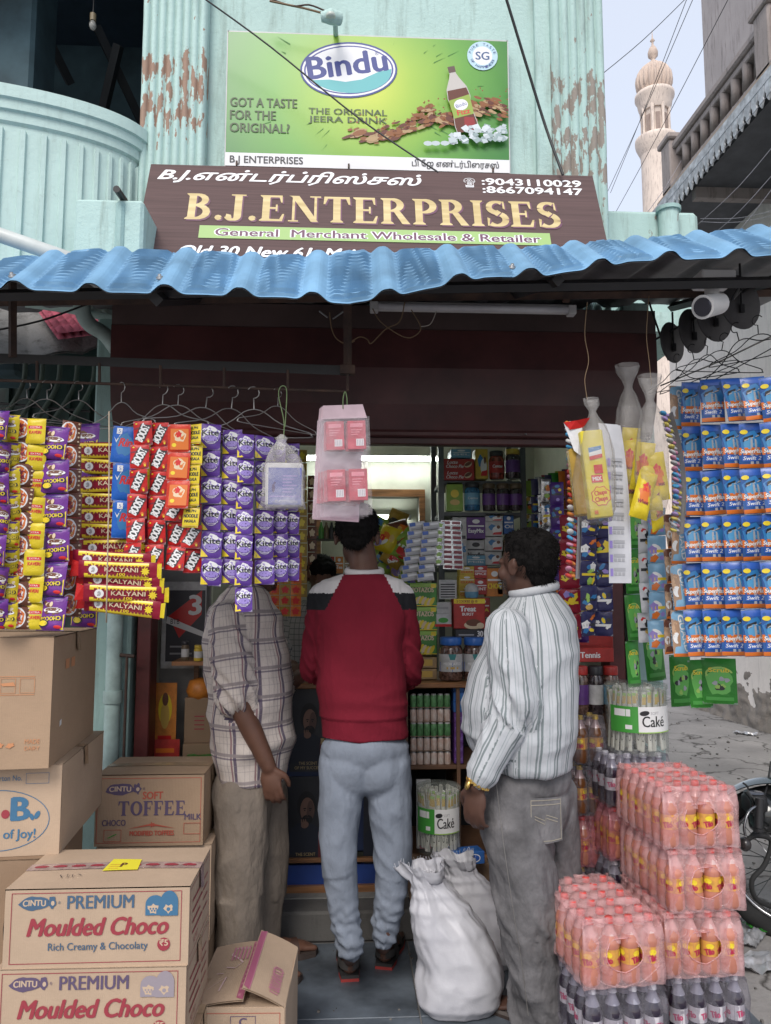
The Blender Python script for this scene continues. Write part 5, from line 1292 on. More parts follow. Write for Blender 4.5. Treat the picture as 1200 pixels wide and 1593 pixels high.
m_card = card_mat('brown cardboard', (.37, .25, .16)); m_card2 = card_mat('pale cardboard', (.46, .335, .235)); m_cardd = card_mat('dark cardboard', (.26, .17, .105))
m_tape = mat('buff parcel tape', (.38, .27, .17), .22, var=.15, vs=20)
def carton(label, w, d, h, loc, rz, m, front=None, top=None, side=None, tape=True, group=None, name='cardboard_box', lid_gap=True):
 """origin at the middle of the base; front face looks towards -y"""
 t = thing(name, label, 'box', loc, (0, 0, R(rz)), group)
 # body with slightly bulging walls
 mb = MB()
 def side_grid(f, nu=10, nv=8): mb.grid(f, nu, nv, m)
 b = .004; sd = hash(label) % 97 if False else len(label) * 1.7
 def bul(u, v, k): return .006 * math.sin(math.pi * u) * math.sin(math.pi * v) * (1 + noise.noise(Vector((k, u * 2, v * 2)))) + .0035 * noise.noise(Vector((u * 5, v * 5, k + sd)))
 side_grid(lambda u, v: Vector(((u - .5) * w, -d / 2 - bul(u, v, 1) * (0 if front else 1), v * h)))
 side_grid(lambda u, v: Vector(((.5 - u) * w, d / 2, v * h)))
 side_grid(lambda u, v: Vector((w / 2 + bul(u, v, 2) * (0 if side else 1), (u - .5) * d, v * h)))
 side_grid(lambda u, v: Vector((-w / 2 - bul(u, v, 3), (.5 - u) * d, v * h)))
 mb.add([(-w / 2, -d / 2, 0), (w / 2, -d / 2, 0), (w / 2, d / 2, 0), (-w / 2, d / 2, 0)], [(3, 2, 1, 0)], m)
 mb.build('body', t)
 # two top flaps meeting along x, with a sliver of gap
 g = .0015
 for sg in (-1, 1):
  fl = MB()
  z0 = h + .001; y0, y1 = (sg * g, sg * d / 2)
  fl.grid(lambda u, v: Vector(((u - .5) * (w + .002), y0 + (y1 - y0) * v, z0 + .003 * math.sin(math.pi * u) * (1 - v) + .002)), 8, 3, m)
  fl.grid(lambda u, v: Vector(((.5 - u) * (w + .002), y0 + (y1 - y0) * v, z0 - .001)), 1, 1, m)
  fl.add([(-w / 2 - .001, y1, z0 - .001), (w / 2 + .001, y1, z0 - .001), (w / 2 + .001, y1, z0 + .002), (-w / 2 - .001, y1, z0 + .002)], [(0, 1, 2, 3), (3, 2, 1, 0)], m)
  fl.build('flap', t)
 if tape:
  mt = m_tape if tape is True else tape
  mb = MB(); mb.grid(lambda u, v: Vector(((u - .5) * (w + .004), -.024 + .048 * v, h + .0045 + .003 * math.sin(math.pi * u))), 10, 1, mt)
  mb.add([(w / 2 + .0035, -.024, h + .003), (w / 2 + .0035, .024, h + .003), (w / 2 + .007, .024, h - .06), (w / 2 + .007, -.024, h - .05)], [(0, 3, 2, 1)], mt)
  if top: top(Print(mb, lambda u, v, hh: Vector((u, v, h + .0048 + .003 * math.sin(math.pi * (u / w + .5)) + hh)), n=3), w, d)
  mb.build('tape', t)
 if front:
  mb = MB(); front(Print(mb, lambda u, v, hh: Vector((u, -d / 2 - .0006 - hh, v))), w, h); mb.build('front_print', t)
 if side:
  mb = MB(); side(Print(mb, lambda u, v, hh: Vector((w / 2 + .0006 + hh, u, v))), d, h); mb.build('side_print', t)
 return t
i_cr = ink('crimson', (.29, .035, .05), .6); i_bl = ink('faded blue', (.055, .105, .175), .6); i_vi = ink('faded violet', (.10, .07, .13), .6); i_rd = ink('brick red', (.42, .08, .05), .6); i_or = ink('faded orange', (.50, .22, .10), .6); i_cb = ink('card tone', (.50, .37, .26), .7); i_bb = ink('mid blue', (.045, .14, .25), .6)
def cintu(p, x, y, w, h, m):      # oval brand patch
 p.ell(x, y, w * .5, h * .40, m, 22, .05, .06); p.text('CINTU', x, y - h * .17, w * .76, h * .34, i_cb, bold=.05, bend=-.5)
 p.ell(x + w * .60, y + h * .05, w * .13, h * .36, m, 14, 0, .18); p.ell(x + w * .62, y, w * .06, h * .14, i_cb, 10); p.text('®', x + w * .84, y - h * .05, w * .08, h * .16, m)
def moulded(c1, c2):
 def f(p, w, h):
  k = w / 287.0; X = lambda x: (x - 151) * k; Y_ = lambda y: h - (y - 1382) * k * 1.0
  p.frame(-w / 2 + 10 * k, .011, w / 2 - 12 * k, h - .007, 1.1 * k, i_cr)
  cintu(p, X(53), Y_(1402), 46 * k, 26 * k, c1)
  p.text('PREMIUM', X(156), Y_(1411), 103 * k, 20 * k, c1, bold=.03)
  p.text('Moulded Choco', X(153), Y_(1451), 218 * k, 26 * k, i_cr, bold=.055, shear=.28)
  p.text('Rich Creamy & Chocolaty', X(154), Y_(1473), 154 * k, 11 * k, c1, bold=.015)
  p.ell(X(256), Y_(1467), 10 * k, 10 * k, i_cr, 20); p.text('₹5', X(256), Y_(1469), 13 * k, 9 * k, i_cb, bold=.05);
  # two choco moulds
  for (cx, cy, rx, ry) in ((241, 1408, 15, 15), (263, 1405, 14, 19)):
   pts = [(X(cx - rx), Y_(cy + ry))] + [(X(cx + rx * math.cos(R(180 - i * 15))), Y_(cy - 2) + ry * .9 * k * math.sin(R(180 - i * 15))) for i in range(13)] + [(X(cx + rx), Y_(cy + ry))]
   p.poly(pts, c2)
  p.ell(X(238), Y_(1413), 8 * k, 7 * k, i_cb, 12, 0, .25); p.ell(X(262), Y_(1413), 7 * k, 6 * k, i_cb, 12, 0, .25)
  for q in range(5): p.ell(X(234 + q * 2.2), Y_(1413 + (q % 2) * 3), 1.4 * k, 1.6 * k, c2, 8)
  p.ell(X(262), Y_(1414), 3 * k, 3 * k, c2, 10)
 return f
def moulded_side(p, d, h):
 p.frame(-d / 2 + .012, .012, d / 2 - .01, h - .01, .0015, i_cr)
 for q in range(4): p.rect(-d * .36, h * (.72 - q * .14), d * (.0 + .1 * (q % 2)), h * (.75 - q * .14), i_cr); p.rect(d * .14, h * (.72 - q * .14), d * .36, h * (.74 - q * .14), i_cr)
 p.text('NET WT', -d * .2, h * .14, d * .2, h * .08, i_cr)
def top_print(p, w, d):
 for i in range(9):
  if i not in (4,): p.ell(-w * .43 + i * w * .108, 0, w * .042, .009, i_cr, 12, 0, .1)
 y = ink('yellow slip', (.75, .66, .04), .5)
 p.quad((-w * .05, -.045), (w * .15, -.040), (w * .13, .040), (-w * .04, .045), y)
 for q in range(3): p.rect(-w * .03, -.03 + q * .014, w * .03, -.027 + q * .014, I('o'))
 p.text('P', w * .05, -.018, w * .03, .03, I('br'), bold=.06)
 pen = ink('pen', (.02, .02, .03))
 s_ = [(-.27, -.07), (-.25, -.09), (-.23, -.066), (-.22, -.09), (-.20, -.07), (-.19, -.09), (-.17, -.07), (-.15, -.075)]
 for a, b_ in zip(s_, s_[1:]): p.quad((a[0] * w, a[1]), (a[0] * w + .001, a[1] + .003), (b_[0] * w + .001, b_[1] + .003), (b_[0] * w, b_[1]), pen)
m_ttape = mat('printed pink tape', (.40, .28, .25), .25, var=.2, vs=40)
a, b_ = at(8, 1382, 2.09), at(295, 1382, 2.09)
mw = b_.x - a.x; mx = (a.x + b_.x) / 2; zM = at(151, 1384, 2.09).z - .19; print('zM', zM)
carton('carton of faded violet printed moulded choco, second of the two at the lower left', mw + .012, .31, .19, (mx - .007, 2.245, zM - .192), -.5, m_card2, moulded(i_vi, ink('pale violet', (.28, .24, .27), .6)), None, moulded_side, group='moulded choco cartons')
carton('top moulded choco carton in blue print with a yellow slip on its lid', mw, .30, .19, (mx, 2.245, zM), 0, m_card2, moulded(i_bl, i_bb), top_print, moulded_side, tape=m_ttape, group='moulded choco cartons')
carton('plain carton at the foot of the moulded choco stack', mw + .03, .34, zM - .196, (mx, 2.26, 0), 1, m_card)
# toffee carton
def toffee(p, w, h):
 k = w / 168.0; X = lambda x: (x - 235) * k; Y_ = lambda y: h - (y - 1208) * k
 p.frame(-w / 2 + 3 * k, 5 * k, w / 2 - 4 * k, h - 4 * k, .8 * k, i_rd)
 cintu(p, X(189), Y_(1229), 44 * k, 22 * k, i_vi)
 p.text('SOFT', X(240), Y_(1244), 31 * k, 11 * k, i_rd, bold=.04); p.text('TOFFEE', X(240), Y_(1269), 106 * k, 22 * k, i_vi, ser=True)
 p.text('CHOCO', X(181), Y_(1284), 36 * k, 9 * k, i_vi, bold=.03); p.text('MILK', X(303), Y_(1276), 26 * k, 9 * k, i_vi, bold=.03)
 p.frame(X(166), Y_(1308), X(193), Y_(1290), .7 * k, i_rd); p.frame(X(289), Y_(1298), X(315), Y_(1281), .7 * k, i_rd); p.quad((X(172), Y_(1302)), (X(173), Y_(1303)), (X(186), Y_(1297)), (X(185), Y_(1296)), I('g'))
 p.poly([(X(202), Y_(1289)), (X(240), Y_(1281)), (X(277), Y_(1289)), (X(240), Y_(1284))], i_rd); p.star(X(240), Y_(1283), 5 * k, i_rd, 5, .45)
 p.text('MODIFIED TOFFEES', X(240), Y_(1299), 68 * k, 7 * k, i_rd, bold=.05)
a, b_ = at(150, 1208, 2.9), at(318, 1208, 2.9)
zt_ = at(235, 1206, 2.9).z; zb_ = at(235, 1316, 2.9).z
carton('toffee carton in violet and red print leaning near the maroon frame', b_.x - a.x, .30, zt_ - zb_, ((a.x + b_.x) / 2, 3.05, zb_), 0, m_card, toffee)
carton('plain carton beneath the toffee carton', b_.x - a.x + .02, .30, zb_ - .235, ((a.x + b_.x) / 2 + .015, 3.06, .23), 1.5, m_card2)
carton('carton standing on the floor under the toffee stack', b_.x - a.x + .03, .32, .228, ((a.x + b_.x) / 2 + .01, 3.08, 0), -1, m_card)
# big cartons at the left edge
def big_front(p, w, h):
 p.rect(w * .16, h * .56, w * .42, h * .565, i_or); p.rect(w * .16, h * .70, w * .42, h * .705, i_or)
 for i in range(3):
  p.frame(w * (.17 + .09 * i), h * .575, w * (.24 + .09 * i), h * .69, .0012, i_or)
 p.ell(w * .20, h * .65, w * .02, h * .02, i_or, 10, 0, .2); p.quad((w * .27, h * .63), (w * .33, h * .63), (w * .32, h * .66), (w * .26, h * .65), i_or)
 for q in range(5): p.ell(w * (.12 + q * .05), h * .18, w * .02, h * .018, i_or, 10, .3, .2)
 p.text('MADE', w * .42, h * .19, w * .07, h * .035, i_or); p.text('DAIRY', w * .42, h * .14, w * .07, h * .03, i_or)
def joy_front(p, w, h):
 cx, cy = w * .20, h * .40
 p.ring(cx, cy, w * .25, h * .34, .0022, i_bb, 40); p.text('B', cx + w * .11, cy + h * .0, w * .08, h * .25, i_bb, bold=.07);
 p.text('of Joy!', cx + w * .11, cy - h * .20, w * .15, h * .10, i_bb, bold=.03); p.ell(cx + w * .19, cy + h * .05, w * .012, h * .05, i_bb, 10, -.5); p.ell(cx + w * .165, cy + h * .03, w * .01, h * .04, i_bb, 10, .4)
 p.ell(cx + w * .04, cy + h * .07, w * .02, h * .05, i_cr, 12)
 p.text('Carton No.', w * .24, h * .84, w * .14, h * .06, i_bb); p.frame(w * .33, h * .80, w * .44, h * .92, .001, i_bb)
X1 = at(84, 1000, 2.3).x
zA, zB_, zC = at(80, 992, 2.3).z, at(80, 1195, 2.3).z, at(90, 1350, 2.25).z
o_ = Matrix.Rotation(R(5.6), 3, 'Z')
def corner(w, d, xr_, y0, rz): # centre so that the right front corner sits at (xr_, y0)
 v = Matrix.Rotation(R(rz), 3, 'Z') @ Vector((w / 2, -d / 2, 0)); return Vector((xr_, y0, 0)) - v
c = corner(.58, .56, X1, 2.3, 5.6);
carton('tallest plain carton at the left edge under the snack strips', .58, .56, zA - zB_, (c.x, c.y, zB_), 5.6, m_card, big_front, None, lambda p, d, h: (p.quad((-d * .33, h * .27), (-d * .29, h * .28), (-d * .29, h * .325), (-d * .33, h * .315), I('w')), [p.rect(-d * (.25 - .12 * q), h * .72, -d * (.17 - .12 * q), h * .80, i_or) for q in range(2)]))
st = MB(Matrix.Translation((0, 0, 0)))
c = corner(.58, .54, at(97, 1200, 2.36).x, 2.36, 5)
carton('left carton with the blue oval mark and small number box', .58, .54, zB_ - zC - .004, (c.x, c.y, zC), 5, m_card2, joy_front)
c = corner(.5, .45, at(60, 1400, 2.35).x, 2.33, 4)
carton('dark brown carton under the left stack', .52, .45, zC - .34, (c.x, c.y, .336), 4, m_cardd)
carton('lowest carton of the left stack, behind the choco cartons', .54, .46, .334, (c.x - .01, c.y + .01, 0), 5, m_cardd)
# white sticker scrap on the side
q = at(97, 1126, 2.42)
# open box in the foreground
def open_box():
 a, b_ = at(300, 1590, 2.28), at(447, 1560, 2.28); w = b_.x - a.x; d = .36; h = at(370, 1575, 2.28).z + .012
 t = thing('open_carton', 'open cardboard box with raised pink taped flaps in the foreground', 'box', ((a.x + b_.x) / 2, 2.28 + d / 2, 0), (0, 0, R(-2)))
 k = .004
 for (c_, s_) in (((0, -d / 2, h / 2), (w, k, h)), ((0, d / 2, h / 2), (w, k, h)), ((-w / 2, 0, h / 2), (k, d - k, h)), ((w / 2, 0, h / 2), (k, d - k, h))): MB().box(c_, s_, m_card2).build('side_panel', t)
 MB().box((0, 0, .003), (w - k, d - k, .004), m_card2).build('base_panel', t)
 pt = ink('magenta tape', (.34, .09, .16), .3); pk = ink('faded pink', (.45, .18, .24), .6); ch = ink('chalk', (.58, .42, .42), .8)
 for sg, ang in ((-1, 8), (1, 24)):
  L = w * (.56 if sg < 0 else .50); T = Matrix.Translation((sg * w / 2, 0, h)) @ Matrix.Rotation(R(ang) * sg * 1, 4, 'Y')
  mb = MB(T); f = lambda u, v, hh=0: Vector((-sg * u * L, (v - .5) * (d + .0), .004 * math.sin(u * 3) + .003 * math.sin(v * 7) + hh))
  mb.grid(lambda u, v: f(u if sg < 0 else 1 - u, v), 8, 10, m_card2); mb.grid(lambda u, v: f(u if sg > 0 else 1 - u, v, -.004), 4, 6, m_card2)
  mb.build('flap', t)
  mb = MB(T); p = Print(mb, lambda u, v, hh: f(u, v, hh + .0015), h=.0005, n=5)
  if sg < 0:
   p.quad((.86, .03), (.99, .0), (.99, 1), (.86, .97), pt)
   for q in range(12): p.rect(.88, .05 + q * .08, .93, .08 + q * .08, pk)
   s_ = [(.75, .86), (.5, .88), (.42, .78), (.6, .7), (.72, .62), (.6, .52), (.4, .56)]
   for (a0, b0), (a1, b1) in zip(s_, s_[1:]): p.quad((a0, b0), (a0 + .03, b0 + .012), (a1 + .03, b1 + .012), (a1, b1), ch)
   for (a0, b0, a1, b1) in ((.25, .46, .4, .44), (.2, .2, .5, .36), (.5, .36, .45, .14)): p.quad((a0, b0), (a0 + .03, b0 + .01), (a1 + .03, b1 + .01), (a1, b1), ch)
   for q in range(5): p.rect(.46 + q * .08, .68, .50 + q * .08, .9, pk)
  else:
   p.quad((.86, .0), (.99, .03), (.99, .97), (.86, 1), pt); p.rect(.84, .0, .86, 1, pk)
   p.frame(.22, .08, .42, .50, .012, pk); mb2 = p
   # lettering is laid out with real lengths
   p2 = Print(mb, lambda u, v, hh: f(u / L, v / d, hh + .0025), n=1); p2.text('CONN100', .33 * L, .29 * d, .36 * d, .035, pk, rot=-math.pi / 2, bold=.03, cy=True)
  mb.build('flap_print', t)
 # inner narrow flaps
 MB(Matrix.Translation((0, -d / 2, h)) @ Matrix.Rotation(R(-6), 4, 'X')).box((0, .06, .0), (w - .01, .12, .003), m_card2).build('flap', t)
 MB(Matrix.Translation((0, d / 2, h)) @ Matrix.Rotation(R(4), 4, 'X')).box((0, -.06, .0), (w - .01, .12, .003), m_card2).build('flap', t)
 mb = MB(); p = Print(mb, lambda u, v, hh: Vector((u, -d / 2 - .003 - hh, v))); p.frame(-w / 2 + .015, .02, w / 2 - .012, h - .012, .0015, i_rd); p.frame(-.02, h - .05, .05, h - .02, .0015, i_vi); p.text('C', .015, h - .045, .02, .02, i_vi, bold=.05); mb.build('front_print', t)
open_box()
# ------------------------------------------------------------------ soft drink packs
m_capr = mat('red cap plastic', (.56, .07, .06), .35, var=.05); m_capw = mat('white cap plastic', (.66, .66, .68), .35, var=.05); m_capy = mat('yellow cap plastic', (.62, .42, .05), .35, var=.05)
m_orange = mat('orange drink', (.46, .175, .12), .12, var=.1, spec=.6, coat=.5); m_cola = mat('dark drink', (.022, .014, .028), .1, var=.1, spec=.6, coat=.5); m_amber = mat('amber drink', (.16, .06, .02), .12, var=.1, coat=.5)
m_clear = mat('clear bottle neck', (.52, .36, .34), .1, var=0, spec=.7, coat=.5); m_clear2 = mat('clear dark neck', (.26, .25, .30), .1, var=0, spec=.7, coat=.5)
m_laby = mat('yellow orange label', (.60, .30, .06), .4, var=.15, vs=60); m_labw = mat('pale label', (.55, .52, .55), .4, var=.1, vs=60)
def bottle_parts(kind):
 r, h = .0295, .175
 liq, nk, cap, lab = {'orange': (m_orange, m_clear, m_capr, m_laby), 'cola': (m_cola, m_clear2, m_capw, m_labw), 'amber': (m_amber, m_clear, m_capy, m_laby)}[kind]
 b = MB(); b.lathe([(.012, 0), (r * .85, .002), (r, .012), (r, .045), (r * .93, .055), (r * .93, .1), (r, .108), (r * .96, .118), (r * .72, .135)], liq, 14, cap=True); b.lathe([(r * .72, .135), (r * .45, .152), (r * .36, .162), (r * .36, .168)], nk, 14)
 l = MB(); l.lathe([(r * .945, .056), (r * .945, .1)], lab, 16, cap=False)
 for a0 in (-.6, .9, 2.5, 4.2):
  p = Print(l, cylmap(r * .945, a0=-math.pi / 2 + a0), h=.0004)
  if kind != 'cola': p.ell(0, .086, .012, .008, I('y'), 10); p.text('Tilo', 0, .062, .026, .017, ink('tilo', (.38, .02, .06), .4), bold=.09, rot=.25)
  else: p.text('Tilo', 0, .068, .026, .018, ink('tilo2', (.45, .06, .14), .4), bold=.08, rot=.2)
 c_ = MB(); c_.lathe([(0, .182), (.010, .182), (.0125, .179), (.013, .168), (.0135, .166)], cap, 12)
 return b.mesh('bottle'), l.mesh('label'), c_.mesh('cap')
BM = {k: bottle_parts(k) for k in ('orange', 'cola', 'amber')}
def pack(kind, label, loc, rz, nx=4, ny=6, tint=None, group='shrink wrapped drink packs', hole=True, wrap=True):
 t = thing('drink_pack', label, 'drink pack', loc, (0, 0, R(rz)), group)
 P_ = .0605; W_, D_ = nx * P_, ny * P_; b, l, c_ = BM[kind]
 for i in range(nx):
  for j in range(ny):
   o = link('bottle', b, t, ((i - (nx - 1) / 2) * P_ + random.uniform(-.001, .001), (j + .5) * P_, .001), (0, 0, random.uniform(0, 6.3)))
   o2 = link('cap', c_, o)
   if j == 0 or i == 0 or i == nx - 1: link('label', l, o)
 if wrap:
  fm = tint; hh = .186; rnd = random.Random(len(label))
  bx, by = W_ / 2 + .001, D_ / 2 + .001
  mb = MB()
  def bumps(x, y, z): return .0035 * noise.noise(Vector((x * 30, y * 30, z * 25 + len(label)))) + .003 * noise.noise(Vector((x * 90, y * 90, z * 60)))
  def top(u, v):
   x, y = (u - .5) * 2 * bx, (v - .5) * 2 * by
   cxx = math.cos(x / P_ * 2 * math.pi + (0 if nx % 2 else math.pi)); cyy = math.cos((y) / P_ * 2 * math.pi + (0 if ny % 2 else math.pi))
   return Vector((x, y + by, .1845 - .006 * (1 - cxx) * .5 - .006 * (1 - cyy) * .5 + bumps(x, y, 1)))
  mb.grid(top, nx * 8, ny * 8, fm)
  def wallp(s_, v):      # perimeter, scalloped round the bottles, drawn in over the shoulders
   a = s_ * 4
   e = int(a) % 4; f = a - int(a)
   if e == 0: x, y, L, n_ = -bx + 2 * bx * f, -by, 2 * bx, (0, -1)
   elif e == 1: x, y, L, n_ = bx, -by + 2 * by * f, 2 * by, (1, 0)
   elif e == 2: x, y, L, n_ = bx - 2 * bx * f, by, 2 * bx, (0, 1)
   else: x, y, L, n_ = -bx, by - 2 * by * f, 2 * by, (-1, 0)
   z = v * .184; ed = f * L
   sc = -.006 * (1 - math.cos(2 * math.pi * ed / P_)) * .5 * (1 if v < .62 else 2.0)
   drawn = -.012 * max(0, (v - .68) / .32) ** 1.3
   q = sc + drawn + bumps(x, y, z) + .002
   return Vector((x + n_[0] * q, y + by + n_[1] * q, z + (.0 if v < 1 else -.0)))
  NS = 4 * 28
  vs = [wallp((i % NS) / NS + 1e-6, j / 14) for j in range(15) for i in range(NS)]
  fs = []
  for j in range(14):
   for i in range(NS):
    k = (i + 1) % NS
    a = wallp((i + .5) / NS, (j + .5) / 14)
    if hole and i < 28 and ((i + .5 - 14) / 6.2) ** 2 + ((j + .5 - 6.2) / 3.4) ** 2 < 1: continue
    fs.append((j * NS + i, j * NS + k, (j + 1) * NS + k, (j + 1) * NS + i))
  mb.add(vs, fs, fm, True)
  if hole:     # melted rim of the opening
   pts = [wallp((14 + 6.3 * math.cos(a)) / NS, (6.7 + 3.5 * math.sin(a)) / 14) + Vector((0, -.002, 0)) for a in [2 * math.pi * k / 24 for k in range(25)]]
   mb.tube(pts, .0018, fm, 6, cap=False)
   for q in range(9):      # creases round the hole, their white highlights put into a lighter film colour
    f0 = 1.05 + rnd.uniform(0, 1.1); a0 = rnd.uniform(0, 6.28); a1 = a0 + rnd.uniform(.3, 1.1)
    cr = [wallp(min(27.6, max(.3, 14 + 6.3 * f0 * math.cos(a) + 2.2 * nzz(a, q))) / NS, min(.98, max(.02, (6.7 + 3.5 * f0 * math.sin(a)) / 14))) + Vector((0, -.0015, 0)) for a in [a0 + (a1 - a0) * k / 12 for k in range(13)]]
    mb.tube(cr, [.0003 + .0007 * math.sin(math.pi * k / 12) for k in range(13)], f_crease_glint, 5, cap=False)
  mb.build('shrink_film', t)
 return t
f_pink = film('pink tinted shrink film', (.86, .55, .55), .30, .09); f_clear = film('clear shrink film', (.50, .48, .54), .13); nzz = lambda a, b: noise.noise(Vector((a * 2, b, 1)))
f_crease_glint = film('film crease with painted glint', (.95, .75, .74), .25, .06); f_mag = film('magenta tinted film', (.55, .22, .26), .34)
# front stack: corner found from the picture
PH_ = .1885
def stack_at(px, Yf_, levels, rz, **kw): pass
Yr = 2.42
xa, xb = at(1043, 1400, Yr).x, at(1155, 1400, Yr).x
sc_ = (xb - xa) / (4 * .0605); print('pack scale', sc_)
zt_ = at(1100, 1222, Yr).z
print('top z', zt_, 'levels', zt_ / PH_)
xm = (xa + xb) / 2
RZ = 3.0
labs = ['topmost pink wrapped orange drink pack of the right stack, torn open at the front', 'second pink wrapped orange pack in the right stack with a round hole', 'third pink wrapped orange drink pack in the right stack']
nl = 5
z0 = zt_ - 4 * PH_
for i, (kind, fm) in enumerate((('cola', f_clear), ('orange', f_pink), ('orange', f_pink), ('orange', f_pink))):
 z = z0 + i * PH_
 pack(kind, (['dark drink pack with white caps under the right stack of pink packs'] + labs[::-1])[i], (xm + (.004, -.012, .006, -.006)[i], Yr, max(z, 0)), RZ + (1, -1.5, 1, 0)[i], tint=fm, hole=kind == 'orange')
base = MB()
m_crate = mat('grey plastic crate', (.10, .10, .11), .6)
def crate(x, y, rz, w, d, h, lab):
 t = thing('wooden_pallet', lab, 'pallet', (x, y, 0), (0, 0, R(rz)))
 for i in range(3): MB().box(((i - 1) * w * .42, d / 2, (h - .02) / 2), (.05, d, h - .02), m_wood, bev=.003).build('bearer', t)
 for i in range(5): MB().box((0, (i + .5) * d / 5, h - .01), (w, d / 5 - .012, .018), m_wood, bev=.003).build('plank', t)
if z0 > .03: crate(xm, Yr, RZ, .27, .38, z0 - .002, 'low wooden pallet under the right stack of drink packs')
Yl = 2.27
xa2, xb2 = at(905, 1450, Yl).x, at(1030, 1450, Yl).x
zt2 = at(960, 1428, Yl).z
print('left stack', xb2 - xa2, zt2)
xm2 = (xa2 + xb2) / 2 + .005
pack('orange', 'pink wrapped orange drink pack on the low stack beside the grey jeans', (xm2, Yl, zt2 - PH_), 6, tint=f_pink)
pack('cola', 'dark drink pack with white caps under the low pink pack', (xm2 + .004, Yl, zt2 - 2 * PH_), 5, tint=f_clear, hole=False)
if zt2 - 2 * PH_ > .1: pack('cola', 'lowest dark drink pack of the low front stack', (xm2, Yl, max(.004, zt2 - 3 * PH_)), 6, tint=f_clear, hole=False)
# second row, behind: dark packs left of the right stack
Yb2 = 2.86
xm3 = (at(935, 1300, Yb2).x + at(1045, 1300, Yb2).x) / 2 + .02
zt3 = at(960, 1172, Yb2).z
print('mid', zt3)
for i, (kind, fm, lab) in enumerate((('cola', f_clear, 'topmost dark drink pack under the cake stick jar'), ('orange', f_mag, 'magenta wrapped pack second from the top under the cake jar'), ('cola', f_clear, 'third pack of dark bottles under the cake jar'), ('orange', f_pink, 'fourth pack in the stack below the cake jar'), ('cola', f_clear, 'lowest dark pack in the stack below the cake jar'))):
 z = zt3 - (i + 1) * PH_
 if z > -.02: pack(kind, lab, (xm3 + random.uniform(-.006, .006), Yb2, max(z, .003)), RZ + random.uniform(-1, 1), tint=fm, hole=False)
Yb3 = 3.0
xm4 = at(918, 1300, Yb3).x - .02
zt4 = at(915, 1112, Yb3).z
for i, (kind, fm, lab) in enumerate((('amber', f_clear, 'topmost amber drink pack with yellow caps beside the door frame'), ('amber', f_clear, 'second amber drink pack with gold bottles'), ('orange', f_mag, 'maroon looking wrapped drink pack in the amber stack'), ('amber', f_clear, 'yellow capped pack low in the amber stack'), ('cola', f_mag, 'fifth pack of the amber stack with dark bottles'), ('amber', f_clear, 'lowest pack of the amber stack on the floor'))):
 z = zt4 - (i + 1) * PH_
 if z > -.05: pack(kind, lab, (xm4 + random.uniform(-.006, .006), Yb3, max(z, .003)), RZ + random.uniform(-1, 1), 3, 5, tint=fm, hole=False)
# jar of cake sticks
def cake_jar(px, pyb, Y, hpx, label, sc=1.0):
 o = at(px, pyb, Y); s = Y / FPX; r = 46 * s * sc; h = hpx * s
 t = thing('cake_stick_jar', label, 'jar', o)
 wrp = mat('white wrapper', (.62, .60, .56), .35, var=.1, vs=30)
 st = MB(); st.box((0, 0, 0), (.016, .009, h * .86), wrp, bev=.003)
 p = Print(st, flat((0, -.0047, 0), (1, 0, 0), (0, 0, 1))); p.text('Caké', 0, -h * .16, h * .24, .008, I('k'), bold=.05, rot=math.pi / 2, cy=True); p.rect(-.007, h * .25, .007, h * .36, I('gold')); p.rect(-.007, h * .36, .007, h * .40, I('lg'))
 sm = st.mesh('cake_stick')
 for k in range(26):
  a = 2 * math.pi * k / 26; rr = r * .86
  link('cake_stick', sm, t, (rr * math.cos(a), rr * math.sin(a), h * .48 + random.uniform(-.004, .006)), (R(random.uniform(-5, 5)), R(random.uniform(-6, 6)), a + math.pi / 2))
 for k in range(12):
  a = 2 * math.pi * k / 12 + .2; rr = r * .5
  link('cake_stick', sm, t, (rr * math.cos(a), rr * math.sin(a), h * .52 + random.uniform(-.004, .01)), (R(random.uniform(-9, 9)), R(random.uniform(-9, 9)), a + math.pi / 2))
 g = film('clear jar plastic', (.70, .74, .70), .16, .06)
 MB().lathe([(r * .97, 0), (r, .006), (r, h * .93), (r * .98, h * .95)], g, 36, cap=False).build('jar_wall', t)
 MB().lathe([(0, h), (r * .9, h), (r * 1.02, h * .985), (r * 1.03, h * .93), (r * 1.01, h * .92)], g, 36, cap=False).build('lid', t)
 for k in range(6):
  pass
 l = MB(); rr = r + .0008
 l.rings([[Vector((rr * math.cos(a), rr * math.sin(a), z)) for a in [R(-150 + 120 * k / 24) for k in range(25)]] for z in (h * .33, h * .70)], I('w'), cap=False, closed=False)
 p = Print(l, cylmap(rr), n=5)
 p.rect(-r * 1.30, h * .33, -r * .30, h * .70, I('g')); p.rect(-r * 1.12, h * .56, -r * .55, h * .66, I('w')); p.rect(-r * .72, h * .38, -r * .50, h * .44, I('w'))
 p.ell(-r * .10, h * .61, r * .16, h * .035, I('k'), 16, .15); p.text('SOFT', r * .25, h * .59, r * .30, h * .04, I('grey')); p.text('Caké', r * .22, h * .42, r * .80, h * .15, I('k'), bold=.02)
 p.quad((-r * .3, h * .33), (r * 1.0, h * .33), (r * 1.0, h * .345), (-r * .3, h * .345), I('lg'))
 l.build('label', t)
cake_jar(992, 1168, 2.98, 104, 'clear jar of soft cake sticks on top of the dark drink packs')
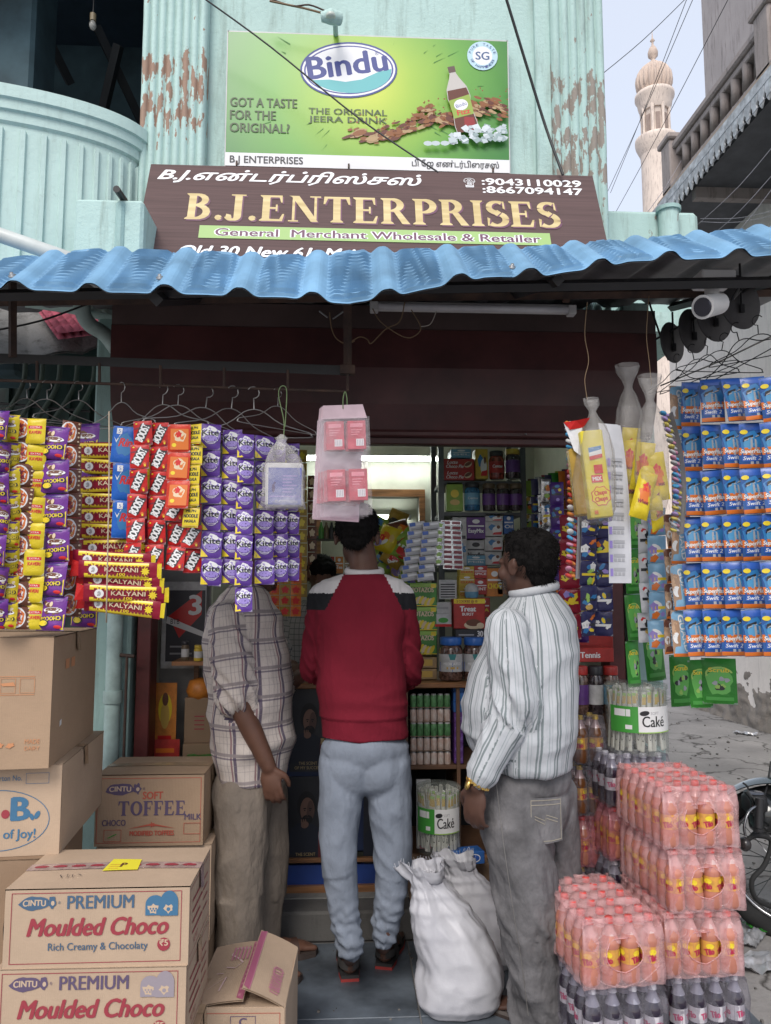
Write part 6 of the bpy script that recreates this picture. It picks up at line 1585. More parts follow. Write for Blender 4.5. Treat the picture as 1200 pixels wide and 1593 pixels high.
# ------------------------------------------------------------------ counter and stock inside
CY = 3.62
def px_x(px, Y): return at(px, 1000, Y).x
cnt = thing('shop_counter', 'wooden topped shop counter with open shelves and blue base board', 'counter', (at(600, 1000, CY).x, CY, .125))
T = Matrix.Translation((-at(600, 1000, CY).x, -CY, -.125))
xc0, xc1 = px_x(392, CY), px_x(930, CY)
ztop = at(600, 1062, CY).z
m_shelfp = mat('brown laminate', (.16, .085, .05), .4, var=.2, vs=5)
m_blueb_ = mat('blue base board', (.02, .06, .28), .5, var=.15)
MB(T).box(((xc0 + xc1) / 2, CY + .24, ztop - .012), (xc1 - xc0, .52, .024), m_wood, bev=.004).build('top', cnt)
zs = [at(600, 1192, CY).z, at(600, 1330, CY).z]
xs0 = px_x(632, CY)
for z in zs: MB(T).box(((xs0 + xc1) / 2, CY + .22, z - .01), (xc1 - xs0, .42, .02), m_shelfp, bev=.003).build('shelf', cnt)
MB(T).box(((xc0 + xc1) / 2, CY + .02, (at(600, 1345, CY).z + .15) / 2 + .0), (xc1 - xc0, .02, at(600, 1345, CY).z - .15), m_blueb_).build('base_board', cnt)
MB(T).box(((xc0 + xc1) / 2, CY + .0, .14), (xc1 - xc0, .03, .03), m_wood, bev=.003).build('plinth_strip', cnt)
MB(T).box(((xc0 + xc1) / 2, CY + .0, at(600, 1336, CY).z), (xc1 - xc0, .025, .018), m_wood, bev=.003).build('trim_strip', cnt)
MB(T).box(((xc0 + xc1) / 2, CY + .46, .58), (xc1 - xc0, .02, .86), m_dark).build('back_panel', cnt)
MB(T).box(((xc0 + xs0) / 2, CY + .03, (zs[1] + ztop) / 2), (xs0 - xc0, .02, ztop - zs[1] - .03), mat('navy front board', (.015, .03, .09), .5)).build('front_board', cnt)
for x in (xs0, px_x(712, CY)): MB(T).box((x, CY + .2, (zs[1] + ztop) / 2), (.016, .4, ztop - zs[1] - .03), m_shelfp).build('divider', cnt)
# posters with a dark suited man (generic)
def poster(x0, y0, x1, y1, lab):
 a, b_ = at(x0, y0, CY + .012), at(x1, y1, CY + .012); w, h = b_.x - a.x, a.z - b_.z
 t = thing('poster', lab, 'poster', ((a.x + b_.x) / 2, CY + .012, b_.z))
 MB().box((0, 0, h / 2), (w, .003, h), mat('black poster', (.018, .02, .028), .35, var=.2)).build('sheet', t)
 mb = MB(); p = Print(mb, flat((0, -.0017, 0), (1, 0, 0), (0, 0, 1)))
 sk, sk2, hr = ink('poster skin', (.20, .11, .08)), ink('poster skin shade', (.10, .055, .045)), ink('poster hair', (.008, .008, .01))
 p.poly([(-w * .5, h * .10), (w * .48, h * .10), (w * .4, h * .38), (w * .1, h * .47), (-w * .2, h * .46), (-w * .46, h * .34)], ink('suit', (.012, .016, .03)))
 p.ell(w * .02, h * .66, w * .24, h * .17, hr); p.ell(w * .04, h * .61, w * .18, h * .145, sk, 24); p.ell(w * .12, h * .60, w * .09, h * .12, sk2, 18)
 p.ell(w * .04, h * .50, w * .14, h * .055, hr, 14); p.rect(-w * .06, h * .62, w * .01, h * .633, hr); p.rect(w * .08, h * .62, w * .15, h * .633, hr); p.ell(-w * .025, h * .605, w * .02, h * .007, hr, 8); p.ell(w * .11, h * .605, w * .02, h * .007, hr, 8)
 p.ell(w * .04, h * .57, w * .022, h * .03, sk2, 8); p.rect(-w * .02, h * .525, w * .09, h * .53, sk2); p.ell(-w * .02, h * .44, w * .10, h * .04, sk, 12, .4)
 for q in range(3): p.ell(-w * .10 + q * w * .05, h * .47, w * .02, h * .04, sk, 8, .1)
 g = ink('poster gold', (.45, .34, .16)); p.text('THE SCENT', w * .0, h * .085, w * .5, h * .035, g); p.text('OF MY SUCCESS', w * .0, h * .03, w * .72, h * .035, g); p.rect(w * .32, h * .03, w * .46, h * .36, ink('bottle maroon', (.12, .02, .025)))
 p.rect(w * .34, h * .33, w * .44, h * .40, g)
 mb.build('print', t)
poster(452, 1072, 508, 1200, 'upper dark poster of a bearded man on the counter front')
poster(446, 1208, 506, 1342, 'lower dark poster of a bearded man on the counter front')
poster(566, 1208, 626, 1342, 'dark poster glimpsed between the legs of the maroon shirted boy')
# generic boxes, jars
def box_item(name, cat, label, px, pyb, Y, wpx, hpx, d, m, deco=None, rz=0, group=None, part=True):
 s = Y / FPX; o = at(px, pyb, Y); w, h = wpx * s, hpx * s
 mb = MB(); mb.box((0, d / 2, h / 2), (w, d, h), m, bev=.002)
 if deco: deco(Print(mb, flat((0, -.0002, 0), (1, 0, 0), (0, 0, 1))), w, h)
 return tag(mb.build(name, None, o, (0, 0, R(rz))), label, cat, group)
def b_potazos(p, w, h):
 p.rect(-w * .5, h * .82, w * .5, h * .98, I('lg')); p.rect(w * .28, h * .78, w * .46, h * .96, I('y')); p.text('POTAZOS', -w * .02, h * .60, w * .80, h * .20, I('cr'), bold=.07)
 for q in range(7): p.ell(-w * .28 + q * w * .1, h * (.22 + .05 * math.sin(q)), w * .07, h * .20, I('cr' if q % 2 else 'y'), 12, -.5)
 p.rect(-w * .5, 0, w * .5, h * .04, I('y'))
def b_treat(p, w, h):
 p.rect(-w * .5, h * .84, w * .5, h, I('y')); p.text('2 COOKIES @ 10', -w * .08, h * .875, w * .66, h * .08, I('mar'), bold=.04); p.text('Treat', -w * .05, h * .58, w * .5, h * .17, I('w'), bold=.08); p.text('BURST', -w * .05, h * .44, w * .36, h * .09, I('w'), bold=.05)
 p.ell(w * .12, h * .12, w * .3, h * .14, I('cr')); p.ell(w * .12, h * .20, w * .24, h * .12, I('br')); p.ell(w * .34, h * .1, w * .12, h * .1, I('cr'))
def b_pie(p, w, h):
 for q in (0, .5):
  p.text('Lotte', -w * .2, h * (q + .27), w * .34, h * .15, I('w'), bold=.03, shear=.3); p.text('Choco Pie', -w * .12, h * (q + .08), w * .55, h * .15, I('w'), bold=.03, shear=.3); p.ell(w * .3, h * (q + .24), w * .13, h * .13, I('cr'), 14, .5); p.ell(w * .3, h * (q + .27), w * .12, h * .08, I('br'), 14, .5); p.rect(-w * .5, h * q, w * .5, h * (q + .015), I('mar'))
def b_kinder(p, w, h): p.ell(-w * .1, h * .6, w * .2, h * .2, I('lb'), wob=.1); p.ell(w * .15, h * .4, w * .25, h * .28, I('w')); p.quad((-w * .1, h * .1), (w * .4, h * .1), (w * .45, h * .3), (0, h * .25), I('r')); p.ell(w * .25, h * .62, w * .1, h * .12, I('br'))
def b_word(t_, c1, c2='w'): return lambda p, w, h: (p.rect(-w * .42, h * .55, w * .42, h * .62, I(c2)), p.text(t_, 0, h * .28, w * .8, h * .18, I(c1), bold=.06), p.ell(0, h * .8, w * .2, h * .1, I(c2)))
M_ = {k: mat('carton ' + k, c, .45, var=.12, vs=30) for k, c in dict(green=(.07, .26, .05), red=(.42, .03, .025), yellow=(.55, .38, .04), white=(.52, .52, .52), blue=(.03, .12, .38), purple=(.12, .04, .22), orange=(.58, .20, .03), tan=(.36, .24, .12), black=(.03, .03, .035), sky=(.14, .34, .50), dull=(.14, .10, .06)).items()}
ord3 = ['bottom', 'middle', 'top']
for i in range(3): box_item('biscuit_box', 'box', ord3[i] + ' green potato biscuit box of the three beside the maroon sleeve', 659, 1018 - i * 37.5, 3.72, 42, 36, .12, M_['green'], b_potazos, group='green biscuit boxes')
for i in range(2): box_item('snack_packet', 'packet', ['lower', 'upper'][i] + ' small brown biscuit packet under the green boxes', 663, 1057 - i * 18, 3.70, 34, 16, .1, M_['tan'], lambda p, w, h: p.rect(-w * .3, h * .2, w * .3, h * .8, I('gold')))
box_item('cookie_box', 'box', 'red cookie box with yellow band on the counter', 731, 978, 3.70, 49, 46, .1, M_['red'], b_treat)
box_item('cookie_box', 'box', 'black printed box beneath the red cookie box', 733, 993, 3.69, 48, 14, .12, M_['black'], lambda p, w, h: (p.text("30", w * .3, h * .2, w * .18, h * .6, I('w'), bold=.05), p.rect(-w * .4, h * .3, w * .1, h * .45, I('grey'))))
box_item('soap_box', 'box', 'white and green small box left of the red cookie box', 690, 975, 3.72, 26, 20, .1, M_['white'], lambda p, w, h: (p.rect(-w * .5, 0, w * .5, h * .2, I('r')), p.ell(0, h * .5, w * .3, h * .2, I('g'))))
box_item('soap_box', 'box', 'upper white small box left of the red cookie box', 690, 955, 3.74, 26, 18, .1, M_['white'], lambda p, w, h: (p.rect(-w * .4, h * .4, w * .3, h * .6, I('grey'))))
def jar(label, px, pyb, Y, wpx, hpx, capm, body, lab, txt=None, grp=None, content=None):
 s = Y / FPX; o = at(px, pyb, Y); r, h = wpx * s / 2, hpx * s
 t = thing('sweet_jar', label, 'jar', o, group=grp)
 MB().lathe([(r * .9, 0), (r, .006), (r, h * .68), (r * .9, h * .76), (r * .82, h * .79)], body, 20).build('body', t)
 MB().lathe([(0, h * .98), (r * .84, h * .98), (r * .92, h * .96), (r * .92, h * .82), (r * .88, h * .8)], capm, 20).build('lid', t)
 l = MB(); l.lathe([(r * 1.006, h * .2), (r * 1.006, h * .6)], lab, 20, cap=False)
 if txt: txt(Print(l, cylmap(r * 1.006), n=2), r, h)
 l.build('label', t); return t
m_bluecap = mat('blue lid', (.03, .14, .48), .35); m_gl = mat('brown sweets behind plastic', (.16, .09, .07), .18, var=.5, vs=60, coat=.6); m_gl2 = mat('dark sweets behind plastic', (.06, .045, .05), .15, var=.6, vs=70, coat=.6)
def t_med(p, r, h):
 p.rect(-r * 1.2, h * .2, r * 1.2, h * .42, I('b')); p.quad((-r * .34, h * .6), (r * .34, h * .6), (r * .2, h * .47), (-r * .2, h * .47), ink('teal dark', (.03, .2, .2))); p.text('MEDICATED', 0, h * .35, r * 1.5, h * .06, I('w'), bold=.05); p.rect(-r * .5, h * .26, r * .5, h * .31, I('gold'))
for i, (x, w) in enumerate(((702, 37), (739, 36))): jar(['left', 'right'][i] + ' blue lidded jar of medicated sweets on the counter', x, 1057, 3.68, w, 66, m_bluecap, m_gl, M_['white'], t_med, 'blue lidded jars')
box_item('battery_card', 'card', 'card of silver batteries hanging beside the green boxes', 697, 932, 3.78, 28, 30, .01, M_['white'], lambda p, w, h: [p.rect(-w * .4, h * (.08 + .13 * q), w * .4, h * (.14 + .13 * q), I('k')) for q in range(6)])
tb = thing('roll_on_bottle', 'white domed roll on bottle with blue band on the yellow boxes', 'bottle', at(734, 930, 3.8))
MB().lathe([(.03, 0), (.034, .01), (.034, .03)], M_['sky'], 16).build('body', tb); MB().lathe([(.034, .03), (.034, .045), (.028, .06), (.014, .07), (0, .072)], M_['white'], 16).build('cap', tb)
for i, (x, yb_, w, h, k_, t_, c1) in enumerate(((727, 932, 26, 20, 'yellow', 'CLEAR', 'r'), (727, 912, 25, 17, 'yellow', 'CLEAR', 'r'), (727, 895, 24, 14, 'yellow', 'CLEAR', 'r'), (748, 925, 22, 24, 'red', 'MINT', 'w'), (748, 900, 22, 20, 'red', 'SPICE', 'w'), (770, 928, 26, 44, 'orange', 'CHOC', 'y'), (785, 925, 22, 30, 'orange', 'TEA', 'w'), (752, 960, 22, 30, 'red', 'TEA', 'y'))):
 box_item('small_carton', 'box', ['lowest yellow carton behind the roll on bottle', 'middle yellow carton behind the roll on bottle', 'top yellow carton behind the roll on bottle', 'lower red carton beside the yellow ones', 'upper red carton beside the yellow ones', 'open orange carton near the striped man’s face', 'second orange carton behind the striped man’s chin', 'red carton behind the cookie box'][i].replace('’', ''), x, yb_, 3.86, w, h, .08, M_[k_], b_word(t_, c1))
# counter shelves: small cans and tubs
cm = MB(); cm.lathe([(.011, 0), (.0125, .003), (.0125, .030), (.011, .033)], mat('can pink print', (.66, .60, .55), .35, var=.35, vs=45, col2=(.50, .32, .25)), 10); cm.lathe([(0, .037), (.0085, .037), (.011, .033)], mat('can lid', (.45, .45, .45), .3, metal=.7), 10); cmesh = cm.mesh('can')
cm = MB(); cm.lathe([(.011, 0), (.0125, .003), (.0125, .030), (.011, .033)], mat('can green print', (.12, .30, .12), .3, var=.3, vs=90), 10); cm.lathe([(0, .037), (.0085, .037), (.011, .033)], M_['white'], 10); gmesh = cm.mesh('can')
ty = thing('can_display', 'packed rows of small pale and green drink cans on the counter shelf', 'cans', at(670, 1190, 3.66))
for lv in range(5):
 for i in range(6):
  link('can', gmesh if lv in (2, 4) else cmesh, ty, ((i - 2.5) * .0318, .0, lv * .0655 + .003)).scale = (1.22, 1.22, 1.62)
 MB().box((0, .03, lv * .0655 - .0), (.19, .08, .003), mat('tray liner', (.3, .22, .16), .6)).build('tray', ty)
for i in range(5): box_item('toothpaste_box', 'box', '%s violet toothpaste carton from the bottom beside the cans' % ords[i], 714, 1188 - i * 16, 3.64, 14, 15, .1, M_['purple'], lambda p, w, h: p.text('mood', 0, h * .3, w * .8, h * .4, I('lil')), group='violet cartons')
for i in range(3): box_item('blue_carton', 'box', '%s blue carton under the counter top' % ord3[i], 714, 1108 - i * 16, 3.64, 16, 15, .1, M_['blue'], lambda p, w, h: p.ring(0, h * .5, w * .3, h * .3, h * .1, I('lb')), group='blue cartons')
cake_jar(683, 1322, 3.44, 96, 'second jar of cake sticks low on the counter shelf by the white sacks', .72)
box_item('magazine', 'magazine', 'pink covered packet standing left of the low cake jar', 660, 1320, 3.6, 22, 100, .02, M_['white'], lambda p, w, h: (p.rect(-w * .3, 0, w * .5, h * .8, I('pk')), p.text("n's", -w * .1, h * .75, w * .5, h * .1, I('r'), bold=.08)))
for i, (x, y) in enumerate(((700, 1345), (738, 1345))): box_item('blue_pouch', 'packet', ['left', 'right'][i] + ' blue packet lying behind the white sacks', x, y, 3.35, 34, 18, .08, M_['blue'], lambda p, w, h: (p.ell(0, h * .5, w * .3, h * .35, I('w')), p.ell(0, h * .5, w * .26, h * .28, I('b'))), rz=12)
box_item('floor_carton', 'box', 'brown carton on the step behind the white sacks', 700, 1400, 3.45, 120, 52, .12, m_cardd)
# rack of jars on the right of the back wall
ry = 4.15
rx0, rx1 = px_x(688, ry), px_x(815, ry)
rack = thing('steel_rack', 'grey slotted steel rack full of jars and boxes at the back right', 'shelf rack', ((rx0 + rx1) / 2, ry, .125))
T = Matrix.Translation((-(rx0 + rx1) / 2, -ry, -.125))
m_rk = mat('grey rack paint', (.09, .10, .105), .45, var=.2)
for y in (700 + 48, 797, 882, 965): MB(T).box(((rx0 + rx1) / 2, ry + .18, at(700, y, ry).z - .01), (rx1 - rx0, .36, .022), m_rk, bev=.002).build('shelf', rack)
for x in (rx0, rx1 + .01):
 for dy in (0, .36): MB(T).box((x, ry + dy, 1.4), (.03, .03, 2.55), m_rk).build('post', rack)
box_item('pie_box', 'box', 'red double stacked pie boxes on the top shelf of the rack', 714, 747, ry, 50, 34, .2, M_['red'], b_pie)
box_item('shelf_box', 'box', 'teal carton at the very top of the rack', 718, 712, ry, 32, 14, .15, M_['sky'], b_word('GEL', 'w'))
box_item('shelf_box', 'box', 'yellow lollipop box beside the pie boxes', 750, 745, ry, 20, 48, .1, M_['yellow'], b_kinder)
m_redb = mat('red sweet jar', (.30, .05, .03), .2, var=.5, vs=50, coat=.5); m_blj = mat('blue sweet jar', (.04, .16, .32), .2, var=.4, vs=50, coat=.5)
jar('jar of red sweets with dark lid on the top shelf', 773, 746, ry, 24, 46, M_['black'], m_redb, M_['red'], lambda p, r, h: p.text('Center', 0, h * .38, r * 1.4, h * .1, I('w'), bold=.05)); jar('jar of dark sweets with yellow lid on the top shelf', 798, 745, ry, 24, 48, M_['yellow'], m_gl2, M_['purple'])
box_item('shelf_pouch', 'packet', 'yellow green sweet pouch on the second shelf', 708, 795, ry, 26, 46, .05, F['lime'], lambda p, w, h: (p.ell(0, h * .6, w * .25, h * .14, I('y')), p.ell(0, h * .3, w * .3, h * .1, I('gold'))))
jar('blue jar on the second shelf of the rack', 735, 795, ry, 25, 46, M_['black'], m_blj, M_['sky'], lambda p, r, h: p.text('Center', 0, h * .38, r * 1.4, h * .08, I('w')))
for i, x in enumerate((761, 783, 803)): jar(['left', 'middle', 'right'][i] + ' jar of three with violet labels on the second shelf', x, 795, ry, 21, 44, M_['dull'], m_gl2, M_['purple'], None, 'violet labelled jars')
for i, (x, yb_, w, h, k_, t_, c1) in enumerate(((716, 880, 22, 76, 'white', 'Pads', 'lb'), (741, 838, 30, 34, 'purple', 'EasyMix', 'w'), (741, 876, 31, 36, 'white', 'Noodles', 'k'), (741, 880, 31, 16, 'sky', 'Milk', 'w'), (769, 834, 28, 23, 'white', '', ''), (769, 857, 28, 22, 'white', '', ''), (768, 879, 27, 21, 'white', '', ''), (769, 811, 28, 12, 'white', '', ''), (792, 830, 16, 30, 'blue', 'Oil', 'w'), (795, 878, 20, 38, 'tan', 'Soap', 'w'))):
 lb_ = ['tall white pads packet on the third shelf', 'violet mix carton on the third shelf', 'white noodle carton below the violet one', 'sky blue milk carton at the shelf edge', 'second chocolate carton from the top in the white stack', 'third chocolate carton from the top in the white stack', 'lowest chocolate carton in the white stack', 'topmost chocolate carton in the white stack', 'blue carton at the end of the third shelf', 'tan soap carton behind the striped man head'][i]
 box_item('shelf_box', 'box', lb_, x, yb_, ry + (.03 if i == 2 else 0), w, h, .12, M_[k_], b_word(t_, c1, 'k' if k_ == 'white' else 'w') if t_ else b_kinder)
# hanging toothbrush cards, shampoo strips at the middle
def card_strip(x, y0, x2, y1, n, wpx, Y, m, deco, lab, name='brush_card', cat='card', grp=None):
 a, b_ = at(x, y0, Y), at(x2, y1, Y); s = Y / FPX; t = thing(name, lab, cat, a, group=grp); h = (a - b_).length / n
 mb = MB(); mb.grid(lambda u, v: Vector(((u - .5) * wpx * s, -.004 * math.sin(u * math.pi), -h * (1 - v) * .94)), 4, 3, m); deco(Print(mb, lambda u, v, hh: Vector((u, -.005 - hh, -h * .94 + v))), wpx * s, h * .94)
 me = mb.mesh('blister')
 for i in range(n): link('blister', me, t, (b_ - a) * (i / n) + Vector((0, .002 * (i % 2), 0)), (R(random.uniform(-8, 2)), R(-math.degrees(math.atan2((b_ - a).x, -(b_ - a).z)) * -1), R(random.uniform(-6, 6))))
 return t
def dk_brush(p, w, h): p.rect(-w * .45, h * .5, -w * .1, h * .95, I('b')); p.rect(-w * .05, h * .55, w * .45, h * .8, I('w')); p.rect(-w * .4, h * .1, w * .42, h * .3, I('grey')); p.rect(-w * .4, h * .02, w * .42, h * .07, I('k'))
card_strip(648, 812, 634, 905, 7, 26, 3.5, M_['white'], dk_brush, 'left blister strip of toothbrushes hanging above the green boxes', grp='toothbrush strips'); card_strip(670, 812, 660, 905, 7, 26, 3.48, M_['white'], dk_brush, 'right blister strip of toothbrushes hanging above the green boxes', grp='toothbrush strips')
card_strip(702, 810, 706, 886, 10, 32, 3.6, F['silver'], lambda p, w, h: (p.rect(-w * .45, h * .2, -w * .05, h * .8, I('mar')), p.rect(w * .05, h * .2, w * .45, h * .8, I('mar'))), 'hanging card of small silver and red tubes beside the rack', 'tube_card')
card_strip(684, 812, 682, 880, 6, 16, 3.55, F['silver'], lambda p, w, h: p.ell(0, h * .5, w * .3, h * .3, I('lg'), wob=.2), 'narrow silver sachet strip between brushes and tubes', 'sachet_strip', 'sachets')
# doorway: bulging bags of green and yellow packets, bottles on a shelf
rnd = random.Random(5)
for i in range(14):
 x, y = rnd.uniform(590, 645), 795 + i * 8; Y = 4.6 + rnd.uniform(-.2, .2)
 me = sachet('packet', 34 * Y / FPX, 44 * Y / FPX, .07, F[rnd.choice(('lime', 'lime', 'green', 'yel', 'brown', 'gold'))], d_multi(i))
 tag(link('snack_packet', me, None, at(x, y, Y), (rnd.uniform(-.4, .4), rnd.uniform(-.6, .6), rnd.uniform(-.6, .6))), '%s crinkled packet from the top of the bunch hanging by the inner doorway' % (ords + ['thirteenth', 'last'])[i], 'packet', 'packets bunched by the doorway')
card_strip(470, 700, 470, 930, 11, 16, 4.2, F['gold'], lambda p, w, h: p.ell(0, h * .5, w * .3, h * .3, I('y'), wob=.2), 'gold sachet strip left of the inner doorway', 'sachet_strip', 'sachets'); card_strip(486, 740, 486, 900, 8, 14, 4.3, F['brown'], lambda p, w, h: p.ell(0, h * .5, w * .3, h * .3, I('cr'), wob=.2), 'brown sachet strip left of the inner doorway', 'sachet_strip', 'sachets')
shl = thing('wall_shelf', 'small shelf of bottles and packs beyond the left counter end', 'shelf', at(515, 895, 4.7)); MB().box((0, .1, 0), (.45, .2, .02), m_rk).build('board', shl); MB().box((0, .1, .23), (.45, .2, .02), m_rk).build('board', shl)
for i in range(6):
 o = at(500 + i * 8, 838, 4.7); t = MB(); t.lathe([(.016, 0), (.017, .01), (.017, .06), (.008, .085), (.007, .1)], M_[('green', 'dull', 'black', 'green', 'dull', 'green')[i]], 10); tag(t.build('sauce_bottle', None, o), '%s small dark bottle from the left on the back shelf' % ords[i], 'bottle', 'small bottles on the back shelf')
for i in range(4): box_item('shelf_box', 'box', '%s orange packet from the left on the back shelf' % ords[i], 500 + i * 14, 892, 4.68, 12, 26, .06, M_[('orange', 'red', 'orange', 'tan')[i]], b_word('Tea', 'w'), group='orange packets')
# red/orange sachet strips left of the boy's shoulder
for i in range(3): card_strip(428 + i * 17, 860, 426 + i * 17, 960, 6, 16, 3.85, F[('orange', 'gold', 'orange')[i]], lambda p, w, h: p.ell(0, h * .5, w * .34, h * .34, I('r'), wob=.2), ['left', 'middle', 'right'][i] + ' orange sachet strip behind the plaid shirted man', 'sachet_strip', 'sachets', 'orange strips')
# many strips along the right inner wall
pal_ = ['lime', 'purd', 'orange', 'silver', 'green', 'brown', 'purd', 'mar', 'dark', 'lime', 'silver', 'purd', 'brown', 'green', 'dark', 'mar']
desc_ = dict(lime='lime green', purd='deep violet', orange='bright orange', silver='silver', green='dark green', brown='brown', mar='maroon', dark='navy')
k = 0
for row in range(2):
 for i in range(8):
  x = 818 + i * 10.5 + row * 5; Y = 4.3 - i * .09 - row * .12; c_ = pal_[(k * 5 + row) % 16]
  card_strip(x, 748 - i * 3, x + 1, 990 + i * 5, 9, 15, Y, F[c_], d_multi(k + 3), '%s sachet strip, %s in the %s row along the right inner wall' % (desc_[c_], ords[i], ['back', 'front'][row]), 'sachet_strip', 'sachets', 'strips along the right inner wall'); k += 1
# right inner counter end: red box, plastic jars, clutter right of the striped shirt
box_item('tennis_box', 'box', 'red sweet box beside the striped shirt elbow', 925, 1030, 3.15, 62, 22, .15, M_['red'], lambda p, w, h: p.text('Tennis', -w * .1, h * .3, w * .5, h * .4, I('w'), bold=.05))
box_item('display_box', 'box', 'dark maroon display box under the red sweet box', 925, 1008, 3.3, 60, 24, .12, M_['red'])
for i, x in enumerate((905, 928, 952)): jar(['left', 'middle', 'right'][i] + ' plastic sweet jar of three above the amber drinks', x, 1110, 3.12, 24, 74, (M_['red'], M_['black'], M_['red'])[i], (m_gl, m_gl2, m_gl)[i], (M_['purple'], M_['white'], M_['sky'])[i], None, 'plastic jars over the amber drinks')
tw_ = thing('side_table', 'small dark table carrying the sweet jars beside the door frame', 'table', (at(928, 1110, 3.3).x, 3.28, 0))
MB().box((0, 0, at(928, 1112, 3.3).z - .02), (.2, .3, .02), m_shelfp).build('top', tw_)
for dx in (-.08, .08): MB().box((dx, .13, (at(928, 1112, 3.3).z - .04) / 2), (.02, .02, at(928, 1112, 3.3).z - .04), m_shelfp).build('leg', tw_)
box_item('red_tray', 'tray', 'red plastic crate on the floor right of the grey jeans', 882, 1400, 3.2, 40, 90, .2, M_['red'])
# left inner wall stock: posters, plank shelf, cartons
def lw(px, py, Y=3.75): return at(px, py, Y)
def wall_poster(x0, y0, x1, y1, Y, m, deco, lab):
 a, b_ = at(x0, y1, Y), at(x1, y0, Y); w, h = b_.x - a.x, b_.z - a.z; t = thing('poster', lab, 'poster', a); MB().box((w / 2, 0, h / 2), (w, .003, h), m).build('sheet', t); mb = MB(); deco(Print(mb, flat((w / 2, -.0018, 0), (1, 0, 0), (0, 0, 1))), w, h); mb.build('print', t)
MB_ = mat('left inner board', (.30, .29, .28), .7)
tag(MB().box((lw(275, 1000).x, 3.8, 1.2), (lw(330, 1000).x - lw(232, 1000).x, .03, 2.0), MB_).build('side_board'), 'grey board wall behind the posters at the left of the doorway', 'board')
wall_poster(250, 905, 322, 1040, 3.72, M_['white'], lambda p, w, h: (p.rect(-w * .4, h * .08, w * .48, h * .9, ink('charcoal', (.05, .05, .06))), p.poly([(-w * .35, h * .6), (w * .4, h * .9), (w * .4, h * .62), (-w * .1, h * .35)], I('r')), p.text('3', w * .25, h * .62, w * .25, h * .22, I('w'), bold=.06), p.quad((-w * .4, h * .52), (w * .45, h * .36), (w * .45, h * .42), (-w * .38, h * .60), I('w')), p.text('BTB', -w * .2, h * .51, w * .2, h * .06, I('k')), p.rect(-w * .3, h * .16, w * .2, h * .18, I('grey')), p.rect(-w * .3, h * .24, w * .1, h * .26, I('grey'))), 'black and red battery poster with a white figure at the left')
wall_poster(238, 1062, 276, 1165, 3.6, M_['orange'], lambda p, w, h: (p.ell(0, h * .6, w * .3, h * .24, I('y')), p.ell(0, h * .5, w * .2, h * .2, I('gold')), p.ell(0, h * .75, w * .14, h * .1, I('br')), p.rect(-w * .3, h * .1, w * .3, h * .2, I('r'))), 'orange and yellow tea poster beside the maroon frame')
wall_poster(238, 1150, 280, 1185, 3.55, M_['red'], lambda p, w, h: p.rect(-w * .4, h * .4, w * .3, h * .6, I('o')), 'torn red strip of poster under the orange one')
pk_ = thing('plank_shelf', 'short varnished plank shelf behind the plaid shirt', 'shelf', lw(300, 1032, 3.5)); MB().box((.03, .12, 0), (.24, .26, .018), m_wood).build('plank', pk_); MB().box((-.02, .2, -.07), (.02, .02, .12), m_wood).build('bracket', pk_)
jar('small yellow capped bottle on the plank shelf', 309, 1028, 3.5, 14, 24, M_['yellow'], M_['yellow'], M_['white']); jar('dark small bottle on the plank shelf', 288, 1028, 3.55, 12, 30, M_['black'], M_['dull'], M_['white'])
box_item('brown_carton', 'box', 'old brown carton on the pile behind the plaid shirt', 312, 1168, 3.55, 50, 78, .2, m_cardd, lambda p, w, h: [p.rect(-w * .2, h * (.4 + .08 * q), w * .1, h * (.42 + .08 * q), i_cr) for q in range(4)])
box_item('brown_carton', 'box', 'carton supporting the pile behind the toffee box', 312, 1330, 3.5, 60, 160, .25, m_cardd)
o_ = MB(); o_.lathe([(0, 0), (.05, .005), (.065, .04), (.05, .085), (0, .1)], M_['orange'], 16); tag(o_.build('orange_lid_tub', None, at(312, 1088, 3.6)), 'round orange tub in the dark gap behind the plaid shirt', 'tub')
g_ = MB(); g_.grid(lambda u, v: at(285, 1185, 3.4) + Vector((u * .16, v * .12, .01 + .012 * noise.noise(Vector((u * 5, v * 5, 0))))), 12, 8, F['green']); tag(g_.build('green_sheet'), 'crumpled green plastic sheet on the toffee carton pile', 'plastic')
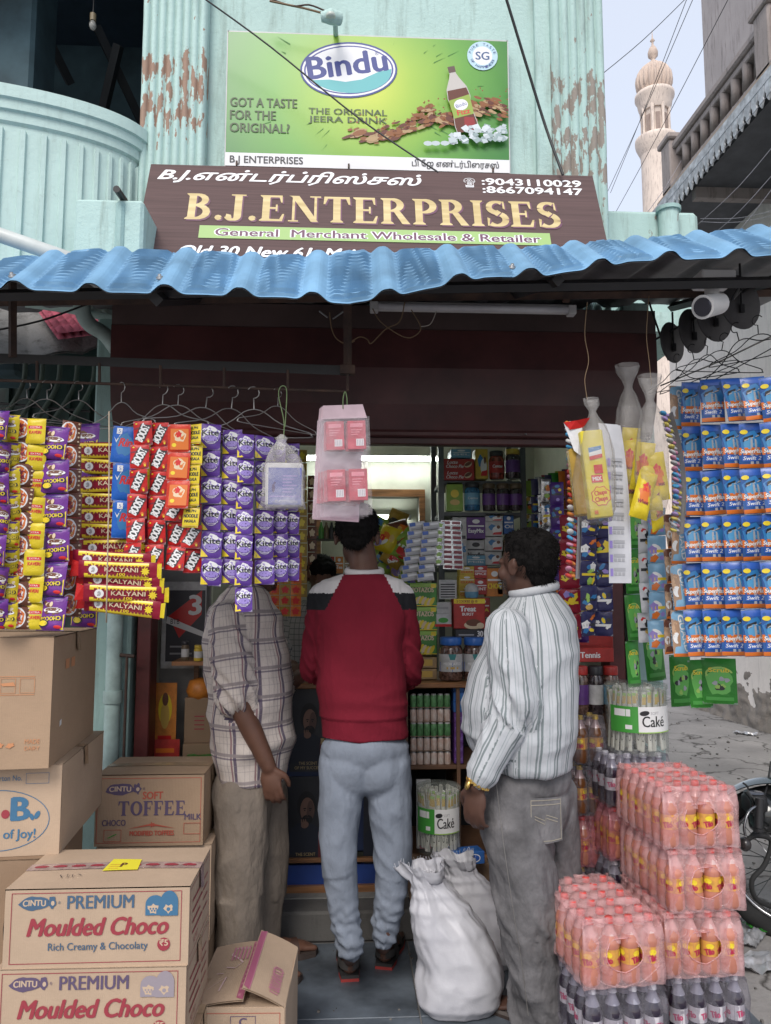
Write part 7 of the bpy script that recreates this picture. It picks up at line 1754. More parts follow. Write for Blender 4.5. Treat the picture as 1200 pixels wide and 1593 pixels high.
# ------------------------------------------------------------------ white woven sacks
m_sack = mat('white woven sack', (.50, .50, .535), .45, var=.12, vs=8, bump=.35, bs=150, col2=(.41, .41, .45))
def vor(x, y, z):      # flat facets meeting in sharp creases
 d = noise.voronoi(Vector((x, y, z)))[0]; return min(1, (d[1] - d[0]) * 1.6)
def sack(px, py0, py1, Y, wpx, label, seed, lean=(0, 0), flare=1.0, dep=.9):
 s = Y / FPX; o = ground(px, py1); h = (py1 - py0) * s * 1.03; r = wpx * s / 2
 prof = [(.55, 0), (.86, .015), (1.0, .09), (1.04, .22), (1.0, .38), (.90, .54), (.72, .68), (.55, .78), (.45, .84), (.46, .90), (.55, .96), (.60, 1.0)]
 n = 120; rs = []
 P_ = []
 m_ = 90
 for i in range(m_ + 1):
  t = i / m_
  for (a, b_), (c_, d_) in zip([(q[1], q[0]) for q in prof], [(q[1], q[0]) for q in prof][1:]):
   if a <= t <= c_: k = (t - a) / (c_ - a); k = k * k * (3 - 2 * k); rr = b_ + (d_ - b_) * k; break
  ring = []
  for j in range(n):
   a = 2 * math.pi * j / n; ca, sa = math.cos(a), math.sin(a)
   sq = 1 / (abs(ca) ** 3 + abs(sa) ** 3) ** (1 / 3)
   up = max(0, (t - .5) / .5)
   q = r * rr * (1 + (sq - 1) * .55)
   big = noise.noise(Vector((ca * 1.3, sa * 1.3, t * 2.2 + seed)))
   rid = max(-.4, 1 - abs(noise.noise(Vector((ca * 1.5 + t * 2.5, sa * 1.5, t * 4.6 + seed + 9)))) * 2.4)
   rid2 = max(-.4, 1 - abs(noise.noise(Vector((ca * 3.2 - t * 5, sa * 3.2, t * 11 + seed + 20)))) * 2.6)
   gath = math.sin(a * 11 + 4 * noise.noise(Vector((ca, sa, seed)))) * up ** 1.5
   q += r * (.13 * big - .09 * vor(ca * 1.3 + t, sa * 1.3, t * 2.6 + seed) - .028 * vor(ca * 3, sa * 3 + t * 2, t * 7 + seed) + .035 * gath)
   x, y = q * ca, q * sa * dep
   z = t * h + h * .04 * noise.noise(Vector((ca * 2, sa * 2, seed + 3))) * (t > .9) * 2
   ring.append(Vector((x + lean[0] * s * max(0, t - .3) ** 1.3, y + lean[1] * t, z)))
  rs.append(ring)
 mb = MB(); mb.rings(rs, m_sack, cap=False)
 inner = [[p + Vector((-(p.x - lean[0] * s * .6) * .04, 0, -.002)) for p in q] for q in rs[-14:]]
 mb.rings([list(reversed(q)) for q in inner], m_sack, cap=False)
 mb.add(rs[0], [tuple(reversed(range(n)))], m_sack)
 t = thing('woven_sack', label, 'sack', o); mb.build('sack', t)
 fr = MB(); rr_ = random.Random(seed)
 for j in range(0, n, 2):
  p = rs[-1][j]; fr.tube([p, p + Vector((rr_.uniform(-.006, .006), rr_.uniform(-.006, .006), rr_.uniform(.004, .016)))], .0008, m_sack, 3, cap=False)
 stuff(fr.build('frayed_edge', t))
sack(716, 1350, 1568, 2.66, 138, 'front white woven sack standing with its mouth gathered between two customers', 2.3, (-110, 0), dep=.8)
sack(752, 1335, 1500, 2.95, 120, 'rear white woven sack leaning behind the striped shirt man', 7.7, (-75, 0), dep=.7)
# ------------------------------------------------------------------ people
def remesh(mb, voxel, it=3, name='m'):
 me = mb.mesh(name); o = bpy.data.objects.new(name, me); COL.objects.link(o)
 m = o.modifiers.new('r', 'REMESH'); m.mode = 'VOXEL'; m.voxel_size = voxel; m.use_smooth_shade = True
 s = o.modifiers.new('s', 'SMOOTH'); s.iterations = it; s.factor = .5
 dg = bpy.context.evaluated_depsgraph_get(); dg.update()
 out = bpy.data.meshes.new_from_object(o.evaluated_get(dg)); bpy.data.objects.remove(o); bpy.data.meshes.remove(me)
 return out
def ellip(mb, c, r, m, rot=None, seg=20, n=12):
 rs = []
 for i in range(n + 1):
  a = -math.pi / 2 + math.pi * (i * .98 + n * .01) / n
  q = []
  for j in range(seg):
   b = 2 * math.pi * j / seg; v = Vector((r[0] * math.cos(a) * math.cos(b), r[1] * math.cos(a) * math.sin(b), r[2] * math.sin(a)))
   q.append((rot @ v if rot is not None else v) + Vector(c))
  rs.append(q)
 mb.rings(rs, m)
def limb(mb, pts, rad, m, flat=1.0, up=None, n=5):
 P_ = smooth(pts, n); k = len(pts) - 1; rr = []
 for i in range(len(P_)):
  t = i / n; a = min(int(t), k - 1); f = t - a; rr.append(rad[a] + (rad[a + 1] - rad[a]) * f)
 mb.tube(P_, rr, m, 16, flat=flat, up=up)
 ellip(mb, P_[0], [rr[0] * .98] * 3, m); ellip(mb, P_[-1], [rr[-1] * .98] * 3, m)
def cloth(mb, voxel, bones, folds, m, name, parent, it=4, seamdir=(0, 1, 0), base=Vector((0, 0, 0))):
 """remesh, add folds, give every face stripe coordinates from its nearest bone"""
 me = remesh(mb, voxel, it, name); n = len(me.vertices)
 co = np.empty(n * 3); me.vertices.foreach_get('co', co); co = co.reshape(-1, 3)
 no = np.empty(n * 3); me.vertex_normals.foreach_get('vector', no); no = no.reshape(-1, 3)
 best = np.full(n, 1e9); bi = np.zeros(n, int); bt = np.zeros(n)
 fr = []
 for k, (a, b, r, kind) in enumerate(bones):
  a = np.array(a); b = np.array(b); d = b - a; L = np.linalg.norm(d); d = d / L
  t = (co - a) @ d; tc = np.clip(t, 0, L); q = co - (a + tc[:, None] * d); ds = np.linalg.norm(q, axis=1) / r
  s = np.array(seamdir, float); s = s - d * (s @ d); s /= np.linalg.norm(s); w = np.cross(d, s); fr.append((a, d, s, w, r, L))
  u = ds < best; best[u] = ds[u]; bi[u] = k; bt[u] = t[u]
 disp = np.zeros(n)
 for i in range(n):
  a, d, s, w, r, L = fr[bi[i]]; q = co[i] - a; ang = math.atan2(q @ w, q @ s); disp[i] = folds(bones[bi[i]][3], bt[i] / L, bt[i], ang, co[i])
 co2 = co + no * disp[:, None]; me.vertices.foreach_set('co', co2.ravel())
 uv = me.uv_layers.new(name='cloth'); nl = len(me.loops); U = np.zeros((nl, 2))
 lv = np.empty(nl, int); me.loops.foreach_get('vertex_index', lv)
 for p in me.polygons:
  vs = [me.loops[l].vertex_index for l in p.loop_indices]; k = bi[vs[0]]; a, d, s, w, r, L = fr[k]
  base_ang = None
  for l, v in zip(p.loop_indices, vs):
   q = co[v] - a; ang = math.atan2(q @ w, q @ s)
   if base_ang is None: base_ang = ang
   elif ang - base_ang > 3.14: ang -= 2 * math.pi
   elif ang - base_ang < -3.14: ang += 2 * math.pi
   U[l] = (ang * r * 1.0, q @ d)
 uv.data.foreach_set('uv', U.ravel())
 me.materials.clear(); me.materials.append(m); me.update()
 for p in me.polygons: p.use_smooth = True
 return link(name, me, parent)
def nz(x, y, z): return noise.noise(Vector((x, y, z)))
def ridge(x, y, z): return max(-.55, 1 - abs(nz(x, y, z)) * 3.4)
def cloth_mat(name, base, vstr=(), hstr=(), pv=.1, ph=.1, rough=.85, bump=.4, var=.06, fadebands=None):
 m, nt, b, tc = newmat(name); uvn = N(nt, 'ShaderNodeUVMap'); uvn.uv_map = 'cloth'; sx = N(nt, 'ShaderNodeSeparateXYZ'); nt.links.new(uvn.outputs[0], sx.inputs[0])
 n1 = noise_n(nt, tc.outputs['Object'], 7, 4, .6)
 c = mixc(nt, ramp(nt, n1, [(.3, 0), (.7, 1)]), tuple(x * (1 - var * 2) for x in base), tuple(min(1, x * (1 + var)) for x in base))
 for axis, per, lst in ((0, pv, vstr), (1, ph, hstr)):
  if not lst: continue
  d = N(nt, 'ShaderNodeMath', operation='DIVIDE'); nt.links.new(sx.outputs[axis], d.inputs[0]); d.inputs[1].default_value = per
  f = N(nt, 'ShaderNodeMath', operation='FRACT'); nt.links.new(d.outputs[0], f.inputs[0])
  for (cc, ww, col, op) in lst:
   s1 = N(nt, 'ShaderNodeMath', operation='SUBTRACT'); nt.links.new(f.outputs[0], s1.inputs[0]); s1.inputs[1].default_value = cc
   ab = N(nt, 'ShaderNodeMath', operation='ABSOLUTE'); nt.links.new(s1.outputs[0], ab.inputs[0])
   k = ramp(nt, ab.outputs[0], [(max(0, ww / 2 - .012), op), (ww / 2 + .012, 0)]); c = mixc(nt, k, c, col)
 nt.links.new(c, b.inputs['Base Color']); b.inputs['Roughness'].default_value = rough; b.inputs['Specular IOR Level'].default_value = .2
 n2 = noise_n(nt, tc.outputs['Object'], 500, 2, .5); bp = N(nt, 'ShaderNodeBump'); bp.inputs['Strength'].default_value = bump * .4; bp.inputs['Distance'].default_value = .001; nt.links.new(n2, bp.inputs['Height'])
 n3 = noise_n(nt, tc.outputs['Object'], 20, 5, .55, (1.6, 1.6, .8)); b2 = N(nt, 'ShaderNodeBump'); b2.inputs['Strength'].default_value = min(1, bump * 1.7); b2.inputs['Distance'].default_value = .010; nt.links.new(n3, b2.inputs['Height']); nt.links.new(bp.outputs[0], b2.inputs['Normal']); nt.links.new(b2.outputs[0], b.inputs['Normal'])
 return m
def skin_mat(name, c):
 m = mat(name, c, .5, var=.08, vs=18, bump=.12, bs=220, spec=.35, bdist=.001); return m
m_hair = mat('black hair', (.009, .008, .008), .85, var=.3, vs=60, bump=.3, bs=160, spec=.12, bdist=.003)
def head(mb, c, rot, m, sc=1.0):
 T = lambda v: rot @ (Vector(v) * sc) + Vector(c)
 E = lambda v, r, rr=None: ellip(mb, T(v), [x * sc for x in r], m, rot if rr is None else rot @ rr)
 E((0, .012, .028), (.076, .096, .088)); E((0, -.022, -.045), (.058, .068, .062)); E((0, -.055, -.085), (.028, .028, .022))
 E((0, -.072, .012), (.058, .022, .018)); E((.034, -.066, -.028), (.026, .024, .028)); E((-.034, -.066, -.028), (.026, .024, .028))
 E((0, -.100, -.022), (.0135, .018, .014)); E((0, -.090, -.005), (.009, .016, .028)); E((.012, -.093, -.026), (.009, .011, .009)); E((-.012, -.093, -.026), (.009, .011, .009))
 E((0, -.084, -.052), (.022, .012, .007)); E((0, -.083, -.062), (.020, .012, .0075))
 for s in (-1, 1):
  E((s * .080, .012, -.008), (.008, .018, .030), Matrix.Rotation(R(s * 18), 3, 'Z')); E((s * .084, .020, .006), (.007, .012, .018))
def head_extras(par, c, rot, sc=1.0, hair='short', beard=False, off=Vector((0, 0, 0)), seed=1, tuft=2600):
 T = lambda v: rot @ (Vector(v) * sc) + Vector(c)
 me_ = mat('eye white', (.55, .5, .46), .2); mi = mat('iris', (.03, .015, .01), .15)
 for s in (-1, 1):
  e = MB(); ellip(e, T((s * .031, -.0765, .0)), [.0125 * sc] * 3, me_, None, 12, 8); ellip(e, T((s * .031, -.085, .0)), [.0055 * sc] * 3, mi, None, 10, 6); e.build('eye', par)
  b = MB(); b.tube([T((s * .014, -.092, .017)), T((s * .03, -.094, .022)), T((s * .048, -.083, .018))], [.003, .0042, .002], m_hair, 6, flat=.6); b.build('eyebrow', par)
 mb = MB(); E = lambda v, r: ellip(mb, T(v), [x * sc for x in r], m_hair, rot)
 E((0, .022, .052), (.082, .098, .078)); E((0, .055, .015), (.072, .062, .072)); E((0, -.035, .092), (.058, .045, .030)); E((.066, .022, .025), (.020, .035, .036)); E((-.066, .022, .025), (.020, .035, .036)); E((0, .07, -.035), (.05, .03, .04))
 me = remesh(mb, .005, 3, 'hair'); vs = [v.co.copy() for v in me.vertices]; ns = [v.normal.copy() for v in me.vertices]
 for v, p, n_ in zip(me.vertices, vs, ns): v.co = p + n_ * (.004 * nz(p.x * 60, p.y * 60, p.z * 60) + .005 * nz(p.x * 22, p.y * 22, p.z * 22))
 me.materials.clear(); me.materials.append(m_hair); h = link('hair', me, par)
 rnd = random.Random(seed); tf = MB(); L0 = .010 if hair == 'short' else .02
 for k in range(tuft):
  i = rnd.randrange(len(vs)); p, n_ = vs[i], ns[i]
  d = (n_ + Vector((rnd.gauss(0, .5), rnd.gauss(0, .5), rnd.gauss(-.15, .5)))).normalized(); w = d.cross(Vector((rnd.gauss(0, 1), rnd.gauss(0, 1), rnd.gauss(0, 1)))).normalized() * .0011; L = L0 * rnd.uniform(.5, 1.3)
  tf.add([p - w, p + w, p + d * L * .6 + w * .6 + Vector((0, 0, -.001)), p + d * L + Vector((0, 0, -.004))], [(0, 1, 2), (0, 2, 3)], m_hair)
 stuff(tf.build('hair_strands', h))
 if beard:
  bm_ = MB(); st = mat('beard stubble', (.03, .02, .018), .8)
  for k in range(1500):
   a = rnd.uniform(-1.5, 1.5); z = rnd.uniform(-.10, -.045); q = Vector((.062 * math.sin(a), -.028 - .060 * math.cos(a) * (1 - max(0, (-z - .07)) * 6), z)); nn = Vector((math.sin(a), -math.cos(a), -.4)).normalized()
   p = T(q); d = rot @ nn; w = d.orthogonal().normalized() * .0006
   bm_.add([p - w, p + w, p + d * .005], [(0, 1, 2)], st)
  for k in range(400):
   q = Vector((rnd.uniform(-.028, .028), -.094 + rnd.uniform(-.002, .002), -.040 + rnd.uniform(-.003, .003))); p = T(q); d = rot @ Vector((0, -.3, -1)); w = rot @ Vector((.0008, 0, 0)); bm_.add([p - w, p + w, p + d * .007], [(0, 1, 2)], st)
  stuff(bm_.build('beard', par))
def hand(mb, w, dirv, palmn, m, sc=1.0, curl=35, thumb=1, spread=1.0):
 """w wrist, dirv towards the fingers, palmn palm normal; thumb = side (+1/-1)"""
 d = Vector(dirv).normalized(); n_ = Vector(palmn); n_ = (n_ - d * n_.dot(d)).normalized(); s = d.cross(n_) * thumb
 W = Vector(w)
 ax = Matrix((s, n_, d)).transposed()
 ellip(mb, W + d * .05 * sc, (.040 * sc, .016 * sc, .052 * sc), m, ax); ellip(mb, W + d * .012 * sc, (.028 * sc, .019 * sc, .03 * sc), m, ax)
 tips = []
 for k, (o_, L, r) in enumerate(((.030, .070, .0092), (.010, .078, .0096), (-.010, .073, .0092), (-.029, .058, .0082))):
  p = W + d * (.084 - abs(o_) * .12) * sc + s * o_ * sc; q = [p - d * .02 * sc, p]; ang = R(curl * .5)
  dd = d
  for f in (.45, .32, .26):
   dd = (d * math.cos(ang) + n_ * math.sin(ang) + s * o_ * spread * 1.5).normalized(); p = p + dd * L * f * sc; q.append(p); ang += R(curl * .75)
  limb(mb, q, [r * sc, r * sc, r * .95 * sc, r * .86 * sc, r * .72 * sc], m, n=3); tips.append(q[-1])
 p0 = W + d * .022 * sc + s * .024 * sc
 q = [p0, p0 + (d * .6 + s * .75 + n_ * .3).normalized() * .034 * sc]; q.append(q[-1] + (d * .9 + s * .3 + n_ * .45).normalized() * .028 * sc); q.append(q[-1] + (d * .95 + s * .0 + n_ * .5).normalized() * .024 * sc)
 limb(mb, q, [.014 * sc, .012 * sc, .0105 * sc, .008 * sc], m, n=3)
 return tips
def foot_sandal(par, heel, yaw, skin, sole, strap, L=.26):
 """heel point on the ground, toes along yaw (0 = +y)"""
 T = Matrix.Translation(heel) @ Matrix.Rotation(yaw, 4, 'Z')
 out = [(-.034, 0), (.034, 0), (.040, .06), (.036, .12), (.048, .19), (.042, .25), (.012, .27), (-.030, .255), (-.042, .19), (-.036, .12), (-.040, .06)]
 mb = MB(T); n = len(out)
 for z0, z1, mm, g in ((0, .014, sole[0], 1.0), (.014, .026, sole[1], .97)):
  vs = [(x * g, y, z0) for x, y in out] + [(x * g, y, z1) for x, y in out]
  mb.add(vs, [tuple(reversed(range(n))), tuple(range(n, 2 * n))] + [(i, (i + 1) % n, n + (i + 1) % n, n + i) for i in range(n)], mm)
 mb.build('sole', par)
 for (y, w, h) in ((.075, .052, .085), (.165, .036, .062), (.02, .03, .0)):
  mb = MB(T)
  if y > .05:
   mb.grid(lambda u, v: Vector((.044 * math.cos(math.pi * u) , y + (v - .5) * w, .02 + h * .85 * math.sin(math.pi * u) ** .8)), 16, 3, strap)
   mb.grid(lambda u, v: Vector((.041 * math.cos(math.pi * (1 - u)) , y + (v - .5) * w, .018 + h * .82 * math.sin(math.pi * u) ** .8)), 16, 3, strap)
  else: mb.grid(lambda u, v: Vector((.040 * math.cos(math.pi + math.pi * u), .045 + .05 * math.sin(math.pi + math.pi * u), .045 + v * .03)), 14, 3, strap)
  mb.build('strap', par)
def foot_mesh(mb, heel, yaw, m):
 Rz = Matrix.Rotation(yaw, 3, 'Z'); T = lambda x, y, z: Vector(heel) + Rz @ Vector((x, y, z))
 ellip(mb, T(0, .035, .052), (.031, .042, .032), m, Rz); ellip(mb, T(0, .10, .055), (.033, .075, .030), m, Rz); ellip(mb, T(0, .175, .042), (.042, .055, .020), m, Rz); ellip(mb, T(0, .055, .09), (.032, .042, .04), m, Rz)
 for k, (x, L) in enumerate(((.028, .075), (.010, .072), (-.006, .066), (-.020, .058), (-.033, .048))): limb(mb, [T(x * .9, .19, .04), T(x, .19 + L * .55, .036), T(x, .19 + L * .8, .033)], [.012 if k == 0 else .009] * 3, m, n=2)
# ---- middle: boy in the maroon sweatshirt, seen from the back
def person_b():
 Y = 2.93; sk = skin_mat('skin dark', (.105, .052, .036)); o = ground(570, 1505); o = Vector((at(570, 1400, Y).x, Y, 0))
 t = thing('person', 'slim person seen from behind in a maroon sweatshirt with black shoulder bands', 'person', o)
 q = lambda x, y, d=0: at(x, y, Y + d) - o
 hs = q(543, 1500, -.06);
 gl = ground(545, 1529) - o; gr_ = ground(597, 1510) - o
 fl_, fr_ = Vector((gl.x, gl.y, 0)), Vector((gr_.x, gr_.y, 0)); yl, yr_ = R(4), R(-14)
 # skin body
 mb = MB(); hc = q(556, 836, .05); rot = Matrix.Rotation(R(172), 3, 'Z') @ Matrix.Rotation(R(16), 3, 'X')
 head(mb, hc, rot, sk)
 limb(mb, [q(567, 905, .0), q(566, 880, .02), q(560, 850, .045)], [.062, .054, .056], sk)
 ellip(mb, q(566, 990), (.14, .085, .22), sk); ellip(mb, q(568, 1130), (.13, .085, .12), sk); ellip(mb, q(566, 935), (.13, .05, .04), sk)
 el, er = q(489, 1038, .05), q(638, 1042, .05); wl, wr = q(488, 1048, .30), q(632, 1062, .30)
 for s, e, w in ((q(492, 925), el, wl), (q(632, 925), er, wr)): limb(mb, [s + Vector((0, .01, -.03)), (s + e) / 2, e, w], [.030, .030, .026, .024], sk)
 hand(mb, wl + Vector((-.0, 0, .0)), (.25, .9, -.15), (.9, 0, -.4), sk, curl=40, thumb=-1); hand(mb, wr, (-.35, .9, -.0), (-.9, 0, -.4), sk, curl=40, thumb=1)
 for hip, knee, ank, ft in ((q(535, 1180), q(528, 1315, -.02), q(543, 1478, -.03), fl_), (q(602, 1180), q(611, 1315, .0), q(599, 1462, .03), fr_)):
  limb(mb, [hip, knee, knee.lerp(ank, .55), ank, ft + Vector((0, .04, .075))], [.06, .036, .030, .026, .030], sk)
 foot_mesh(mb, fl_, yl, sk); foot_mesh(mb, fr_, yr_, sk)
 me = remesh(mb, .0052, 3, 'body'); me.materials.clear(); me.materials.append(sk); link('body', me, t)
 head_extras(t, hc, rot, seed=3)
 # sweatshirt
 mm = MB(); X = mat('tmp', (.5, .5, .5))
 rings = []
 for (x0, x1, y, ry) in ((532, 600, 893, .062), (502, 628, 903, .078), (484, 640, 925, .098), (486, 636, 955, .112), (492, 628, 1000, .12), (496, 628, 1060, .118), (497, 633, 1110, .116), (499, 636, 1148, .112)):
  a, b_ = q(x0, y), q(x1, y); c = (a + b_) / 2; rx = (b_.x - a.x) / 2
  rings.append([c + Vector((rx * abs(math.cos(w)) ** .85 * (1 if math.cos(w) > 0 else -1), ry * math.sin(w), 0)) for w in [2 * math.pi * j / 28 for j in range(28)]])
 mm.rings(rings, X)
 for s, e, w in ((q(504, 930), el, wl), (q(621, 930), er, wr)):
  limb(mm, [s, s.lerp(e, .5), e, e.lerp(w, .55), w], [.060, .054, .046, .040, .034], X)
 m_sw = cloth_mat('maroon sweatshirt knit', (.155, .010, .022), rough=.9, bump=.25)
 bones = [(q(567, 880), q(567, 1150), .13, 'torso'), (q(495, 925), el, .06, 'al'), (q(630, 925), er, .06, 'ar'), (el, wl, .05, 'fl'), (er, wr, .05, 'fr')]
 def folds(k, tn, tm, ang, p):
  if k == 'torso':
   d = .0075 * ridge(p[0] * 4 + p[2] * 3, p[1] * 3, p[2] * 5) * (1 if p[1] < 0 else 0)
   d += .006 * math.exp(-((p[2] - q(0, 1085).z) / .06) ** 2) * ridge(p[0] * 3, 1, p[2] * 14) + .004 * math.exp(-((p[2] - q(0, 940).z) / .06) ** 2) * nz(p[0] * 16, 0, p[2] * 6)
   if p[2] < q(0, 1118).z: d -= .006
   return d
  a = .009 if k[0] == 'a' else .007
  return a * ridge(ang * .6, tm * 14 + ang * .8, 4 + ord(k[1])) * (.4 + tn)
 sh = cloth(mm, .0062, bones, folds, m_sw, 'sweatshirt', t, 4)
 # colour blocks on the knit: white shoulder panel, then black band, assigned face by face
 wm, km = cloth_mat('white knit', (.52, .50, .50), rough=.9, bump=.3), cloth_mat('black knit', (.015, .015, .018), rough=.9, bump=.3)
 sh.data.materials.append(wm); sh.data.materials.append(km)
 zA, zB_ = q(0, 925).z, q(0, 948).z
 for p in sh.data.polygons:
  c = p.center; s_ = abs(c.x - q(566, 900).x); ix = .140 + (c.z - zB_) * -.05
  edge = .072 + (q(0, 890).z - c.z) * .5     # seam slants outwards from neck to armhole
  if s_ > edge and c.z > zB_:
   p.material_index = 1 if c.z > q(0, 923).z else 2
 cn = q(567, 889, .01); cr = MB(); cr.tube([cn + Vector((.066 * math.cos(a), .058 * math.sin(a), .010 * math.sin(a) - .002)) for a in [2 * math.pi * k / 28 for k in range(29)]], .011, wm, 8, cap=False, flat=1.5); cr.build('collar', t)
 # trousers
 tr = MB(); hipc = (q(500, 1165) + q(638, 1165)) / 2
 ellip(tr, q(568, 1165), (.165, .115, .09), X); ellip(tr, q(545, 1195, -.0), (.10, .11, .11), X); ellip(tr, q(592, 1195, -.0), (.10, .11, .11), X)
 LL = [q(534, 1185), q(529, 1250, -.01), q(528, 1325, -.02), q(533, 1400, -.02), q(543, 1462, -.03), q(545, 1474, -.03)]; LR = [q(602, 1185), q(607, 1250), q(611, 1325), q(607, 1400, .01), q(599, 1440, .03), q(598, 1453, .03)]
 for P_ in (LL, LR): limb(tr, P_, [.088, .080, .069, .058, .047, .046], X, flat=1.05, up=(0, 1, 0))
 bones2 = [(LL[0], LL[2], .09, 'ul'), (LL[2], LL[5], .06, 'll'), (LR[0], LR[2], .09, 'ur'), (LR[2], LR[5], .06, 'lr'), (q(568, 1150), q(568, 1190), .15, 'hip')]
 def f2(k, tn, tm, ang, p):
  if k == 'hip': return .004 * ridge(p[0] * 5 + 3, p[1] * 4, p[2] * 9)
  if k[0] == 'u': return .006 * ridge(ang * .7 + tm * 5, tm * 7, ord(k[1])) * .8 + .003 * nz(ang * 2, tm * 10, 5)
  an = min(1, max(0, tn - .35) / .5)
  return -.002 + .006 * ridge(ang * .5, tm * 15 + ang * .5, ord(k[1]) + 3) * (.35 + an) + .004 * an * math.sin(tm * 150 + 2 * nz(ang, tm * 9, 2) * 3)
 cloth(tr, .0085, bones2, f2, cloth_mat('blue grey twill', (.185, .21, .255), rough=.85, bump=.35, var=.09), 'trousers', t, 4)
 so = (mat('red sole edge', (.35, .035, .03), .6), mat('black sandal sole', (.03, .028, .028), .7)); stp = mat('dark grey sandal strap', (.055, .05, .048), .75, var=.2)
 foot_sandal(t, fl_, yl, sk, so, stp); foot_sandal(t, fr_, yr_, sk, so, stp)
person_b()
# ---- right: heavy man in a striped shirt, three quarter back view facing left
def person_c():
 Y = 2.62; sk = skin_mat('skin deep brown', (.085, .042, .030)); o = Vector((at(815, 1400, Y).x, Y, 0))
 t = thing('person', 'heavy person in a white shirt with grey stripes and grey jeans, wearing a gold watch', 'person', o)
 q = lambda x, y, d=0: at(x, y, Y + d) - o
 hc = q(820, 880, .0); rot = Matrix.Rotation(R(-146), 3, 'Z') @ Matrix.Rotation(R(-2), 3, 'X')
 mb = MB(); head(mb, hc, rot, sk, 1.04)
 limb(mb, [q(835, 950, .02), q(834, 925, .01), q(828, 895, .0)], [.085, .070, .066], sk); ellip(mb, q(808, 922, .02), (.035, .05, .03), sk)
 ellip(mb, q(822, 1045), (.12, .11, .22), sk); ellip(mb, q(810, 1180), (.14, .12, .13), sk)
 sl, el, wl = q(792, 975, -.15), q(800, 1100, -.17), q(742, 1222, -.16)
 sr, er, wr = q(868, 975, .12), q(858, 1100, .22), q(800, 1080, .36)
 for s, e, w in ((sl, el, wl), (sr, er, wr)): limb(mb, [s + Vector((0, .02, -.04)), (s + e) / 2, e, e.lerp(w, .5), w], [.036, .036, .034, .032, .028], sk)
 tips = hand(mb, wl, (-.10, .10, -1), (.55, .6, -.1), sk, 1.02, curl=36, thumb=-1); hand(mb, wr, (-.8, .5, .2), (0, .2, -1), sk, curl=30)
 hipL, kneeL, ankL = q(792, 1240, -.05), q(818, 1405, -.07), q(838, 1560, -.04); hipR, kneeR, ankR = q(845, 1240, .08), q(862, 1405, .08), q(868, 1545, .10)
 gl = ground(850, 1602) - o; gr_ = ground(880, 1560) - o; fl_ = Vector((ankL.x + .03, ankL.y - .02, 0)); fr_ = Vector((ankR.x + .03, ankR.y, 0))
 limb(mb, [hipL, kneeL, ankL, fl_ + Vector((-.03, .02, .07))], [.085, .06, .042, .036], sk); limb(mb, [hipR, kneeR, ankR, fr_ + Vector((-.03, .02, .07))], [.085, .06, .042, .036], sk)
 yl, yr_ = R(72), R(60)
 foot_mesh(mb, fl_, yl, sk); foot_mesh(mb, fr_, yr_, sk)
 me = remesh(mb, .0055, 3, 'body'); me.materials.clear(); me.materials.append(sk); link('body', me, t)
 head_extras(t, hc, rot, 1.0, seed=9, beard=True, tuft=3600)
 X = mat('tmp', (.5, .5, .5)); mm = MB(); rings = []
 for (x0, x1, y, ry, dy) in ((802, 866, 922, .07, .0), (778, 886, 944, .11, .0), (764, 894, 968, .15, 0), (752, 895, 1005, .18, 0), (732, 896, 1050, .195, 0), (718, 896, 1095, .205, 0), (722, 893, 1135, .20, 0), (738, 888, 1170, .185, 0), (746, 886, 1192, .175, 0)):
  a, b_ = q(x0, y), q(x1, y); c = (a + b_) / 2; rx = (b_.x - a.x) / 2
  rings.append([c + Vector((rx * math.cos(w), ry * math.sin(w) + dy, 0)) for w in [2 * math.pi * j / 32 for j in range(32)]])
 mm.rings(rings, X)
 for s, e, w, wE in ((sl, el, wl, .86), (sr, er, wr, .94)): limb(mm, [s + Vector((0, .02, -.012)), s.lerp(e, .5), e, e.lerp(w, .5), e.lerp(w, wE)], [.073, .070, .064, .056, .047], X)
 a = wl.lerp(el, .04); mm.tube([wl.lerp(el, .28), wl.lerp(el, .14)], [.050, .052], X, 16)
 bones = [(q(822, 900), q(815, 1190), .19, 'torso'), (sl, el, .085, 'al'), (sr, er, .085, 'ar'), (el, wl, .065, 'fl'), (er, wr, .065, 'fr')]
 def folds(k, tn, tm, ang, p):
  if k == 'torso':
   z = p[2]; d = .004 * ridge(p[0] * 3 + p[2] * 5, p[1] * 3, p[2] * 6 + 2) + .006 * ridge(p[0] * 7 - p[2] * 6, p[1] * 5, p[2] * 9) * .6
   w = math.exp(-((z - q(0, 1165).z) / .07) ** 2); d += .007 * w * ridge(p[0] * 4, p[1] * 4, z * 16) + .005 * nz(p[0] * 12, p[1] * 12, z * 9) * .8
   return d
  a = .014 if k == 'al' else .012
  el_ = math.exp(-((tn - 1) / .3) ** 2) if k[0] == 'a' else math.exp(-(tn / .35) ** 2)
  return a * ridge(ang * .5 + 1, tm * 13 + ang * 1.1, 4 + ord(k[0])) * (.35 + el_) + .003 * nz(ang * 3, tm * 12, 7)
 g1, g2 = (.14, .17, .175), (.24, .28, .29)
 m_st = cloth_mat('striped shirt cotton', (.44, .455, .48), vstr=[(.18, .12, g1, .9), (.36, .10, g1, .85), (.64, .03, g2, .7), (.80, .05, g2, .8)], pv=.064, rough=.8, bump=.3)
 cloth(mm, .0085, bones, folds, m_st, 'shirt', t, 3, seamdir=(.35, .94, 0))
 # collar band and yoke seam
 cn = q(831, 915, .0); cl = MB(); cl.tube([cn + Vector((.078 * math.cos(a), .078 * math.sin(a), -.006 - .016 * math.cos(a - math.pi))) for a in [2 * math.pi * k / 28 for k in range(29)]], .009, m_st, 8, cap=False, flat=1.6); cl.build('collar', t)
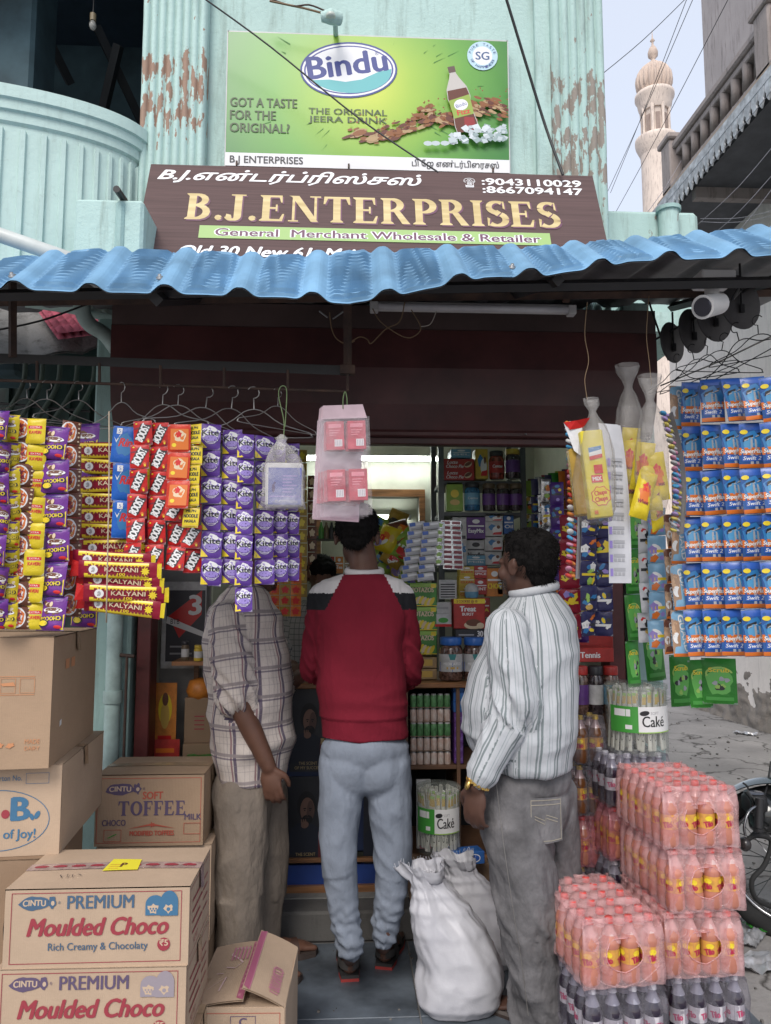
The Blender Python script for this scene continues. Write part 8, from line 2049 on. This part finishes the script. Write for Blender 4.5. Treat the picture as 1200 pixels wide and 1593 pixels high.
 # watch
 gw = mat('gold watch metal', (.75, .52, .16), .25, metal=.9, var=.1); wc = wl.lerp(el, .03); wd = (wl - el).normalized(); u_ = wd.orthogonal().normalized(); v_ = wd.cross(u_)
 w_ = MB();
 for k in range(16):
  a = 2 * math.pi * k / 16; w_.box(wc + (u_ * math.cos(a) + v_ * math.sin(a)) * .033, (.012, .012, .014), gw, Matrix.Rotation(a, 3, 'Z'), .002)
 stuff(w_.build('watch_strap', t)); f_ = MB(Matrix.Translation(wc + Vector((-.032, -.012, 0))) @ Matrix.Rotation(R(-70), 4, 'Y')); f_.lathe([(0, .008), (.014, .008), (.018, .004), (.018, -.002), (0, -.002)], gw, 16); f_.build('watch_face', t)
 # jeans
 tr = MB(); ellip(tr, q(815, 1205), (.158, .15, .10), X); ellip(tr, q(850, 1250, -.0), (.075, .10, .10), X)
 LL = [q(796, 1225, -.03), q(806, 1310, -.05), q(820, 1405, -.07), q(832, 1500, -.06), q(840, 1580, -.04)]; LR = [q(846, 1225, .06), q(856, 1310, .08), q(864, 1405, .08), q(868, 1500, .09), q(868, 1568, .10)]
 limb(tr, LL, [.118, .112, .098, .088, .086], X); limb(tr, LR, [.105, .095, .084, .078, .078], X)
 bones2 = [(LL[0], LL[2], .11, 'ul'), (LL[2], LL[4], .09, 'll'), (LR[0], LR[2], .1, 'ur'), (LR[2], LR[4], .08, 'lr'), (q(815, 1180), q(815, 1240), .17, 'hip')]
 def f2(k, tn, tm, ang, p):
  if k == 'hip': return .004 * ridge(p[0] * 5, p[1] * 4, p[2] * 8)
  an = tn if k[0] == 'l' else .3
  return .011 * ridge(ang * .6 + tm * 3, tm * 8 + ang, ord(k[1])) * (.5 + an) + .005 * nz(ang * 1.5, tm * 9, 5) + (.005 * an * ridge(ang * .4, tm * 16, 8) if k[0] == 'l' else 0)
 m_jn = cloth_mat('washed grey denim', (.145, .14, .145), rough=.85, bump=.8, var=.28)
 cloth(tr, .0085, bones2, f2, m_jn, 'jeans', t, 3)
 # back pocket with stitching
 st = mat('denim stitch', (.30, .27, .22), .8); pc = q(846, 1272, -.105)
 def pk(u, v, h=0):
  x = (u - .5) * .11; z = (v - .5) * .14; return pc + Vector((x, -.035 - h + .35 * x * x * 6 + .02 * (u - .5), z - (.5 - v) * 0 + .012 * abs(u - .5) * (1 if v < .3 else 0)))
 pm = MB(); pm.grid(lambda u, v: pk(u, v), 8, 8, m_jn); pp_ = Print(pm, lambda u, v, h: pk(u, v, h + .001), n=3)
 pp_.frame(.04, .04, .96, .96, .02, st); pp_.rect(.04, .84, .96, .86, st);
 for a_, b_ in (((.15, .6), (.45, .5)), ((.45, .5), (.5, .62)), ((.5, .62), (.85, .52)), ((.15, .54), (.45, .42)), ((.45, .42), (.5, .55)), ((.5, .55), (.85, .45))): pp_.quad(a_, b_, (b_[0], b_[1] + .02), (a_[0], a_[1] + .02), st)
 pm.build('back_pocket', t)
 sm = MB(); sm.tube(smooth([q(x, y, d) for x, y, d in ((752 + 20, 1215, -.165), (782, 1300, -.168), (797, 1405, -.166), (812, 1500, -.150), (822, 1580, -.13))], 6), .0011, mat('dull seam thread', (.16, .15, .14), .8), 5); sm.build('side_seam', t)
 so = (mat('brown sandal sole edge', (.05, .035, .03), .7), mat('grey sandal sole', (.14, .12, .11), .7)); stp = mat('grey strap', (.12, .115, .11), .7)
 foot_sandal(t, fl_, yl, sk, so, stp); foot_sandal(t, fr_, yr_, sk, so, stp)
 # small brown pouch held in the fingers
 hb = MB(); c = (tips[0] + tips[1]) / 2 + Vector((.012, .01, .035)); hb.add([c + Vector((-.012, 0, .03)), c + Vector((.014, .004, .032)), c + Vector((.016, 0, -.02)), c + Vector((.0, .002, -.05)), c + Vector((-.01, 0, -.02))], [(0, 1, 2, 3, 4), (4, 3, 2, 1, 0)], mat('tan wallet', (.22, .10, .05), .5)); tag(hb.build('small_pouch'), 'small tan pouch held in the hand of the striped shirt wearer', 'pouch').location = o
person_c()
# ---- left: man in a plaid shirt facing right
def person_a():
 Y = 3.13; sk = skin_mat('skin warm brown', (.125, .060, .040)); o = Vector((at(385, 1400, Y).x, Y, 0))
 t = thing('person', 'person in a cream plaid shirt with rolled sleeves, face hidden by purple sachets', 'person', o)
 q = lambda x, y, d=0: at(x, y, Y + d) - o
 hc = q(398, 880, .02); rot = Matrix.Rotation(R(72), 3, 'Z')
 mb = MB(); head(mb, hc, rot, sk)
 limb(mb, [q(385, 950, .02), q(387, 925, .01), q(392, 895, .0)], [.075, .062, .058], sk)
 ellip(mb, q(385, 1040), (.12, .12, .24), sk); ellip(mb, q(385, 1180), (.11, .12, .13), sk)
 sr, er, wr = q(356, 968, -.13), q(368, 1085, -.17), q(418, 1192, -.17)
 sl, el, wl = q(410, 968, .14), q(432, 1070, .2), q(470, 1050, .34)
 limb(mb, [sr + Vector((0, .02, -.03)), (sr + er) / 2, er, er.lerp(wr, .5), wr], [.036, .038, .043, .040, .029], sk); limb(mb, [sl + Vector((0, -.02, -.03)), (sl + el) / 2, el, wl], [.036, .036, .038, .030], sk)
 hand(mb, wr, (.18, -.05, -1), (.15, .95, 0), sk, 1.0, curl=34, thumb=1); hand(mb, wl, (.8, .5, .1), (0, .2, -1), sk, curl=30)
 ankN, ankF = q(372, 1462, -.08), q(405, 1440, .10); fn, ff = Vector((ankN.x - .03, ankN.y, 0)), Vector((ankF.x - .03, ankF.y, 0))
 limb(mb, [q(375, 1230, -.06), q(372, 1350, -.08), ankN, fn + Vector((.04, 0, .07))], [.08, .055, .04, .036], sk); limb(mb, [q(408, 1230, .07), q(408, 1340, .09), ankF, ff + Vector((.04, 0, .07))], [.08, .055, .04, .036], sk)
 foot_mesh(mb, fn, R(-78), sk); foot_mesh(mb, ff, R(-70), sk)
 me = remesh(mb, .0055, 3, 'body'); me.materials.clear(); me.materials.append(sk); link('body', me, t)
 head_extras(t, hc, rot, 1.0, seed=21, beard=True)
 X = mat('tmp', (.5, .5, .5)); mm = MB(); rings = []
 for (x0, x1, y, ry) in ((362, 412, 912, .07), (342, 424, 928, .12), (326, 434, 952, .155), (318, 444, 1005, .165), (320, 453, 1060, .175), (326, 458, 1110, .18), (330, 457, 1150, .175), (334, 446, 1195, .165), (340, 436, 1212, .16)):
  a, b_ = q(x0, y), q(x1, y); c = (a + b_) / 2; rx = (b_.x - a.x) / 2
  rings.append([c + Vector((rx * math.cos(w), ry * math.sin(w), 0)) for w in [2 * math.pi * j / 32 for j in range(32)]])
 mm.rings(rings, X)
 limb(mm, [sr + Vector((0, .02, .01)), sr.lerp(er, .5), er.lerp(sr, .02)], [.080, .078, .066], X); limb(mm, [sl, sl.lerp(el, .5), el], [.078, .072, .062], X)
 mm.tube([er.lerp(sr, .16), er.lerp(wr, .03)], [.072, .070], X, 16)
 bones = [(q(388, 900), q(388, 1205), .165, 'torso'), (sr, er, .08, 'ar'), (sl, el, .08, 'al')]
 def folds(k, tn, tm, ang, p):
  if k == 'torso': return .010 * ridge(p[0] * 4 - p[2] * 4, p[1] * 3, p[2] * 5) + .006 * ridge(p[0] * 9, p[1] * 6, p[2] * 8 + 5) * .7 + .006 * nz(p[0] * 9, p[1] * 9, p[2] * 6)
  return .013 * ridge(ang * .6, tm * 13 + ang, 3) * (.4 + tn)
 d1, d2, d3 = (.07, .05, .10), (.20, .08, .10), (.27, .23, .23)
 m_pl = cloth_mat('plaid shirt cotton', (.58, .51, .46), vstr=[(.2, .12, d1, .85), (.34, .07, d2, .8), (.5, .03, d3, .7), (.66, .02, d3, .5), (.86, .02, d3, .5)], hstr=[(.25, .12, d3, .9), (.38, .06, d1, .7), (.62, .02, d3, .5), (.85, .02, d3, .5)], pv=.095, ph=.105, rough=.85, bump=.35)
 cloth(mm, .0085, bones, folds, m_pl, 'shirt', t, 3, seamdir=(-.2, .97, 0))
 tr = MB(); ellip(tr, q(388, 1215), (.135, .15, .10), X)
 LN = [q(376, 1235, -.06), q(374, 1300, -.07), q(372, 1370, -.08), q(372, 1430, -.08), q(373, 1478, -.08)]; LF = [q(408, 1235, .07), q(412, 1300, .08), q(412, 1370, .09), q(408, 1425, .10), q(406, 1452, .10)]
 limb(tr, LN, [.112, .104, .094, .088, .086], X); limb(tr, LF, [.10, .092, .080, .074, .072], X)
 bones2 = [(LN[0], LN[2], .1, 'ul'), (LN[2], LN[4], .09, 'll'), (LF[0], LF[2], .1, 'ur'), (LF[2], LF[4], .08, 'lr')]
 f2 = lambda k, tn, tm, ang, p: .009 * ridge(ang * .9 + 2, tm * 4 + ang * .5, ord(k[1])) + .005 * nz(ang * 1.5, tm * 9, 5)
 cloth(tr, .009, bones2, f2, cloth_mat('brown grey trousers', (.20, .165, .135), rough=.85, bump=.5, var=.1), 'trousers', t, 3)
 so = (mat('brown sandal sole edge', (.05, .035, .03), .7),) * 2; stp = mat('brown strap', (.07, .035, .025), .6)
 foot_sandal(t, fn, R(-78), sk, so, stp); foot_sandal(t, ff, R(-70), sk, so, stp)
person_a()
# ---- shopkeeper behind the counter, mostly hidden
def person_d():
 Y = 4.35; sk = skin_mat('skin warm brown', (.125, .060, .040)); o = Vector((at(488, 1000, Y).x, Y, .125))
 t = thing('person', 'dark haired person in a grey checked shirt standing behind the counter, mostly hidden', 'person', o)
 q = lambda x, y, d=0: at(x, y, Y + d) - o
 hc = q(500, 900); rot = Matrix.Rotation(R(20), 3, 'Z') @ Matrix.Rotation(R(28), 3, 'X')
 mb = MB(); head(mb, hc, rot, sk); limb(mb, [q(492, 955, .03), q(497, 920, .02)], [.07, .056], sk)
 ellip(mb, q(490, 1010), (.15, .1, .22), sk)
 for s, e, w in ((q(448, 965), q(436, 1030, -.05), q(456, 1035, -.35)), (q(532, 965), q(545, 1030, -.05), q(520, 1035, -.35))):
  limb(mb, [s, (s + e) / 2, e, w], [.05, .045, .04, .028], sk); hand(mb, w, (.2, -1, -.1), (0, 0, -1), sk, curl=35)
 for x in (470, 510): limb(mb, [q(x, 1100), Vector((q(x, 1100).x, 0, .45)), Vector((q(x, 1100).x, 0, .06))], [.085, .06, .04], sk)
 me = remesh(mb, .007, 3, 'body'); me.materials.clear(); me.materials.append(sk); link('body', me, t)
 head_extras(t, hc, rot, 1.0, seed=33, tuft=1200)
 X = mat('tmp', (.5, .5, .5)); mm = MB(); rings = []
 for (x0, x1, y, ry) in ((470, 515, 935, .06), (448, 536, 948, .10), (440, 544, 975, .12), (444, 540, 1050, .13), (446, 536, 1120, .13)):
  a, b_ = q(x0, y), q(x1, y); c = (a + b_) / 2; rx = (b_.x - a.x) / 2
  rings.append([c + Vector((rx * math.cos(w), ry * math.sin(w), 0)) for w in [2 * math.pi * j / 24 for j in range(24)]])
 mm.rings(rings, X)
 for s, e in ((q(448, 965), q(436, 1035, -.06)), (q(532, 965), q(545, 1035, -.06))): limb(mm, [s, (s + e) / 2, e], [.068, .064, .058], X)
 cloth(mm, .011, [(q(490, 930), q(490, 1120), .15, 't'), (q(448, 965), q(436, 1035, -.06), .07, 'a'), (q(532, 965), q(545, 1035, -.06), .07, 'a')], lambda k, tn, tm, ang, p: .006 * ridge(p[0] * 4, p[1] * 3, p[2] * 6),
  cloth_mat('grey checked shirt', (.33, .32, .30), vstr=[(.5, .12, (.06, .07, .08), .8)], hstr=[(.5, .12, (.06, .07, .08), .8)], pv=.03, ph=.03), 'shirt', t, 3)
 tr = MB();
 for x in (470, 510): limb(tr, [q(x, 1110), Vector((q(x, 1100).x, 0, .45)), Vector((q(x, 1100).x, 0, .03))], [.11, .08, .07], X)
 cloth(tr, .012, [(q(470, 1110), Vector((0, 0, .0)), .1, 't')], lambda *a: 0, cloth_mat('dark trousers', (.03, .03, .035)), 'trousers', t, 2)
person_d()
# ------------------------------------------------------------------ motorcycle, litter
def bike():
 Y = 3.3; o = Vector((at(1225, 1450, Y).x, Y, 0))
 t = thing('motorcycle', 'black parked motorcycle with spoked front wheel at the right edge', 'motorcycle', o)
 q = lambda x, y, d=0: at(x, y, Y + d) - o
 blk = mat('gloss black enamel', (.014, .016, .017), .2, coat=.5, var=.05); rub = mat('tyre rubber', (.018, .018, .018), .85, bump=.4, bs=120); chrome = mat('chrome', (.30, .30, .31), .25, metal=1); pla = mat('black plastic', (.02, .02, .022), .5)
 gre = mat('dark green fender', (.012, .035, .028), .22, coat=.6)
 s = Y / FPX; R0 = .29; c = q(1232, 1430, .05); c.z = R0 + .012
 ax = Matrix.Rotation(R(-38), 3, 'Z')      # wheel plane turned away from the camera
 W = lambda a, r, w: c + ax @ Vector((r * math.cos(a), w, r * math.sin(a)))
 wh = MB();
 rs = [[W(a, R0 - .004 + .042 * math.cos(b), .044 * math.sin(b)) for b in [2 * math.pi * j / 14 for j in range(14)]] for a in [2 * math.pi * k / 56 for k in range(57)]]
 wh.rings(rs, rub, cap=False); wh.build('tyre', t)
 rm = MB(); rm.rings([[W(a, R0 - .050 + .012 * math.cos(b), .022 * math.sin(b)) for b in [2 * math.pi * j / 8 for j in range(8)]] for a in [2 * math.pi * k / 56 for k in range(57)]], chrome, cap=False); rm.build('rim', t)
 hb = MB(); hb.tube([W(0, 0, -.05), W(0, 0, -.03), W(0, 0, .03), W(0, 0, .05)], [.03, .055, .055, .03], pla, 18); hb.build('hub', t)
 for k in range(28):
  a = 2 * math.pi * k / 28; MB().tube([W(a + (.5 if k % 2 else -.5), .05, .03 * (1 if k % 4 < 2 else -1)), W(a, R0 - .055, 0)], .0018, chrome, 4).build('spoke', t)
 fd = MB(); fd.grid(lambda u, v: W(R(18 + 150 * u), R0 + .058 + .016 * math.cos((v - .5) * 3), (v - .5) * .15), 30, 8, gre); fd.grid(lambda u, v: W(R(168 - 150 * u), R0 + .054 + .016 * math.cos((v - .5) * 3), (v - .5) * .148), 30, 8, pla); fd.build('fender', t)
 top = q(1212, 1262, .1)
 for w in (-.075, .075): MB().tube([W(0, 0, w), W(R(72), .32, w), top + ax @ Vector((.0, w, .06))], [.022, .019, .017], chrome, 12).build('fork', t)
 # crash guard hoop
 MB().tube(smooth([q(1160, 1310, -.1), q(1175, 1300, -.1), q(1200, 1308, -.08), q(1190, 1345, -.1), q(1170, 1370, -.12), q(1178, 1400, -.1), q(1215, 1415, .0)]), .010, rub, 8).build('crash_guard', t)
 # headlamp, console, handlebar
 hl = MB(Matrix.Translation(q(1190, 1266, .04)) @ Matrix.Rotation(R(-38), 4, 'Z') @ Matrix.Rotation(R(-90), 4, 'Y')); hl.lathe([(0, .06), (.07, .055), (.09, .02), (.08, -.05), (.04, -.09), (0, -.1)], blk, 24); hl.build('headlamp_shell', t)
 cs = MB(Matrix.Translation(q(1174, 1250, .0))); cs.lathe([(0, .045), (.035, .045), (.05, .03), (.052, -.02), (.03, -.04), (0, -.04)], pla, 20); cs.build('console', t)
 MB(Matrix.Translation(q(1174, 1250, .0))).lathe([(0, .047), (.038, .047), (.04, .045)], mat('dial glass', (.10, .11, .14), .1), 20).build('dial', t)
 MB().tube(smooth([q(1160, 1230, -.1), q(1172, 1248, -.1), q(1172, 1262, -.09), q(1190, 1275, .0), q(1225, 1260, .1), q(1260, 1215, .2)]), .011, blk, 8).build('handlebar', t)
 MB().tube([q(1182, 1242, -.13), q(1180, 1288, -.14)], [.017, .0175], pla, 14).tube([q(1180, 1288, -.14), q(1180, 1293, -.14)], .021, pla, 14).build('grip', t)
 MB().tube(smooth([q(1185, 1250, -.12), q(1166, 1262, -.15), q(1158, 1285, -.16), q(1160, 1300, -.16)]), .0055, chrome, 6).build('clutch_lever', t)
 MB().tube(smooth([q(1156, 1218, .0), q(1164, 1226, .0), q(1165, 1250, .02), q(1175, 1300, .05)]), .004, pla, 6).build('brake_cable', t)
 MB().tube(smooth([q(1200, 1185, .1), q(1194, 1222, .05), q(1186, 1245, .0)]), .005, pla, 6).build('mirror_stem', t)
 b_ = MB(); ellip(b_, q(1159, 1313, -.12), (.024, .028, .028), mat('indicator smoked lens', (.035, .03, .03), .25)); b_.build('indicator', t)
 MB().tube([q(1162, 1308, -.11), q(1185, 1285, 0)], .008, pla, 8).build('indicator_stem', t)
 eng = MB(); ellip(eng, q(1290, 1380, .45), (.16, .12, .14), pla); eng.build('engine', t)
 tk = MB(); ellip(tk, q(1290, 1270, .5), (.14, .26, .12), blk, Matrix.Rotation(R(20), 3, 'Z')); tk.build('fuel_tank', t)
 MB().tube([top, q(1290, 1330, .5), q(1300, 1400, .8)], .03, blk, 8).build('frame_tube', t)
 rw = MB(); c2 = c + ax @ Vector((1.25, 0, 0)); rw.rings([[c2 + ax @ Vector(((R0 + .03 * math.cos(b)) * math.cos(a), .04 * math.sin(b), (R0 + .03 * math.cos(b)) * math.sin(a))) for b in [2 * math.pi * j / 10 for j in range(10)]] for a in [2 * math.pi * k / 40 for k in range(41)]], rub, cap=False); rw.build('rear_tyre', t)
bike()
sil = mat('silver litter foil', (.55, .55, .57), .3, metal=.6, bump=.6, bs=40)
for i, (x, y, w, h, lb_) in enumerate(((1178, 1495, .20, .15, 'largest silver wrapper lying on the lane beside the wheel'), (1160, 1455, .16, .12, 'silver wrapper crumpled behind the pink drink stack'), (1182, 1440, .12, .10, 'small green tinged wrapper by the wheel'), (1160, 1140, .22, .08, 'crushed grey litter at the foot of the stone wall'), (1125, 1110, .12, .06, 'small flattened scrap near the green scourer packs'))):
 c = ground(x, y, .02); mb = MB()
 mb.grid(lambda u, v: Vector(((u - .5) * w, (v - .5) * h, .02 + .03 * nz(u * 4, v * 4, i) + .012 * nz(u * 12, v * 12, i))), 16, 14, sil if i != 2 else F['green'])
 tag(mb.build('wrapper_litter', None, c - Vector((0, 0, .02)), (0, 0, i * .8)), lb_, 'litter', 'litter on the lane')
# grit and small scraps on the lane
gr_ = MB(); rnd = random.Random(11); gm = mat('grit', (.16, .15, .14), .9, var=.4, vs=40)
for k in range(700):
 x, y = rnd.uniform(1.2, 4.2), rnd.uniform(1.6, 11); s_ = rnd.uniform(.003, .012) * (1 + y * .08)
 if rnd.random() < .3: x, y = rnd.uniform(-.7, 1.15), rnd.uniform(1.6, 3.35); s_ *= .5
 a = rnd.uniform(0, 6); gr_.box((x, y, s_ * .3 + .004), (s_, s_ * rnd.uniform(.5, 1.4), s_ * .6), gm, Matrix.Rotation(a, 3, 'Z'))
stuff(gr_.build('grit'))
